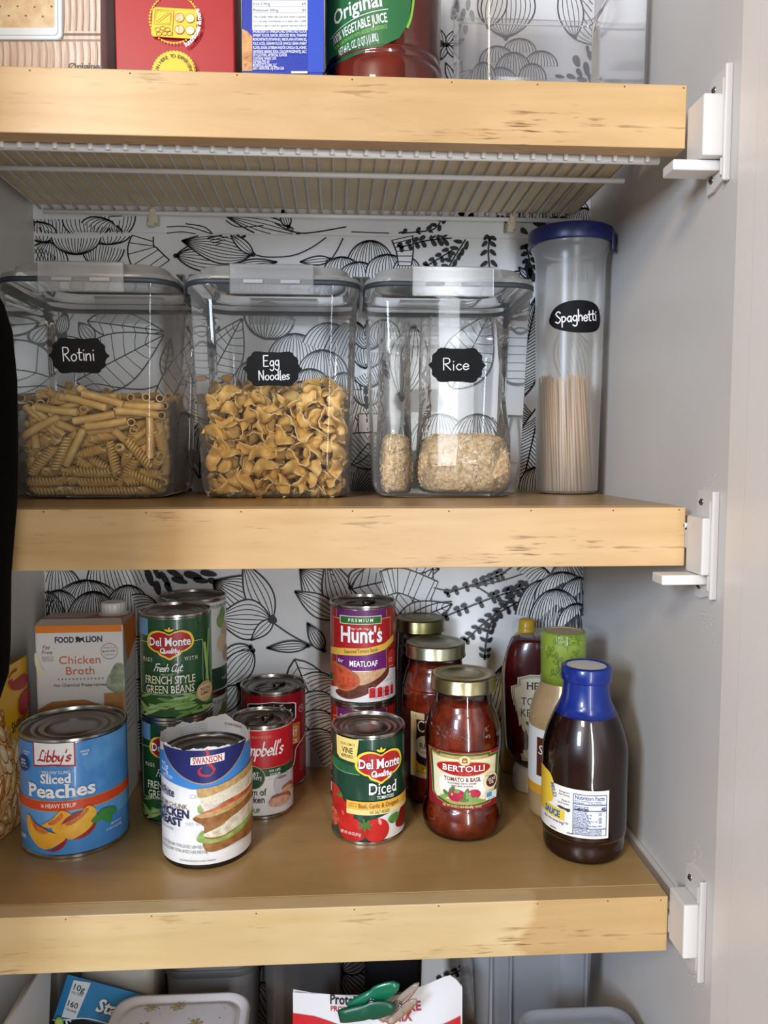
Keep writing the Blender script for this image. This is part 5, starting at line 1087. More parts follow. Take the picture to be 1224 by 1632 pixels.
# ================================================================== clear storage boxes on the middle shelf
TUB = clear('clear_tub_plastic', (.982, .982, .980), .022, (.85, .84, .82), .035, 1.27, edge=.28)
LIDP = clear('clear_lid_plastic', (.96, .96, .95), .30, (.86, .84, .80), .12, 1.25, trans=.5, edge=.3)
CLASP = clear('clasp_plastic', (.95, .95, .95), .22, (.88, .88, .88), .15, 1.40, trans=.5)
SEAL = M('#2c3136', .55, name='grey_silicone'); CHALK = mottled('chalkboard_black', ((.3, '#0c0c0d'), (.7, '#141416')), 60, .62); CHINK = M('#dedede', .7, name='chalk_ink')
CHALK.node_tree.nodes['Principled BSDF'].inputs['Specular IOR Level'].default_value = .15
def plate(A, cu, cv, s=1.):
    Q = [(0, 16.6), (6, 16.2), (11, 16.9), (17, 17.1), (19.8, 15.8), (21.2, 13.0), (24.2, 11.2), (25.6, 8.8), (25.2, 6.0), (26.2, 3.0), (29.6, 0)]
    P = Q+[(x, -y) for x, y in Q[-2::-1]]; P += [(-x, y) for x, y in P[-2:0:-1]]
    A.poly('chalk_label', CHALK, [(cu+x*s/1000, cv+y*s/1000) for x, y in P])
def storage_box(x, label, words, lab, cz):
    e = empty('storage_container', (x, .865, S2), 0, label, 'container', 'clear lidded storage boxes')
    S = lambda h, r=.027: rrect(h, h, r, 8)
    V, Fc = loft([(S(.058, .018), .0010), (S(.066, .020), .0012), (S(.0720, .024), .0030), (S(.0755), .0075), (S(.0770), .0140), (S(.0800), .090), (S(.0838), .196), (S(.0842), .2045), (S(.0866, .029), .2060), (S(.0868, .029), .2110)], True)
    tub = obj('tub', V, Fc, TUB, e, True)
    V, Fc = loft([(S(.0852, .028), .2110), (S(.0874, .0295), .2111), (S(.0876, .0295), .2158), (S(.0852, .028), .2160), (S(.0852, .028), .2110)]); obj('seal', V, Fc, SEAL, e, True)
    V, Fc = loft([(S(.0868, .030), .2161), (S(.0868, .030), .2190), (S(.0862, .029), .2206), (S(.0790, .027), .2212), (S(.0765, .027), .2235), (S(.0755, .027), .2300), (S(.0735, .026), .2315)], False, True); obj('lid', V, Fc, LIDP, e, True)
    for k in range(4):
        c = box('clasp', -.0408, .0408, -.0022, 0, .2010, .2300, CLASP, e, .0009); c.rotation_euler = (0, 0, k*PI/2); r = .0877
        c.location = (r*math.sin(k*PI/2), -r*math.cos(k*PI/2), 0)
        box('clasp_top', -.0400, .0400, .0, .010, .2285, .2302, CLASP, c, .0006)
        for s in (-1, 1): box('clasp_slot', s*.0180-.0094, s*.0180+.0094, -.0025, -.0020, .2115, .2148, M('#8f9193', .35), c)
        if k in (1, 3): c.scale = (1, .75, 1)
    A = Art(lambda u, v, o: (u, -(.0770+.0068*(v-.014)/.182)-.0001-o, v), 0)
    plate(A, lab, cz); n = len(words)
    for k, (t, w, dx, s) in enumerate(words): A.hand('lettering', CHINK, t, lab+dx, cz+(-.0048 if n == 1 else (.0028, -.0108)[k]), s, .00105, w=w, jitter=.03, rot=.03)
    A.build(e); return e
storage_box(-.2480, 'clear lidded storage box labelled Rotini, full of pasta tubes and spirals', [('Rotini', .0300, 0, .0130)], -.0060, .1410)
storage_box(-.0655, 'clear lidded storage box labelled Egg Noodles, between the other two boxes', [('Egg', .0155, -.0010, .0105), ('Noodles', .0300, .0015, .0092)], -.0005, .1295)
storage_box(.1130, 'clear lidded storage box labelled Rice, holding bagged rice', [('Rice', .0250, -.0010, .0115)], .0055, .1345)

# ------------------------------------------------------------------ pasta
# resting places after settling: x, y, z in tenths of a millimetre, then the turn (quaternion x, y, z in hundredths)
def unpack(rows):
    out = []
    for i in range(0, len(rows), 6):
        q = [c/100 for c in rows[i+3:i+6]]; k = math.sqrt(sum(c*c for c in q))
        if k > 1: q = [c/k for c in q]
        out.append(([c/1e4 for c in rows[i:i+3]], [math.sqrt(max(0, 1-sum(c*c for c in q))), *q]))
    return out
ZITI = unpack([-171, -706, 486, -47, -43, -29, 152, -706, 724, -8, 19, 98, 458, -689, 832, 4, -98, 19, 610, -706, 583, 58, 40, -59, -544, -706, 696, -95, -5, -24, 32, -706, 784, 6, 55, -83, -335, -706, 864, 19, 7, -1, -45, -679, 934, 83, 6, -12,
 537, -702, 908, 22, 1, 0, 122, -701, 968, 97, 4, -13, 702, -517, 838, 19, 9, 71, 547, -426, 1015, -59, -60, 34, -572, -635, 761, -90, 0, 39, -706, -452, 979, -69, -70, 13, 640, -490, 970, -78, 60, -13, -654, -614, 644, 36, 38, -49,
 153, -632, 683, 10, -20, -98, -587, -481, 988, -59, 51, -24, -451, -626, 750, 34, -51, 77, 198, -575, 612, 1, 14, -91, 388, -519, 719, -24, -19, 71, 525, -539, 754, -55, -54, 28, 558, -574, 674, -46, 81, 35, 706, -368, 946, 44, 34, 62,
 91, -538, 536, -36, 56, -70, 234, -383, 1005, -40, -83, 34, 705, -96, 868, 46, 17, -69, 329, -601, 530, 22, -86, -16, 706, -540, 604, -14, -40, -59, -255, -600, 896, -72, -20, -7, -203, -563, 670, 2, -45, -81, 284, -621, 789, -98, -5, -8,
 -706, -550, 581, -21, -54, 46, 572, -532, 611, 2, -25, 30, 706, 277, 913, 68, -56, 43, 344, -522, 573, -13, 20, 80, -140, -548, 762, -4, 41, 71, 80, -562, 1001, -11, 4, -22, -260, -491, 930, 89, 43, 0, 23, -511, 506, -85, -40, 22,
 -304, -561, 559, -23, -2, 94, -199, -570, 839, 20, -3, -98, 14, -605, 956, 29, -76, 53, -196, -414, 1024, 78, 40, 18, 570, -497, 526, -38, 84, 37, -111, -558, 534, -68, -5, -67, -446, -453, 1022, 51, -79, -29, 705, 91, 803, -63, -41, -57,
 602, -626, 571, -65, 9, 75, -636, -383, 928, 8, -5, -73, -359, -480, 991, 24, 33, 41, 421, -625, 893, 57, -7, 5, 506, -470, 441, 71, -17, -28, 457, -281, 960, -51, -3, 13, -206, -522, 978, -30, 54, -72, 535, -412, 325, 22, -89, -38,
 -535, -511, 670, -9, -92, -36, -568, -518, 837, 0, 51, 77, -524, -350, 976, -42, -89, -17, 561, -444, 695, -10, -29, 31, 350, -555, 924, 61, 5, 8, 174, -3, 1043, 12, -7, -84, 412, -485, 809, 37, -22, -14, 117, -515, 662, -4, -52, -75,
 -434, -450, 576, 8, -91, 40, 507, -361, 885, 23, 10, 25, 553, -215, 267, 95, 26, -15, 5, 130, 1024, 30, -61, -48, -555, -396, 690, 20, 95, -4, 538, -212, 598, 8, -75, 64, 539, -326, 705, 23, -88, 36, 666, 458, 926, -30, -9, 63,
 511, -355, 379, 21, -94, -25, 150, -493, 804, 45, 9, -13, -200, -297, 684, -38, 48, -78, -148, -213, 1039, -28, 88, -39, -706, -320, 897, -68, -70, 9, 626, 173, 924, 61, -70, 13, 551, -384, 490, 79, -22, -55, 535, -190, 516, -11, 48, -87,
 -94, -400, 860, -5, 64, -67, -531, -383, 471, -99, 5, 11, -376, -172, 993, 11, 68, 31, 547, -311, 303, -16, -5, 26, 257, -413, 672, -25, 4, 47, 526, -193, 847, -6, 98, 13, 504, -310, 445, -12, 74, 65, 404, -338, 588, -53, -15, -52,
 -421, -524, 724, -96, -6, 14, 541, -127, 212, -19, -4, -96, 312, -338, 276, 15, 11, -64, 535, -40, 223, 1, -30, -95, -265, -374, 632, 14, -93, -32, 560, -438, 606, -85, -35, -11, -576, -430, 870, 3, -24, -33, 535, 368, 396, 2, -46, -88,
 535, 41, 847, -5, -95, 28, 535, 456, 774, 83, 6, -12, 535, 706, 915, 98, 2, -9, -98, -286, 460, 98, -9, -12, 143, -334, 654, -47, -16, 24, 498, -308, 809, 12, -96, 0, 535, -27, 803, 11, 29, 95, -427, -348, 515, 1, -99, 4,
 546, -239, 704, -89, -4, 25, 535, 212, 657, 2, 26, 96, 528, 240, 883, 15, -57, -31, -570, -425, 770, -6, 35, 86, 122, -316, 925, 78, 43, 14, 534, 232, 310, -54, -8, 6, 536, -64, 729, -99, 14, 7, 536, 262, 595, 1, 98, 19,
 536, -173, 337, -86, -6, 14, 534, -77, 292, -3, 46, -88, -542, -311, 678, -94, 15, -17, 67, -396, 848, 22, 68, -70, 536, -27, 658, -11, -96, 24, 470, -113, 930, -19, 96, -8, 534, 502, 709, 20, 10, 0, 535, 565, 757, -82, 4, 7,
 545, 628, 870, -14, -81, -54, 533, 25, 512, -99, 7, -7, -523, -276, 748, 56, -37, -12, 535, 609, 461, -6, -96, -28, 534, 642, 537, 55, 2, -7, -55, -75, 385, -21, 14, 30, -211, -384, 775, 89, 40, -12, -545, -309, 867, -13, -10, -23,
 533, 82, 440, -8, 22, 97, 536, 93, 554, -3, -80, 60, 532, 439, 440, -78, -8, -4, 536, 318, 541, -56, 1, -2, 535, 564, 659, 83, 6, -8, 598, 388, 884, 26, -82, -33, 528, 706, 837, 5, -83, 55, -536, -215, 319, 1, 83, 56,
 535, -103, 374, -4, 97, -26, 505, 8, 431, -22, -4, -9, 532, 295, 463, 83, -1, 0, 537, 19, 737, -96, 15, 7, 535, 188, 559, -2, 43, 90, 455, 92, 694, -4, -83, 55, 524, 706, 587, -83, 6, 9, 535, 706, 677, -5, -83, -55,
 -530, -116, 216, 0, 18, 98, 178, 42, 223, -3, -43, -68, 534, 54, 361, 7, 22, -97, 532, 315, 308, 3, -9, -99, 504, -88, 529, 0, -4, -5, -369, -310, 775, 29, 91, -15, 535, 407, 325, 13, -95, -30, 536, 217, 466, 55, -3, 1,
 537, 373, 482, -2, -28, 96, 93, -141, 911, -56, -14, -35, 535, 173, 725, -3, -79, 61, 531, 262, 734, -23, -11, -16, 534, 642, 631, -1, -98, -19])
ROTINI = unpack([-27, -698, 47, -83, 0, 0, 562, -696, 156, -15, -78, -58, 41, -690, 142, -1, -56, 83, -562, -698, 144, 83, 0, 1, -7, -698, 238, 1, -20, 98, 197, -646, 382, 32, 46, -40, -493, -698, 359, 35, 51, -76, -305, -698, 425, -45, 47, 70,
 466, -698, 427, -89, 8, 42, 698, -585, 527, 13, -59, -39, -456, -578, 538, -36, -62, 67, 342, -644, 47, 13, -82, -55, 328, -632, 234, 33, 74, -51, -48, -645, 441, 97, -17, 9, 698, -357, 142, -69, 69, -14, -565, -609, 47, -19, -5, 27,
 294, -565, 328, -12, 36, 74, -694, -590, 231, -66, 22, -67, 619, -563, 47, 10, -17, -84, 556, -623, 231, -19, 10, -19, -588, -570, 549, -38, -67, 62, 267, -547, 444, -72, 61, -30, 476, -595, 142, -31, 93, -18, -150, -558, 176, 35, -45, -74,
 48, -439, 382, 32, 58, 46, 599, -570, 298, -8, 25, 85, 698, -463, 326, -40, 69, -15, 698, 204, 47, -59, -59, 39, 77, -580, 289, 2, 30, -9, -340, -558, 47, -13, 15, -74, -245, -559, 47, 15, 13, 65, -61, -573, 265, 87, 42, -24,
 -181, -560, 269, 18, -13, -88, 698, 187, 142, 69, -69, -14, -525, -567, 197, 53, 19, -28, -426, -556, 248, 40, 29, 54, -536, -531, 329, 53, 55, 21, -252, -545, 191, 22, -3, 51, -663, -493, 375, -20, -25, -59, -344, -598, 466, 13, 42, -90,
 -15, -603, 47, 0, -56, -83, -5, -518, 95, -83, 3, -18, -222, -489, 356, 54, -84, 12, 606, -380, 47, 47, -86, -17, -344, -492, 349, 30, 15, 48, -566, -498, 47, -94, -27, 5, 87, -433, 579, -31, 52, -74, 628, 504, 47, 70, 45, 30,
 139, -404, 348, -46, -9, 76, -60, -297, 334, 46, 73, 14, 477, -477, 142, -79, -26, 17, -557, -394, 386, -8, -99, 0, -372, -321, 88, 7, 97, -19, 299, -446, 47, 54, -11, -16, -302, -455, 254, -21, -16, 59, 158, -489, 47, 96, -19, -4,
 600, -212, 47, -17, -9, 47, -542, -466, 174, -14, -58, -80, 246, -310, 430, -66, -48, -44, 563, 603, 142, 0, 83, 55, 26, -412, 265, 30, 95, -10, -171, -463, 489, -16, 93, 33, -698, -289, 47, -69, 69, -14, 168, -121, 47, -39, -73, 49,
 491, -259, 143, -29, -18, -49, 195, -156, 316, 37, -80, -25, 593, 136, 47, 56, 61, 41, 557, -207, 422, -13, 64, -75, -522, -302, 331, -20, 4, -1, 575, -212, 152, 11, -36, -37, 565, 394, 142, -21, -6, 26, -558, -299, 448, -37, 9, 0,
 556, 698, 142, 0, -98, -20, 306, -394, 146, -24, -19, -95, 135, -441, 141, -84, 19, -11, 547, 698, 236, 0, -83, 56, 558, 569, 235, -32, -8, 7, -56, -302, 149, -39, 90, -15, -549, -314, 226, 2, 98, 19, 549, 698, 331, -83, 0, 0,
 568, 140, 188, -95, -24, -17, 542, 138, 283, -8, 95, 25, -237, -151, 119, -27, 7, -88, 25, -192, 47, -79, 25, -17, 460, 697, 47, 0, -56, 83, -559, -370, 149, -4, -55, 83, 403, -298, 137, -16, 28, 81, -219, -263, 371, 41, -51, -25,
 557, 278, 230, -9, 98, 19, -34, -268, 47, -16, -53, 80, 252, -286, 187, 99, 8, 14, 548, 372, 237, -8, 97, -21, -537, -126, 47, 53, -16, -24, -561, -258, 149, -2, 56, 83, 181, 193, 47, 69, 70, 14, -563, 26, 142, 56, 0, 0,
 -562, 215, 140, -1, 83, 55, -562, 317, 134, 99, 0, 1, -562, -207, 233, -1, 98, 21, 289, 192, 47, -68, -70, 14, 499, 133, 47, 66, 72, 14, -563, 120, 142, 0, 98, -19])
NOODLE = unpack([616, -672, 47, 9, -100, 0, -121, -670, 47, -100, 0, 0, -623, -680, 67, 85, 0, 0, -114, -671, 141, 0, 0, -2, -439, -636, 130, -52, -28, -71, -101, -698, 290, 17, 69, -69, -312, -698, 122, 50, -50, 50, 205, -696, 262, -7, -69, -72,
 189, -653, 141, -8, 100, 0, 224, -657, 380, 100, 0, -8, -671, -698, 368, 53, -47, 47, -485, -698, 470, -20, -68, -68, 660, -697, 216, -50, -50, -50, 420, -678, 480, -67, 16, 70, -126, -683, 430, -14, 56, 81, 675, -676, 509, 28, 65, -28,
 545, -673, 737, 54, -9, 83, 698, -670, 753, 0, -71, 0, -623, -698, 643, 0, 71, 71, 96, -698, 591, 25, -66, 66, 422, -673, 732, -77, 11, 62, -342, -665, 635, 11, 88, 2, 252, -675, 661, 37, 27, -11, 532, -672, 920, 18, -5, 98,
 -66, -676, 823, 96, 2, -7, -429, -676, 843, 28, 30, -9, -526, -695, 1019, 67, -12, 11, 84, -622, 47, 0, 0, -70, 378, -615, 169, 67, 72, 17, -441, -601, 682, 44, -48, -54, -247, -618, 812, -42, -42, 58, -175, -594, 703, 0, -5, -55,
 302, -628, 778, 38, -79, 19, 71, -552, 971, 34, 63, 46, -367, -607, 975, -24, -53, 58, 103, -510, 1090, -3, -6, -92, 556, -609, 167, -60, -40, 48, 65, -616, 456, -42, -50, 49, -220, -589, 604, -1, -5, -35, -471, -629, 324, -8, 57, -74,
 -240, -614, 490, 9, -28, -93, 168, -556, 975, -55, 46, -42, 541, -531, 408, -2, 4, 47, 371, -641, 47, -25, 97, 0, 247, -622, 473, 6, 2, 95, 406, -611, 302, 23, 1, -68, -60, -561, 729, -27, -70, 45, 329, -631, 960, 51, 70, -49,
 105, -610, 742, -42, -30, 63, -30, -535, 940, -10, -69, 26, -698, -614, 969, 62, -35, -62, 675, -619, 970, 70, 57, -39, -40, -590, 228, -53, -7, -15, 532, -502, 257, 96, 8, 21, 615, 698, 1233, -7, -70, -70, -212, -544, 913, -9, 15, 5,
 -584, -610, 138, 70, 48, -30, -360, 698, 1252, 13, 70, -70, -265, -591, 267, -42, 16, 61, -493, -596, 786, -8, -12, 40, -238, -343, 991, -31, -44, 66, -696, 669, 1238, 70, -7, -71, 99, -544, 848, -5, 7, 86, -260, -95, 1058, 62, -36, -56,
 619, -600, 506, 19, -68, -63, -98, -288, 1067, 46, 79, 22, -49, -564, 518, 76, -57, 24, 622, -537, 1039, -42, -31, 19, -671, -611, 721, -35, -41, -63, 384, -572, 1048, -47, 27, 38, 317, 698, 1236, 68, -20, 20, -94, -534, 346, 31, -29, -18,
 -488, -579, 436, 6, 98, -12, 480, -534, 559, 0, 68, 47, 288, -558, 584, -21, 83, -51, 555, -477, 562, -53, -50, 68, 275, -530, 47, -26, 96, 0, 137, -271, 167, 50, -38, -47, -157, -460, 585, 1, 25, 93, 51, -369, 514, 71, 70, -6,
 -666, -538, 792, 66, 53, -33, -606, -573, 528, 26, 42, -87, -151, -345, 946, 44, 72, 40, -506, -544, 231, 14, -78, 60, 57, -416, 183, 53, 83, -8, 240, -507, 794, -68, 32, 59, -500, -517, 905, 27, -74, -58, 133, -349, 771, -7, -21, -50,
 311, -463, 978, 34, -77, 27, -332, -438, 838, -29, 80, 28, -137, 646, 1217, -55, -65, -43, 450, -408, 73, 47, -53, -44, 73, -452, 74, -6, 69, 72, -150, -315, 541, -63, 17, -24, -606, -356, 842, -67, -29, 50, -174, -23, 1077, 53, 46, 59,
 607, -534, 748, 43, 16, -9, -288, -342, 773, 19, 88, -28, 695, -470, 74, 48, -55, -44, 698, -294, 450, -56, 43, -56, -438, -418, 538, 43, 50, 48, -683, -188, 1073, -61, -54, 46, -616, -487, 162, 10, 29, 6, -38, -350, 741, -23, -10, -43,
 -194, -404, 745, -33, 34, 85, 151, -359, 951, -32, -28, -90, 348, -392, 329, -91, -41, 0, -672, 0, 1084, 58, -56, 48, -363, -540, 71, 79, -18, -17, 688, -325, 178, -54, -45, 55, 39, -426, 288, 56, 80, -3, 698, -74, 200, -50, -50, 50,
 -438, -387, 306, -60, -48, 61, -456, -350, 679, -42, 40, -54, 698, -398, 626, -42, 57, -42, -540, 698, 1175, -62, 35, 35, -618, -353, 577, 3, -91, -41, -570, -415, 667, -61, -77, -11, -557, -356, 1022, 71, 66, 24, 674, -587, 265, -39, -57, -45,
 384, -510, 772, 62, -60, 27, 44, -508, 642, -9, 23, -44, 698, -26, 580, 48, 52, 48, -15, -278, 1019, 48, 76, 24, 279, -406, 141, -60, 80, 0, 608, -10, 331, 84, -49, -10, 529, -370, 391, 66, 23, 33, 609, -335, 858, -31, -19, 14,
 -671, -530, 349, -64, 67, 30, 560, -473, 915, 91, 15, 22, 429, -341, 1028, -70, -48, 3, 487, -285, 156, 3, 16, 97, 154, -417, 615, 52, 81, 27, 678, -410, 818, 71, -62, 34, -429, -174, 1040, 10, 36, 93, 698, -381, 326, 45, -54, -45,
 264, -324, 1016, 54, 37, -19, -698, -497, 73, -45, 54, -45, -289, -515, 321, 65, -60, 42, -341, -390, 342, 40, -65, -12, -419, -253, 951, -72, 18, -47, -608, 467, 1126, 16, 92, -33, 698, 215, 452, -47, 52, -47, 698, -45, 433, -57, 42, -57,
 109, -302, 391, 21, -13, -62, 214, -590, 256, -1, 64, 77, -272, -258, 651, 2, 83, 53, -318, -270, 167, 55, 44, 53, 324, -508, 444, -50, 24, -27, 197, -246, 1000, 40, -49, 76, -349, 464, 1113, -35, 19, 26, 575, -476, 47, 0, 0, -71,
 182, -478, 318, -2, 64, 22, 3, -367, 388, -51, -44, 65, -348, -443, 133, -54, 37, 23, 333, -362, 235, -53, -85, 0, 579, -303, 257, -3, 7, 71, 481, -404, 666, 24, 61, 50, 351, -352, 575, -48, -2, 75, 663, -244, 959, 75, -57, 29,
 -316, -356, 531, -37, 42, 47, -698, -276, 896, -8, 70, -8, -529, -301, 921, -46, -85, 22, 495, 698, 1124, 70, 7, -7, -548, -409, 266, -62, -11, 72, -236, -331, 306, 47, 40, 78, -111, -552, 74, 3, 75, -66, -489, -255, 141, -6, -100, 0,
 -671, -380, 246, -33, 42, 62, -249, -467, 472, -92, -13, 22, 228, -356, 476, -23, -55, -63, -488, -393, 790, -44, 88, 2, 133, 698, 1161, 31, -64, 64, -637, -357, 407, -32, 24, 45, 51, -184, 916, 11, 47, 64, -522, -152, 826, 28, -4, 85,
 678, -37, 803, 68, -69, -13, -50, -265, 175, 9, -58, -78, -96, -369, 366, -60, -32, 70, -218, 199, 1030, -67, 19, 57, 241, -128, 206, 50, -51, -51, 365, -391, 820, -2, -22, 97, 270, -350, 47, 0, 0, -9, -533, -427, 471, 12, 37, 40,
 672, 200, 692, -10, 4, -70, 417, -312, 735, 14, -32, -93, 697, 380, 886, -53, -47, 52, -290, -200, 889, 33, 20, 60, -21, -152, 1098, 82, -55, 7, 676, 126, 263, -36, -64, -30, 626, -278, 541, -22, -13, 51, -69, -331, 897, -69, 48, -34,
 672, 207, 787, 4, 10, 70, -147, -440, 186, -16, -29, -3, 136, -41, 429, 16, -21, -71, -417, -203, 504, -42, 30, 37, 114, -205, 611, -79, 14, 42, 620, 145, 583, 67, 2, -2, 652, -212, 726, 51, 46, -49, -698, -284, 698, 39, 59, 39,
 696, 578, 892, 71, 6, 70, 452, -169, 221, 81, 55, -19, -484, -212, 265, -80, 3, 10, 592, 185, 280, 8, -73, -60, 533, -228, 387, -21, 67, -64, -459, -244, 394, 14, 48, 87, -16, -133, 427, -74, 55, -37, 674, 137, 910, -67, -64, 29,
 -618, 405, 1052, -35, -6, 2, 616, -281, 47, 0, 0, 9, 623, 441, 161, 0, -85, 53, 290, -167, 308, -19, 9, -91, -25, -136, 660, 17, 44, 5, -522, -170, 672, -19, 62, -74, -452, -6, 1003, 60, -20, -65, 478, -204, 980, -83, -29, 11,
 626, 405, 995, 88, -43, 13, -613, -179, 47, 95, 30, 0, -698, -175, 277, -60, 38, -60, 413, -352, 479, 33, -39, -81, -44, -244, 570, 3, -30, -36, -658, -224, 458, 62, -70, 35, 248, -326, 638, -1, 49, 48, -677, 249, 815, -9, -41, -58,
 620, 374, 739, 1, 68, -73, 0, -279, 849, -39, -39, 74, 521, -308, 915, -32, 17, 86, 362, -220, 47, 0, 0, -2, 612, -163, 69, 83, 9, 5, 572, -46, 251, 75, -62, -7, 494, -47, 389, 30, 0, -85, -698, -110, 508, 32, -63, -32,
 86, -194, 803, -8, -22, -48, 652, -44, 711, 13, 18, 68, -508, 272, 1030, -89, 8, -22, -522, -349, 67, 84, -5, -3, 616, 352, 282, -44, -3, -3, -183, -166, 798, 55, 49, 45, -374, 11, 921, -7, 82, 16, -577, -14, 911, 4, -49, -78,
 -273, 276, 1030, 47, -54, 69, 698, 48, 74, 50, 50, 50, 596, 13, 102, 45, -60, -37, 476, -17, 100, -62, -75, -20, -668, -50, 604, -34, -6, -67, -580, -97, 503, 59, -69, -16, 89, 6, 536, -65, -57, 20, 614, 400, 625, 13, 0, 1,
 670, 698, 1010, 51, -49, 49, 75, -113, 1001, 15, 42, 73, 630, 261, 116, -42, 85, 29, 621, 510, 398, -62, -2, 1, 306, -218, 431, 16, -77, 61, 565, -359, 669, 50, -57, -24, -483, -27, 763, 95, -28, -7, 216, -142, 729, 49, 16, 70,
 -621, 8, 47, 100, -2, 0, 623, 353, 69, 0, -33, 94, 49, -89, 220, -58, -43, -60, -384, -63, 319, 34, -34, -39, 425, 76, 268, -36, -63, 47, 623, 698, 336, 0, -71, -71, -65, 126, 513, -5, 8, 97, 519, -124, 505, 18, -98, 11,
 -461, -56, 169, -67, 50, -43, -673, -157, 145, 69, 69, -4, -132, -205, 265, 40, -8, 21, -292, -68, 750, -5, -60, 38, 173, -72, 606, -47, 28, 36, 298, -202, 754, -86, -4, 49, -30, 61, 912, -80, -59, -12, 606, -51, 920, 8, 95, -24,
 352, 2, 133, 21, 63, 23, 622, 485, 286, -11, -1, 0, -150, -69, 314, 27, 19, 24, 620, 423, 505, -61, 0, -2, -385, -122, 549, 83, -19, 4, 135, -65, 882, -55, 32, -40, -107, 69, 995, -8, -12, 88, -614, -8, 202, 84, -40, 0,
 122, -277, 284, -91, 40, -2, -7, 168, 397, 16, 73, 63, -160, -49, 452, -74, 50, -29, 604, 598, 431, 2, -62, -78, 619, 265, 580, -100, 2, 2, 357, -56, 697, -17, -39, 91, -111, 32, 792, 9, 4, -99, -616, 113, 946, -93, -34, -9,
 379, -216, 816, 15, 47, 22, -352, -170, 824, -10, 37, -51, -314, 583, 1138, -25, 11, 3])
PASTA = mottled('semolina_pasta', ((.3, '#b88f4c'), (.55, '#c9a25e'), (.75, '#d9b778')), 90, .45, .15)
EGGP = mottled('egg_noodle_dough', ((.3, '#d3a24c'), (.55, '#dfb465'), (.75, '#eac884')), 70, .45, .1)
EGGE = M('#f3deb0', .5, name='egg_noodle_edge')
def ziti_mesh():
    V, Fc = [], []; n = 12; L = .0205
    st = [-1, -.5, 0, .5, 1]
    for R_ in (.0041, .0030):
        for t in st:
            for i in range(n):
                a = 2*PI*i/n; V.append((L*t, R_*math.cos(a), R_*math.sin(a)-.0008*(1-t*t)))
    m = len(st)*n
    for s in range(2):
        for j in range(len(st)-1):
            for i in range(n):
                a, b = s*m+j*n+i, s*m+j*n+(i+1) % n; q = (a, b, b+n, a+n); Fc.append(q[::-1] if s == 0 else q)
    for j in (0, len(st)-1):
        for i in range(n): a, b = j*n+i, j*n+(i+1) % n; q = (a, b, b+m, a+m); Fc.append(q if j == 0 else q[::-1])
    return V, Fc
def rotini_mesh():
    V, Fc = [], []; L = .036; N = 44
    for f in range(3):
        k = len(V)
        for i in range(N+1):
            t = i/N; a = 2*PI*(3.6*t+f/3); x = -L/2+L*t; w = .0052*(.75+.25*math.sin(PI*t)**.3); tw = .0019
            ca, sa = math.cos(a), math.sin(a)
            V += [(x-tw, .0020*ca, .0020*sa), (x-tw*.55, w*ca, w*sa), (x+tw*.55, w*ca, w*sa), (x+tw, .0020*ca, .0020*sa)]
        for i in range(N):
            a = k+4*i
            for j in range(3): Fc.append((a+j, a+j+1, a+j+5, a+j+4))
    return V, Fc
def noodle_mesh(seed):
    r = random.Random(seed); V, Fc = [], []; N, W = 14, 4; L = .0265*r.uniform(.9, 1.1); tw = r.uniform(1.5, 2.7)*r.choice((-1, 1)); ph = r.uniform(0, 6); am = r.uniform(.0026, .0038)
    for i in range(N+1):
        t = i/N-.5; a = tw*t; cy, cz = am*math.sin(5.5*t+ph), am*math.cos(5.5*t+ph)
        for j in range(W+1):
            s = j/W-.5; cup = .0036*(1-4*s*s)*math.cos(7*t+ph); wv = .0009*math.sin(26*t+ph)*abs(2*s)
            y, z = s*.0140, cup+wv; V.append((L*t+.002*s*s*4, cy+y*math.cos(a)-z*math.sin(a), cz+y*math.sin(a)+z*math.cos(a)))
    for i in range(N):
        for j in range(W): a = i*(W+1)+j; Fc.append((a, a+1, a+W+2, a+W+1))
    me = bpy.data.meshes.new('egg_noodle'); me.from_pydata(V, [], Fc); bm = bmesh.new(); bm.from_mesh(me)
    bmesh.ops.recalc_face_normals(bm, faces=bm.faces); bmesh.ops.solidify(bm, geom=bm.faces[:], thickness=.0007); 
    for f in bm.faces:
        if f.calc_area() < 2.6e-6: f.material_index = 1
    bm.to_mesh(me); bm.free(); me.materials.append(EGGP); me.materials.append(EGGE); me.shade_smooth(); return me
def scatter(name, meshes, data, base, label, group):
    for k, (l, q) in enumerate(data):
        o = bpy.data.objects.new(name, meshes[k % len(meshes)]); COL.objects.link(o); o.rotation_mode = 'QUATERNION'; o.rotation_quaternion = q
        f = .90+.085*min(1, l[2]/.03)
        if min(abs(l[0]), abs(l[1])) > .052: f *= .94
        o.location = (base[0]+l[0]*f, base[1]+l[1]*f, base[2]+l[2]); tagit(o, label, 'pasta', group)
def mk(name, VF, mat):
    me = bpy.data.meshes.new(name); me.from_pydata(VF[0], [], VF[1]); me.materials.append(mat); me.shade_smooth()
    if hasattr(me, 'set_sharp_from_angle'): me.set_sharp_from_angle(angle=.9)
    return me
scatter('pasta_tube', [mk('pasta_tube', ziti_mesh(), PASTA)], ZITI, (-.248, .865, S2+.0030), 'pale yellow pasta tube piled in the box labelled Rotini', 'pasta tubes in the Rotini box')
scatter('pasta_spiral', [mk('pasta_spiral', rotini_mesh(), PASTA)], ROTINI, (-.248, .865, S2+.0030), 'yellow spiral pasta piece in the bottom of the box labelled Rotini', 'pasta spirals in the Rotini box')
scatter('egg_noodle', [noodle_mesh(s) for s in range(6)], NOODLE, (-.0655, .865, S2+.0030), 'curly yellow egg noodle in the box labelled Egg Noodles', 'egg noodles in the middle box')

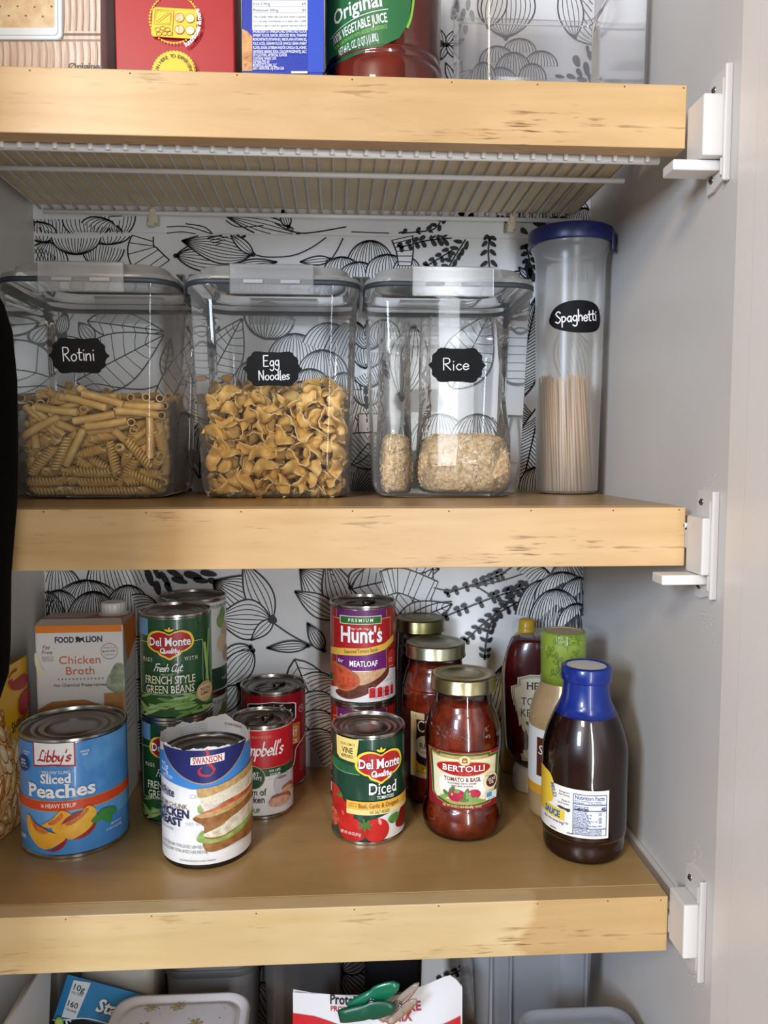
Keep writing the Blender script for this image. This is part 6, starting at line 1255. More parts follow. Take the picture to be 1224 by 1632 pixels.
# ------------------------------------------------------------------ bagged rice
FILM = clear('bag_film', (.975, .975, .97), .02, (.85, .84, .82), .10, 1.32, 1.0, 38)
GRAIN = mottled('rice_grain', ((.3, '#a8804f'), (.5, '#d6b483'), (.7, '#ecd8b0')), 260, .5)
def rice_bag(cx, cy, hw, hd, hr, htop, seed, label, lean=0.):
    r = random.Random(seed); e = empty('rice_bag', (cx, cy, S2+.0032), 0, label, 'bag', 'bags of rice in the Rice box')
    n = 36; secs = []
    def rad(a, z):   # rice heap outline
        t = z/hr; k = (1-.10*max(0, .25-t)*8*.5)*(1 if t < .8 else 1-.25*(t-.8)/.2); return k*(1+.05*math.sin(3*a+seed)+.03*math.sin(7*a+2*seed+9*t))
    def sec_(z, s=1.):
        P = sec(hw, hd, 3.2, n); return [(x*rad(2*PI*i/n, z)*s, y*rad(2*PI*i/n, z)*s) for i, (x, y) in enumerate(P)]
    zs = [0, .002, .008, hr*.3, hr*.6, hr*.85, hr*.97, hr]
    V, Fc = loft([(sec_(z, (.86, .95, 1, 1, 1, .98, .90, .60)[k]), z) for k, z in enumerate(zs)], True, True)
    core = obj('rice_heap', V, Fc, GRAIN, e, True); core['kind'] = 'stuff'
    me = core.data; gr = []; fs = [(p.area, p) for p in me.polygons if p.normal.z > -.5]; tot = sum(a for a, _ in fs)
    for a, p in fs:
        m = a/tot*1700; m = int(m)+(r.random() < m-int(m)); vs = [me.vertices[i].co for i in p.vertices]
        for _ in range(m):
            w = [r.random()**1.0 for _ in vs]; s = sum(w); c = sum((v*(q/s) for v, q in zip(vs, w)), Vector()); t = Vector((r.gauss(0, 1), r.gauss(0, 1), r.gauss(0, 1))); t = (t-p.normal*t.dot(p.normal)*.8).normalized(); b = t.cross(p.normal).normalized(); nn = t.cross(b)
            c = c+p.normal*r.uniform(-.0002, .0008); L_, W_ = r.uniform(.0026, .0036), .0008
            gr.append(([c-t*L_, c+b*W_, c+nn*W_, c-b*W_, c-nn*W_, c+t*L_], [(0, 2, 1), (0, 3, 2), (0, 4, 3), (0, 1, 4), (5, 1, 2), (5, 2, 3), (5, 3, 4), (5, 4, 1)]))
    V, Fc = merge(gr); o = obj('rice_grains', V, Fc, GRAIN, e); o['kind'] = 'stuff'
    ft = []
    for k, z in enumerate([.001, .004, .012, hr*.5, hr*.95, hr*1.15, hr*1.5, hr*1.5+(htop-hr*1.5)*.5, htop]):
        s = (.90, 1.0, 1.04, 1.04, 1.03, .98, .92, .90, .86)[k]; q = (0, 0, 0, 0, .01, .04, .09, .10, .12)[k]
        P = sec(hw*s, hd*s*(1 if k < 6 else (.8, .5, .3)[k-6]), 3.0, n); ft.append(([(x*(1+q*math.sin(5*i+seed+k)), y*(1+q*math.cos(7*i+2*k))+lean*max(0, z-hr)) for i, (x, y) in enumerate(P)], z))
    V, Fc = loft(ft, True); obj('plastic_film', V, Fc, FILM, e, True)
rice_bag(.0592, .846, .0180, .040, .062, .186, 1, 'narrow bag of brown rice standing at the left in the Rice box')
rice_bag(.1350, .850, .0485, .046, .064, .190, 4, 'wide bag of brown rice lying at the right in the Rice box')

# ------------------------------------------------------------------ spaghetti canister
FROST = clear('frosted_plastic', (.95, .945, .93), .30, (.82, .79, .74), .28, 1.40, trans=.45, edge=.35)
SX, SY = .2625, .885
e = empty('spaghetti_canister', (SX, SY, S2), face_cam(SX, SY), 'tall frosted canister with navy lid labelled Spaghetti', 'canister')
cs = smp(((0, .0012), (.028, .0010), (.0335, .0030), (.0350, .010), (.0357, .060), (.0378, .180), (.0390, .250), (.0394, .262), (.0408, .270), (.0436, .2755), (.0442, .2790), (.0442, .2830)), 4)
lobj('tube', cs, FROST, e, 64, False)
NAVY = mottled('navy_lid_plastic', ((.3, '#0f1644'), (.7, '#141d54')), 40, .35)
ld = lobj('lid', ((.0438, .2790), (.0468, .2785), (.0474, .2800), (.0476, .2930), (.0466, .2955), (.0440, .2960), (.0420, .2945), (.0415, .2925), (0, .2920)), NAVY, e, 56, False)
box('lid_tab', .0462, .0490, -.008, .008, .2700, .2900, NAVY, e, .0008).rotation_euler = (0, 0, -.2)
RL = .0366
A = Art(cyl_wrap(lambda v: .0378+.0012*(v-.18)/.07), .002); off = .0095
P = [(off+x*.00152, .1955+y*.00132) for x, y in ((-21.5, -2), (-18.5, 6), (-12, 11), (-2, 13.2), (9, 12.6), (16.5, 9), (20, 2), (20, -5), (16, -10.5), (8, -13), (-3, -13), (-13, -10.5), (-19, -7))]
A.poly('chalk_label', CHALK, P, 4); A.hand('lettering', CHINK, 'Spaghetti', off-.0010, .1905, .0122, .0014, w=.0465, jitter=.03, rot=.06); A.build(e)
STR = [mottled('spaghetti_strand', ((.3, '#c9954e'), (.7, '#dcae68')), 60, .45), mottled('spaghetti_strand_pale', ((.3, '#d6a660'), (.7, '#e6bf80')), 60, .45)]
sme = []
for mt in STR:
    V, Fc = tube_vf([(0, 0, 0), (0, 0, .065), (0, 0, .130)], .00105, 6); me = bpy.data.meshes.new('spaghetti_strand'); me.from_pydata(V, [], Fc); me.materials.append(mt); me.shade_smooth(); sme.append(me)
rr = random.Random(11); k = 0; pts = []
while len(pts) < 150 and k < 9000:
    k += 1; a = rr.uniform(0, 2*PI); q = .0305*math.sqrt(rr.uniform(.15, 1)); x, y = q*math.cos(a), q*math.sin(a)
    if y > .012 or any((x-u)**2+(y-v)**2 < .0023**2 for u, v in pts): continue
    pts.append((x, y))
for i, (x, y) in enumerate(pts):
    o = bpy.data.objects.new('spaghetti_strand', sme[i % 2]); COL.objects.link(o); hgt = rr.uniform(.93, 1.01)
    tx, ty = -.0105*(.5+.5*(x/.03+1)*.6)+rr.uniform(-.003, .003), rr.uniform(-.002, .003)
    lim = .0328; bx_, by_ = x+.004, y; tx2, ty2 = bx_+tx, by_+ty
    m_ = math.hypot(tx2, ty2); 
    if m_ > lim: tx2, ty2 = tx2*lim/m_, ty2*lim/m_
    m_ = math.hypot(bx_, by_)
    if m_ > .0318: bx_, by_ = bx_*.0318/m_, by_*.0318/m_
    o.location = (SX+bx_, SY+by_, S2+.0035); dv = Vector((tx2-bx_, ty2-by_, .130)); o.rotation_euler = dv.to_track_quat('Z', 'Y').to_euler(); o.scale = (1, 1, hgt)
    tagit(o, 'long straight spaghetti strand standing in the frosted canister', 'pasta', 'spaghetti strands in the canister')

# ================================================================== top shelf
def pxart(root, Y, step=0):
    lx, ly, lz = root.location
    def w(u, v, o):
        p = at(u, -v, Y-.0001-o); return (p.x-lx, p.y-ly, p.z-lz)
    return Art(w, step)
def arc_text(A, part, h, t, cx, cy, r, a0, a1, size, bold=.02, inside=False):
    n = len(t)
    for i, ch in enumerate(t):
        a = math.radians(a0+(a1-a0)*(i+.5)/n)
        if ch != ' ': A.text(part, h, ch, cx+r*math.cos(a), -cy+r*math.sin(a), size, bold=bold, rot=a-PI/2 if not inside else a+PI/2)
def carton(name, xl, xr, y0, y1, h, mat, label, cat='box'):
    e = empty(name, ((xl+xr)/2, (y0+y1)/2, S1), 0, label, cat); w = (xr-xl)/2; d = (y1-y0)/2
    b = box('carton', -w, w, -d, d, 0, h, mat, e, .0008); return e, b
# cracker box
xr = at(160, 60, .676).x
e, b = carton('cracker_box', xr-.135, xr, .676, .735, .215, M('#b9a9a4', .4), 'tan cracker box at the left end of the top shelf')
A = pxart(e, .676)
A.rect('cracker_picture', mottled('cracker_stack', ((.3, '#c0a28c'), (.5, '#d6bfaa'), (.72, '#e9dac8')), 9, .5, 0, (30, 1, 3)), -30, -130, 160, 10)
RID = mottled('cracker_ridge', ((.3, '#ad8a74'), (.7, '#c4a48e')), 30)
for k in range(15):
    x = -8+k*11.4; A.line('cracker_picture', RID, [(x, -66), (x+2, -85), (x+1, -110)], 3.0, 4)
for k in range(6): A.line('cracker_picture', RID, [(100+k*10, 6), (101+k*10, -20), (100+k*10, -48)], 2.4, 4)
A.rect('cracker_picture', '#6a5040', 97, -55, 160, -53); A.rect('cracker_picture', '#8a6f5c', -30, -64, 160, -62.5)
def rr_px(x0, y0, x1, y1, r):
    P = []
    for cx, cy, a0 in ((x1-r, y1-r, 0), (x0+r, y1-r, 90), (x0+r, y0+r, 180), (x1-r, y0+r, 270)):
        for k in range(6): a = math.radians(a0+18*k); P.append((cx+r*math.cos(a), cy+r*math.sin(a)))
    return P
A.poly('frame_picture', '#8fa0a8', rr_px(-60, -64, 100, 40, 9)); A.poly('frame_picture', '#e3ebee', rr_px(-60, -62, 98, 40, 8)); A.poly('frame_picture', '#a8b8c0', rr_px(-60, -57, 93, 40, 6)); A.poly('frame_picture', '#dfe7ea', rr_px(-60, -55.5, 91, 40, 6))
A.poly('single_cracker', mottled('salted_cracker', ((.3, '#cfa878'), (.5, '#e3c79c'), (.7, '#f0dcb8')), 60, .5), rr_px(-70, -44, 87, 40, 3))
for x, y in ((28, 10), (55, 11), (14, 25), (41, 25), (68, 26), (0, 10), (82, 10)): A.ell('cracker_holes', '#5a3e28', x, -y, 1.8, 1.4, 10)
A.text('lettering', '#241c18', 'Original', 136, -111, 11, w=54, bold=.03); A.build(b)
# red box
xl, xr = at(184, 60, .69).x, at(373, 60, .69).x
e, b = carton('red_cracker_box', xl, xr, .69, .745, .21, M('#a80f1d', .4), 'red box with a yellow lunchbox drawing between tan and blue boxes')
A = pxart(e, .69); Y_ = '#f0c22c'
def rot_(cx, cy, a, P):
    c, s = math.cos(a), math.sin(a); return [(cx+x*c-y*s, cy+x*s+y*c) for x, y in P]
A.ring('lunchbox_drawing', Y_, 277, -30, 38, 1.3, 48)
for k in range(48): a = 2*PI*k/48; A.ell('lunchbox_drawing', Y_, 277+39*math.cos(a), -30+39*math.sin(a), 1.4, 1.4, 6)
A.poly('lunchbox_drawing', Y_, rot_(277, -36, -.06, rr_px(-35, -24, 36, 23, 6)))
for L_ in (((-31, 19), (-4, 19), (-4, -4), (-31, -4), (-31, 19)), ((-29, 17), (-8, 17), (-29, -1), (-29, 17)), ((-6, 15), (-6, -2), (-25, -2), (-6, 15)), ((-1, 20), (-1, -22))): A.line('lunchbox_lines', '#8a4a14', rot_(277, -36, -.06, L_), .9)
for x, y in ((-26, -11), (-18, -9), (-10, -11), (-24, -18), (-15, -17), (-7, -17)): A.line('lunchbox_lines', '#8a4a14', [(277+x+4.2*math.cos(k), -36+y+3.2*math.sin(k)) for k in [j*PI/6 for j in range(12)]], .9, closed=True)
for x, y, c in ((9, 8, '#c9803c'), (26, 7, '#ead9a8'), (9, -11, '#b5602c'), (26, -12, '#cfd2c8')): A.ell('cracker_drawing', '#8a5a24', 277+x, -36+y, 7.6, 7.4, 20); A.ell('cracker_drawing', mottled('dot_'+c.strip('#'), ((.3, c), (.6, '#f0d8a0'), (.8, c)), 300), 277+x, -36+y, 6.8, 6.6, 20)
arc_text(A, 'lettering', '#f6efe8', 'lunchboxes & more', 273, 33, 47.5, -62, 24, 7.2, .06, True)
for k in range(40): a = 2*PI*k/40; A.ell('round_badge', Y_, 277+33*math.cos(a), -116+33*math.sin(a), 2.8, 2.8, 8)
A.ell('round_badge', Y_, 277, -116, 33, 33, 40); arc_text(A, 'badge_text', '#2a2014', 'SCAN HERE TO EXPERIENCE', 277, 116, 24.5, 186, -6, 5.4, .02); A.build(b)
# blue box
xl, xr = at(386, 60, .70).x, at(515, 60, .70).x
e, b = carton('blue_biscuit_box', xl, xr, .70, .755, .21, M('#2038a0', .36), 'blue biscuit box with nutrition text beside the juice bottle')
A = pxart(e, .70)
A.poly('box_art', '#2a4ab8', [(491, 10), (516, 10), (516, -115), (491, -115)]); A.poly('cookie_picture', mottled('biscuit_crumb', ((.3, '#a86a34'), (.55, '#d9a064'), (.72, '#8a4a22')), 130), [(386, -46), (394, -50), (402, -58), (402, -113), (386, -113)])
A.rect('nutrition_panel', '#eceef0', 402, -48, 490, 12)
for y, t, v in ((-2, 'Calcium 20mg', '2%'), (8, 'Iron 0.9mg', '6%'), (18, 'Potassium 50mg', '0%')): A.text('nutrition_text', '#4a4a54', t, 404, -y, 4.2, align='L'); A.text('nutrition_values', '#4a4a55', v, 488, -y, 4.2, align='R'); A.rect('nutrition_rule', '#7a7a84', 403, -y-2.5, 489, -y-2.1)
for y, t in ((28, 'The % Daily Value tells you how much a nutrient'), (35, 'in a serving contributes to a daily diet. 2,000'), (42, 'calories a day is used for general nutrition advice.')): A.text('nutrition_text', '#3a3a44', t, 404, -y, 3.4, w=84, align='L')
for y, t, w in ((52, 'INGREDIENTS: UNBLEACHED ENRICHED FLOUR', 86), (58.5, '(WHEAT FLOUR, NIACIN, REDUCED IRON, THIAMINE', 86), (65, 'MONONITRATE {VITAMIN B1}, RIBOFLAVIN {VITAMIN B2},', 86), (71.5, 'FOLIC ACID), GRAHAM FLOUR (WHOLE GRAIN WHEAT', 86), (78, 'FLOUR), SUGAR, SOYBEAN AND/OR CANOLA OIL, HONEY,', 86), (84.5, 'LEAVENING (BAKING SODA, CALCIUM PHOSPHATE), SALT,', 86), (90, 'SOY LECITHIN, ARTIFICIAL FLAVOR.', 55), (95.5, 'CONTAINS: WHEAT, SOY.', 38), (101, 'DISTRIBUTED BY', 27), (106, 'MONDELEZ GLOBAL LLC', 38), (111, 'EAST HANOVER, NJ 07936 USA', 50)): A.text('ingredient_text', '#e6e8f2', t, 403, -y, 4.6, w=w, align='L', bold=.03)
A.rect('ingredient_text', '#e6e8f2', 464, -117, 490, -113.5); A.build(b)
# vegetable juice
JR = .0565
e = empty('juice_bottle', (.0425, .7635, S1), face_cam(.0425, .7635), 'large red-brown vegetable juice bottle with green label on the top shelf', 'bottle')
JUI = mottled('vegetable_juice', ((.3, '#6d1e0c'), (.7, '#8a2c14')), 18, .3, 0, (1, 1, 1), .7)
pj = smp(((0, .002), (.040, .001), (.053, .005), (.0565, .016), (.0570, .034), (.0565, .043), (.0545, .048), (.0552, .051), (.0545, .055), (.0532, .0585), (.0536, .075), (.0538, .190), (.045, .225), (.025, .245), (.020, .262), (0, .264)), 4)
bo = lobj('body', pj, JUI, e, 72, False); lobj('glass_skin', [(r+.0006, z) for r, z in pj if z > .0015], GLASS, e, 72, False)
lobj('cap', ((.021, .262), (.022, .262), (.022, .280), (.020, .282), (0, .282)), M('#2f7a34', .4), e, 32)
def jr(v): return .0549
A = Art(cyl_wrap(jr), .003)
lx = math.cos(face_cam(.0425, .7635)); 
def U(px): return .0549*asn((px-614)/98.5)
def Vj(py): return at(614, py, .708).z-S1
G = '#2c6a3c'
A.poly('green_label', G, [(U(a), Vj(b)) for a, b in ((517, 92), (540, 88), (575, 82), (610, 75), (640, 58), (655, 30), (661, -30), (661, -160), (517, -160))])
A.line('label_edge', '#7cc242', [(U(a), Vj(b)) for a, b in ((652, 40), (659, 18), (664, -30), (664, -100))], .0022, 4); A.line('label_edge', '#7cc242', [(U(517), Vj(30)), (U(522), Vj(-20)), (U(517), Vj(-60))], .002, 4)
A.text('lettering', '#f4f6f0', 'Original', U(570), Vj(15), .0125, w=.050, bold=.03, rot=.12); A.line('label_line', '#e8efe4', [(U(529), Vj(36)), (U(575), Vj(22)), (U(622), Vj(14))], .0006, 5)
A.text('lettering', '#f4f6f0', '100% VEGETABLE JUICE', U(573), Vj(43), .0078, w=.0560, bold=.025, rot=.16); A.text('lettering', '#8fc85a', 'FROM CONCENTRATE WITH ADDED INGREDIENTS', U(574), Vj(53), .0032, w=.054, bold=.01, rot=.16)
A.text('lettering', '#f4f6f0', 'NET 64 FL. OZ. (2 QT.) (1.89L)', U(573), Vj(70), .0068, w=.040, bold=.01, rot=.14); A.build(bo)
# large clear bin at the right
BIN = clear('hazy_bin_plastic', (.86, .86, .87), .10, (.62, .62, .64), .12, 1.45)
xl, xr = .1330, .3020
e = empty('clear_bin', ((xl+xr)/2, .852, S1), 0, 'large hazy clear plastic bin at the right end of the top shelf', 'bin'); w = (xr-xl)/2
V, Fc = loft([(rrect(w-.006, .082, .010), .0015), (rrect(w-.003, .086, .013), .003), (rrect(w-.002, .088, .014), .010), (rrect(w, .090, .014), .200)], True); obj('tub', V, Fc, BIN, e, True)
V, Fc = loft([(rrect(w, .090, .014), .200), (rrect(w+.003, .093, .016), .2005), (rrect(w+.003, .093, .016), .206), (rrect(w-.001, .089, .014), .206)]); obj('rim', V, Fc, BIN, e, True)
V, Fc = loft([(rrect(w-.012, .070, .008), .0020), (rrect(w-.010, .072, .010), .0100), (rrect(w-.006, .080, .012), .0600)], True); obj('base_step', V, Fc, BIN, e, True)

# ================================================================== lowest shelf, only the tops show
WPL = M('#d3d2d0', .4); WPL2 = M('#c9c4ba', .45)
# white bins at the left
e = empty('white_bin', (-.3270, .700, S4), 0, 'white plastic bin at the bottom left corner', 'bin')
V, Fc = loft([(rrect(.020, .070, .010), 0), (rrect(.0335, .082, .012), .240), (rrect(.0335, .082, .012), .244), (rrect(.0315, .080, .011), .244), (rrect(.0185, .068, .009), .004)], True, True); obj('tub', V, Fc, WPL, e, True)
tube('rim', [(x, y, .244) for x, y in rrect(.0345, .083, .013)]+[(.0345, .070, .244)], .0022, M('#e6e4e0', .35), e, 6)
e = empty('beige_bin', (-.2470, .890, S4), 0, 'off-white plastic bin behind the blue tuna pouch', 'bin')
V, Fc = loft([(rrect(.036, .060, .010), 0), (rrect(.0420, .068, .012), .262), (rrect(.0400, .066, .011), .262), (rrect(.034, .058, .009), .004)], True, True); obj('tub', V, Fc, WPL2, e, True); V, Fc = loft([(rrect(.0425, .0685, .013), .256), (rrect(.0440, .070, .014), .257), (rrect(.0440, .070, .014), .266), (rrect(.0415, .0675, .012), .266)]); obj('rim', V, Fc, M('#d8d4cb', .4), e, True)
# tuna pouch leaning
TL = at(108, 1553, .800); a = math.radians(-18.6); PW, PH = .090, .171
e = empty('tuna_pouch', (TL.x+.02, .800, S4), 0, 'blue and black tuna pouch leaning beside the patterned tub', 'pouch')
V, Fc = [], []; nu, nv = 12, 16
def pp(s, t, side):
    b = .0085*(math.sin(PI*min(1, max(0, s)))**.6)*(math.sin(PI*min(1, max(0, t*.94+.0)))**.6)*side; x, z = s*PW, -t*PH
    return (TL.x-e.location.x+x*math.cos(a)-z*math.sin(a), b, TL.z-S4+x*math.sin(a)+z*math.cos(a))
for side in (-1, 1):
    k = len(V); V += [pp(i/nu, j/nv, side) for j in range(nv+1) for i in range(nu+1)]
    Fc += [(k+j*(nu+1)+i, k+j*(nu+1)+i+1, k+(j+1)*(nu+1)+i+1, k+(j+1)*(nu+1)+i) for j in range(nv) for i in range(nu)]
b = obj('pouch', V, Fc, M('#2f7fb5', .35, 0, .2), e, True)
A = Art(lambda u, v, o: (lambda p: (p[0], p[1]-.0002-o*2, p[2]))(pp(u/PW, -v/PH, -1)), .006, vstep=.006)
A.poly('label_art', '#101216', [(.0, -.053), (.03, -.038), (.06, -.037), (PW, -.044), (PW, -.150), (0, -.150)]); A.line('label_edge', '#d8dadc', [(.0, -.052), (.03, -.037), (.06, -.036), (PW, -.043)], .0012, 5)
A.poly('white_panel', '#d9dde0', [(.008, -.003), (.026, -.001), (.023, -.040), (.008, -.044)]); A.text('lettering', '#1c222a', '10g', .0165, -.012, .006, w=.012, bold=.02); A.text('lettering', '#1c222a', 'PROTEIN', .016, -.0165, .0026, w=.012); A.text('lettering', '#1c222a', '160', .0155, -.030, .006, w=.011, bold=.02); A.text('lettering', '#1c222a', 'CALORIES', .0155, -.0345, .0022, w=.012)
A.text('brand_text', '#20405a', 'StarKist', .0405, -.0265, .0130, w=.056, bold=.05, shear=.15, align='L'); A.text('brand_text', '#e6e9ea', 'StarKist', .0395, -.0255, .0130, w=.056, bold=.05, shear=.15, align='L')
A.text('brand_text', '#e9ebec', 'Smart Bowls', .012, -.054, .0120, w=.075, shear=.15, bold=.02, align='L'); A.ell('lime_picture', '#8fb04a', .0075, -.050, .005, .0062); A.ell('lime_picture', '#b9d07a', .0075, -.050, .0035, .0045); A.ell('lime_picture', '#3f6a34', .012, -.055, .004, .0025, 12, .6); A.build(b)
# patterned tub
e = empty('patterned_tub', (-.1650, .7270, S4), 0, 'white tub with gold snowflake lid at the bottom left', 'tub'); ht = .170
V, Fc = loft([(rrect(.050, .048, .016), 0), (rrect(.058, .056, .018), .150), (rrect(.0695, .066, .022), .158), (rrect(.0705, .067, .023), .166), (rrect(.0690, .0655, .022), ht+.001), (rrect(.0655, .062, .021), ht+.0012), (rrect(.0620, .0585, .020), ht-.004), (rrect(.0600, .0565, .018), ht-.0046), (rrect(.0575, .054, .017), ht-.0015), (rrect(.0530, .0495, .015), ht-.0012)], True, True); b = obj('tub', V, Fc, M('#c9c6c8', .35), e, True)
A = Art(lambda u, v, o: (u, v, ht-.0011+o), 0); gold = '#a08a52'; r5 = random.Random(5)
def flake(x, y, r, c):
    for k in range(6):
        t = k*PI/3+.3; A.line('snowflake_print', c, [(x, y), (x+r*math.cos(t), y+r*math.sin(t))], r*.16); A.ell('snowflake_print', c, x+r*.75*math.cos(t), y+r*.75*math.sin(t), r*.24, r*.24, 8)
for x, y, r in ((-.032, .020, .0085), (.018, .022, .0070), (.034, .008, .005), (-.005, .0455, .007), (-.032, .0440, .006), (-.01, -.01, .008), (.03, -.03, .008), (-.035, -.03, .008)): flake(x, y, r, gold)
for k in range(26):
    x, y = r5.uniform(-.048, .048), r5.uniform(-.045, .046); q = r5.uniform(.0006, .0018)
    A.poly('star_print', '#4a4a50', [(x+q*(1 if j % 2 == 0 else .3)*math.cos(j*PI/4), y+q*(1 if j % 2 == 0 else .3)*math.sin(j*PI/4)) for j in range(8)])
A.build(b)
# smoky tubs at the back
SMOKE = clear('smoky_plastic', (.45, .43, .42), .35, (.16, .15, .15), .15, 1.45)
e = empty('grey_tub', (-.1480, .8880, S4), 0, 'dark grey rounded tub behind the snowflake tub', 'tub'); V, Fc = loft([(rrect(.044, .048, .02), 0), (rrect(.051, .055, .024), .168), (rrect(.049, .053, .024), .172), (rrect(.040, .044, .02), .174)], True, True); obj('tub', V, Fc, M('#5c5a59', .5), e, True); V, Fc = loft([(rrect(.0535, .0575, .026), .160), (rrect(.0540, .058, .026), .165), (rrect(.0525, .0565, .025), .168)]); obj('lid_rim', V, Fc, M('#4c4a49', .5), e, True)
e = empty('smoky_container', (-.0430, .8850, S4), 0, 'smoky see-through container behind the pancake mix bag', 'container'); V, Fc = loft([(rrect(.040, .055, .010), 0), (rrect(.045, .060, .012), .265), (rrect(.043, .058, .011), .266)], True); obj('tub', V, Fc, SMOKE, e, True); V, Fc = loft([(rrect(.0455, .0605, .012), .258), (rrect(.048, .063, .013), .259), (rrect(.048, .063, .013), .267)]); obj('rim', V, Fc, SMOKE, e, True)
e = empty('black_container', (.0610, .8980, S4), 0, 'black lidded container at the back behind the clips', 'container'); V, Fc = loft([(rrect(.030, .040, .008), 0), (rrect(.034, .044, .010), .185), (rrect(.036, .046, .010), .187), (rrect(.036, .046, .010), .197), (rrect(.028, .038, .008), .198)], True, True); obj('tub', V, Fc, M('#25262a', .35), e, True); box('lid_ridge', -.022, .022, -.030, .030, .198, .201, M('#2c2d31', .35), e, .001)
# pancake mix bag
e = empty('pancake_mix_bag', (.0380, .7850, S4), 0, 'white and red pancake mix bag folded shut with clips', 'bag')
def bag_top(x):   # top edge height over x (world)
    P = [(-.052, .8485), (-.03, .8445), (0., .8420), (.03, .8405), (.06, .8420), (.09, .8505), (.112, .8590), (.118, .8560), (.1265, .845)]
    for (a, za), (b_, zb) in zip(P, P[1:]):
        if x <= b_: return za+(zb-za)*max(0, x-a)/(b_-a)
    return P[-1][1]
def bag_y(s, t): # front surface, s 0..1 across, t 0 top .. 1 bottom
    return .764-.028*(math.sin(PI*min(1, max(0, s)))**.7)*min(1, (t/.55))**1.2+.0022*math.sin(9*s+3*t)*(1-.5*t)
V, Fc = [], []; nu, nv = 28, 22
for side in (0, 1):
    k = len(V)
    for j in range(nv+1):
        for i in range(nu+1):
            s, t = i/nu, j/nv; x = -.050+.176*s; zt = bag_top(x); z = zt+(S4+.001-zt)*t; y = bag_y(s, t)
            if side: y = .7665+(.764-y)*.9+.0025*math.sin(7*s+1)*(1-t)
            V.append((x-e.location.x, y-e.location.y, z-S4))
    Fc += [(k+j*(nu+1)+i, k+j*(nu+1)+i+1, k+(j+1)*(nu+1)+i+1, k+(j+1)*(nu+1)+i) for j in range(nv) for i in range(nu)]
b = obj('bag', V, Fc, M('#d9d8da', .3, 0, .3), e, True)
def bw(u, v, o):
    p = at(u, -v, .758); s = (p.x+.050)/.176; zt = bag_top(p.x); t = min(1, max(0, (zt-p.z)/(zt-S4))); return (p.x-e.location.x, bag_y(s, t)-e.location.y-.0006-o*2, p.z-S4)
A = Art(bw, 7, vstep=7)
A.poly('label_art', '#c01c26', [(466, -1621), (500, -1625), (540, -1634), (600, -1650), (660, -1648), (700, -1636), (735, -1624), (735, -1760), (466, -1760)])
A.text('lettering', '#1a1a1c', 'Protein', 526, -1606, 14, w=48, bold=.04, align='L'); A.text('lettering', '#b01c26', 'PROTEIN', 527, -1616, 7, w=40, bold=.02, align='L'); A.text('lettering', '#b01c26', 'PANCAKE', 672, -1613, 13, w=82, bold=.04, align='R', rot=.06); A.text('lettering', '#b01c26', 'MIX', 657, -1627, 13, w=30, bold=.04, align='R'); A.build(b)
# clips
GRN_P = M('#0e6b4c', .3, 0, .3, name='green_clip_plastic'); GRN_D = M('#0b5038', .35, name='green_clip_grip')
def clip(name, ca, cb, ma, mb, mc, md, label, p0, p1, q0, q1, Y0):
    e = empty(name, at(*p0, Y0), 0, label, 'clip'); o_ = Vector(e.location)
    for k, (s0, s1, m_) in enumerate(((p0, p1, ma), (q0, q1, mb))):
        a0, a1 = at(*s0, Y0-.004-.007*k)-o_, at(*s1, Y0-.010-.007*k)-o_; ax = a1-a0; L = ax.length; V, Fc = [], []; n = 14
        for j in range(15):
            t = j/14; w = ca*(.55+.45*math.sin(PI*min(1, .15+.85*t))**.8) if t < .55 else ca*math.sqrt(max(.0, 1-((t-.55)/.45)**2))*1.15+.0002; th = cb*(.8 if t < .5 else .55)*(1 if 0 < t < 1 else .2)
            for i in range(n): aa = 2*PI*i/n; V.append((L*t, th*math.sin(aa), w*math.cos(aa)))
        for j in range(14):
            for i in range(n): u_, v_ = j*n+i, j*n+(i+1) % n; Fc.append((u_, v_, v_+n, u_+n))
        Fc += [tuple(range(n))[::-1], tuple(range(14*n, 15*n))]
        R3 = Matrix((ax.normalized(), Vector((0, 1, 0)).cross(ax).cross(ax).normalized()*-1, Vector((0, 1, 0)).cross(ax).normalized()*-1)).transposed()
        obj('clip_arm', [R3 @ Vector(v)+a0 for v in V], Fc, m_, e, True)
    mid = at((p0[0]+p1[0])/2-4, (p0[1]+q1[1])/2, Y0-.012)-o_
    tube('spring', [mid+Vector((.006*math.cos(t), -.004+.0006*t, .009*math.sin(t))) for t in [k*.5 for k in range(20)]], .0006, CHROME, e, 6)
clip('green_clip', .0085, .0050, GRN_P, GRN_D, GRN_P, GRN_P, 'green plastic spring clip holding the pancake mix bag shut', (556, 1608), (637, 1568), (540, 1620), (632, 1604), .748)
TANP = clear('amber_clip_plastic', (.80, .72, .62), .45, (.55, .47, .40), .15, 1.45)
clip('tan_clip', .0048, .0040, TANP, TANP, TANP, TANP, 'translucent tan clip beside the green clip on the pancake bag', (606, 1628), (668, 1566), (618, 1632), (664, 1592), .752)
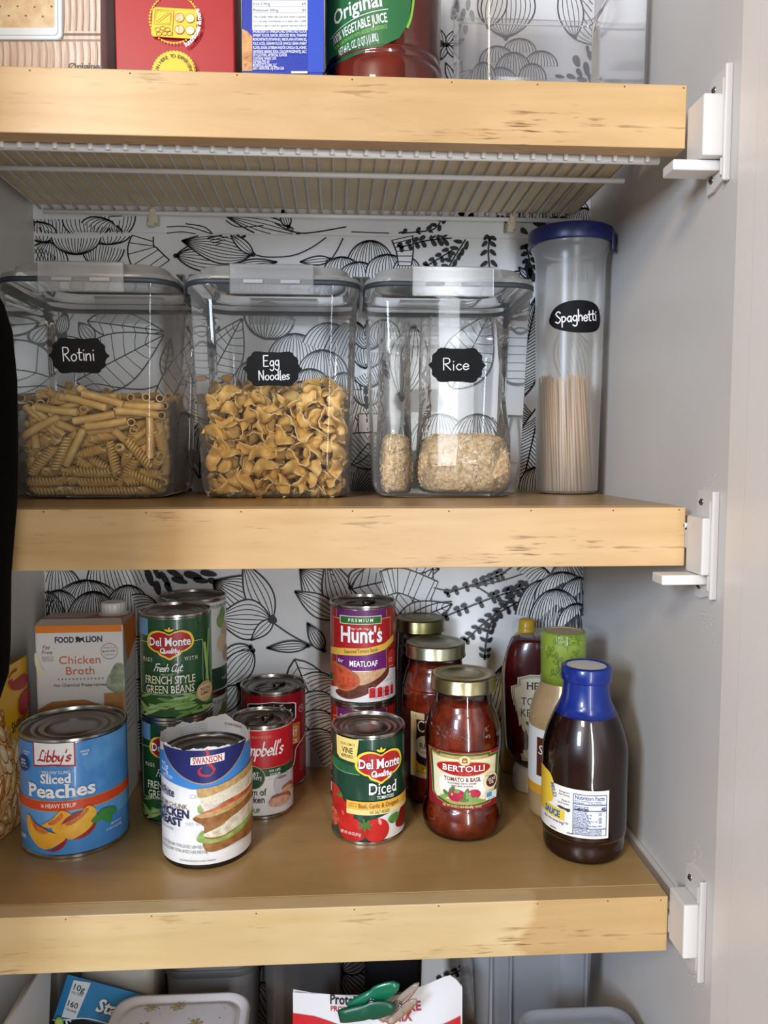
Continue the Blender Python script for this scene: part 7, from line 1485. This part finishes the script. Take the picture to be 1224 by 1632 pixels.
# bluish bin and lidded box at the right
BLUEBIN = clear('milky_bin_plastic', (.80, .82, .86), .55, (.62, .64, .70), .25, 1.45, trans=.4)
e = empty('milky_bin', (.2170, .888, S4), 0, 'milky translucent bin at the bottom right against the back wall', 'bin'); V, Fc = loft([(rrect(.062, .060, .010), 0), (rrect(.0715, .069, .012), .262), (rrect(.0700, .0675, .011), .263)], True); obj('tub', V, Fc, BLUEBIN, e, True); V, Fc = loft([(rrect(.072, .0695, .012), .255), (rrect(.0745, .072, .013), .256), (rrect(.0745, .072, .013), .266)]); obj('rim', V, Fc, BLUEBIN, e, True)
for x in (-.050, -.028, .058): box('corner_rib', x-.0012, x+.0012, -.0715, -.0655, .05, .256, BLUEBIN, e)
e = empty('lidded_box', (.2380, .7040, S4), 0, 'clear food box with rounded translucent lid at the bottom right', 'container'); hl = .166
V, Fc = loft([(rrect(.046, .038, .014), 0), (rrect(.053, .045, .018), hl-.010), (rrect(.0545, .0465, .018), hl-.008)], True); obj('tub', V, Fc, BLUEBIN, e, True)
V, Fc = loft([(rrect(.0565, .0485, .019), hl-.010), (rrect(.0590, .051, .021), hl-.008), (rrect(.0592, .0512, .021), hl-.001), (rrect(.0575, .0495, .020), hl+.0015), (rrect(.0555, .0475, .019), hl+.001), (rrect(.0525, .0445, .017), hl-.0030), (rrect(.045, .037, .013), hl-.0032)], False, True); obj('lid', V, Fc, BLUEBIN, e, True)
V, Fc = lathe(((.0, .0), (.038, 0), (.040, .002), (.038, .120), (0, .122)), 36); obj('white_tub_inside', V, Fc, M('#d9dade', .4), e, True, (0, 0, .004))
# ================================================================== black bag hanging at the left door jamb
BLK = mottled('black_fabric', ((.3, '#020202'), (.7, '#040404')), 200, .95, .3)
BLK.node_tree.nodes['Principled BSDF'].inputs['Specular IOR Level'].default_value = .06
e = empty('black_bag', (-.290, .500, 1.20), 0, 'black fabric bag hanging at the left edge of the doorway', 'bag')
out = [(1.20, .030), (1.215, .058), (1.2546, .0715), (1.275, .0735), (1.32, .0755), (1.35, .079), (1.37, .0815), (1.40, .0830), (1.4487, .0840), (1.480, .0820), (1.497, .077), (1.513, .068), (1.522, .055), (1.528, .030)]
V, Fc = loft([(sec(w, .055*min(1, w/.07), 2.6, 36), z-1.20) for z, w in out], True, True); obj('bag_body', [(x+.000, y, z) for x, y, z in V], Fc, BLK, e, True)
tube('strap', [(-.03, 0, .325), (-.045, 0, .40), (-.0600, 0, .50), (-.0690, 0, .60), (-.0715, 0, .625), (-.0720, .006, .610)], .004, BLK, e, 8); box('hook', -.0725, -.0630, -.004, .004, .600, .618, CHROME, e, .001)
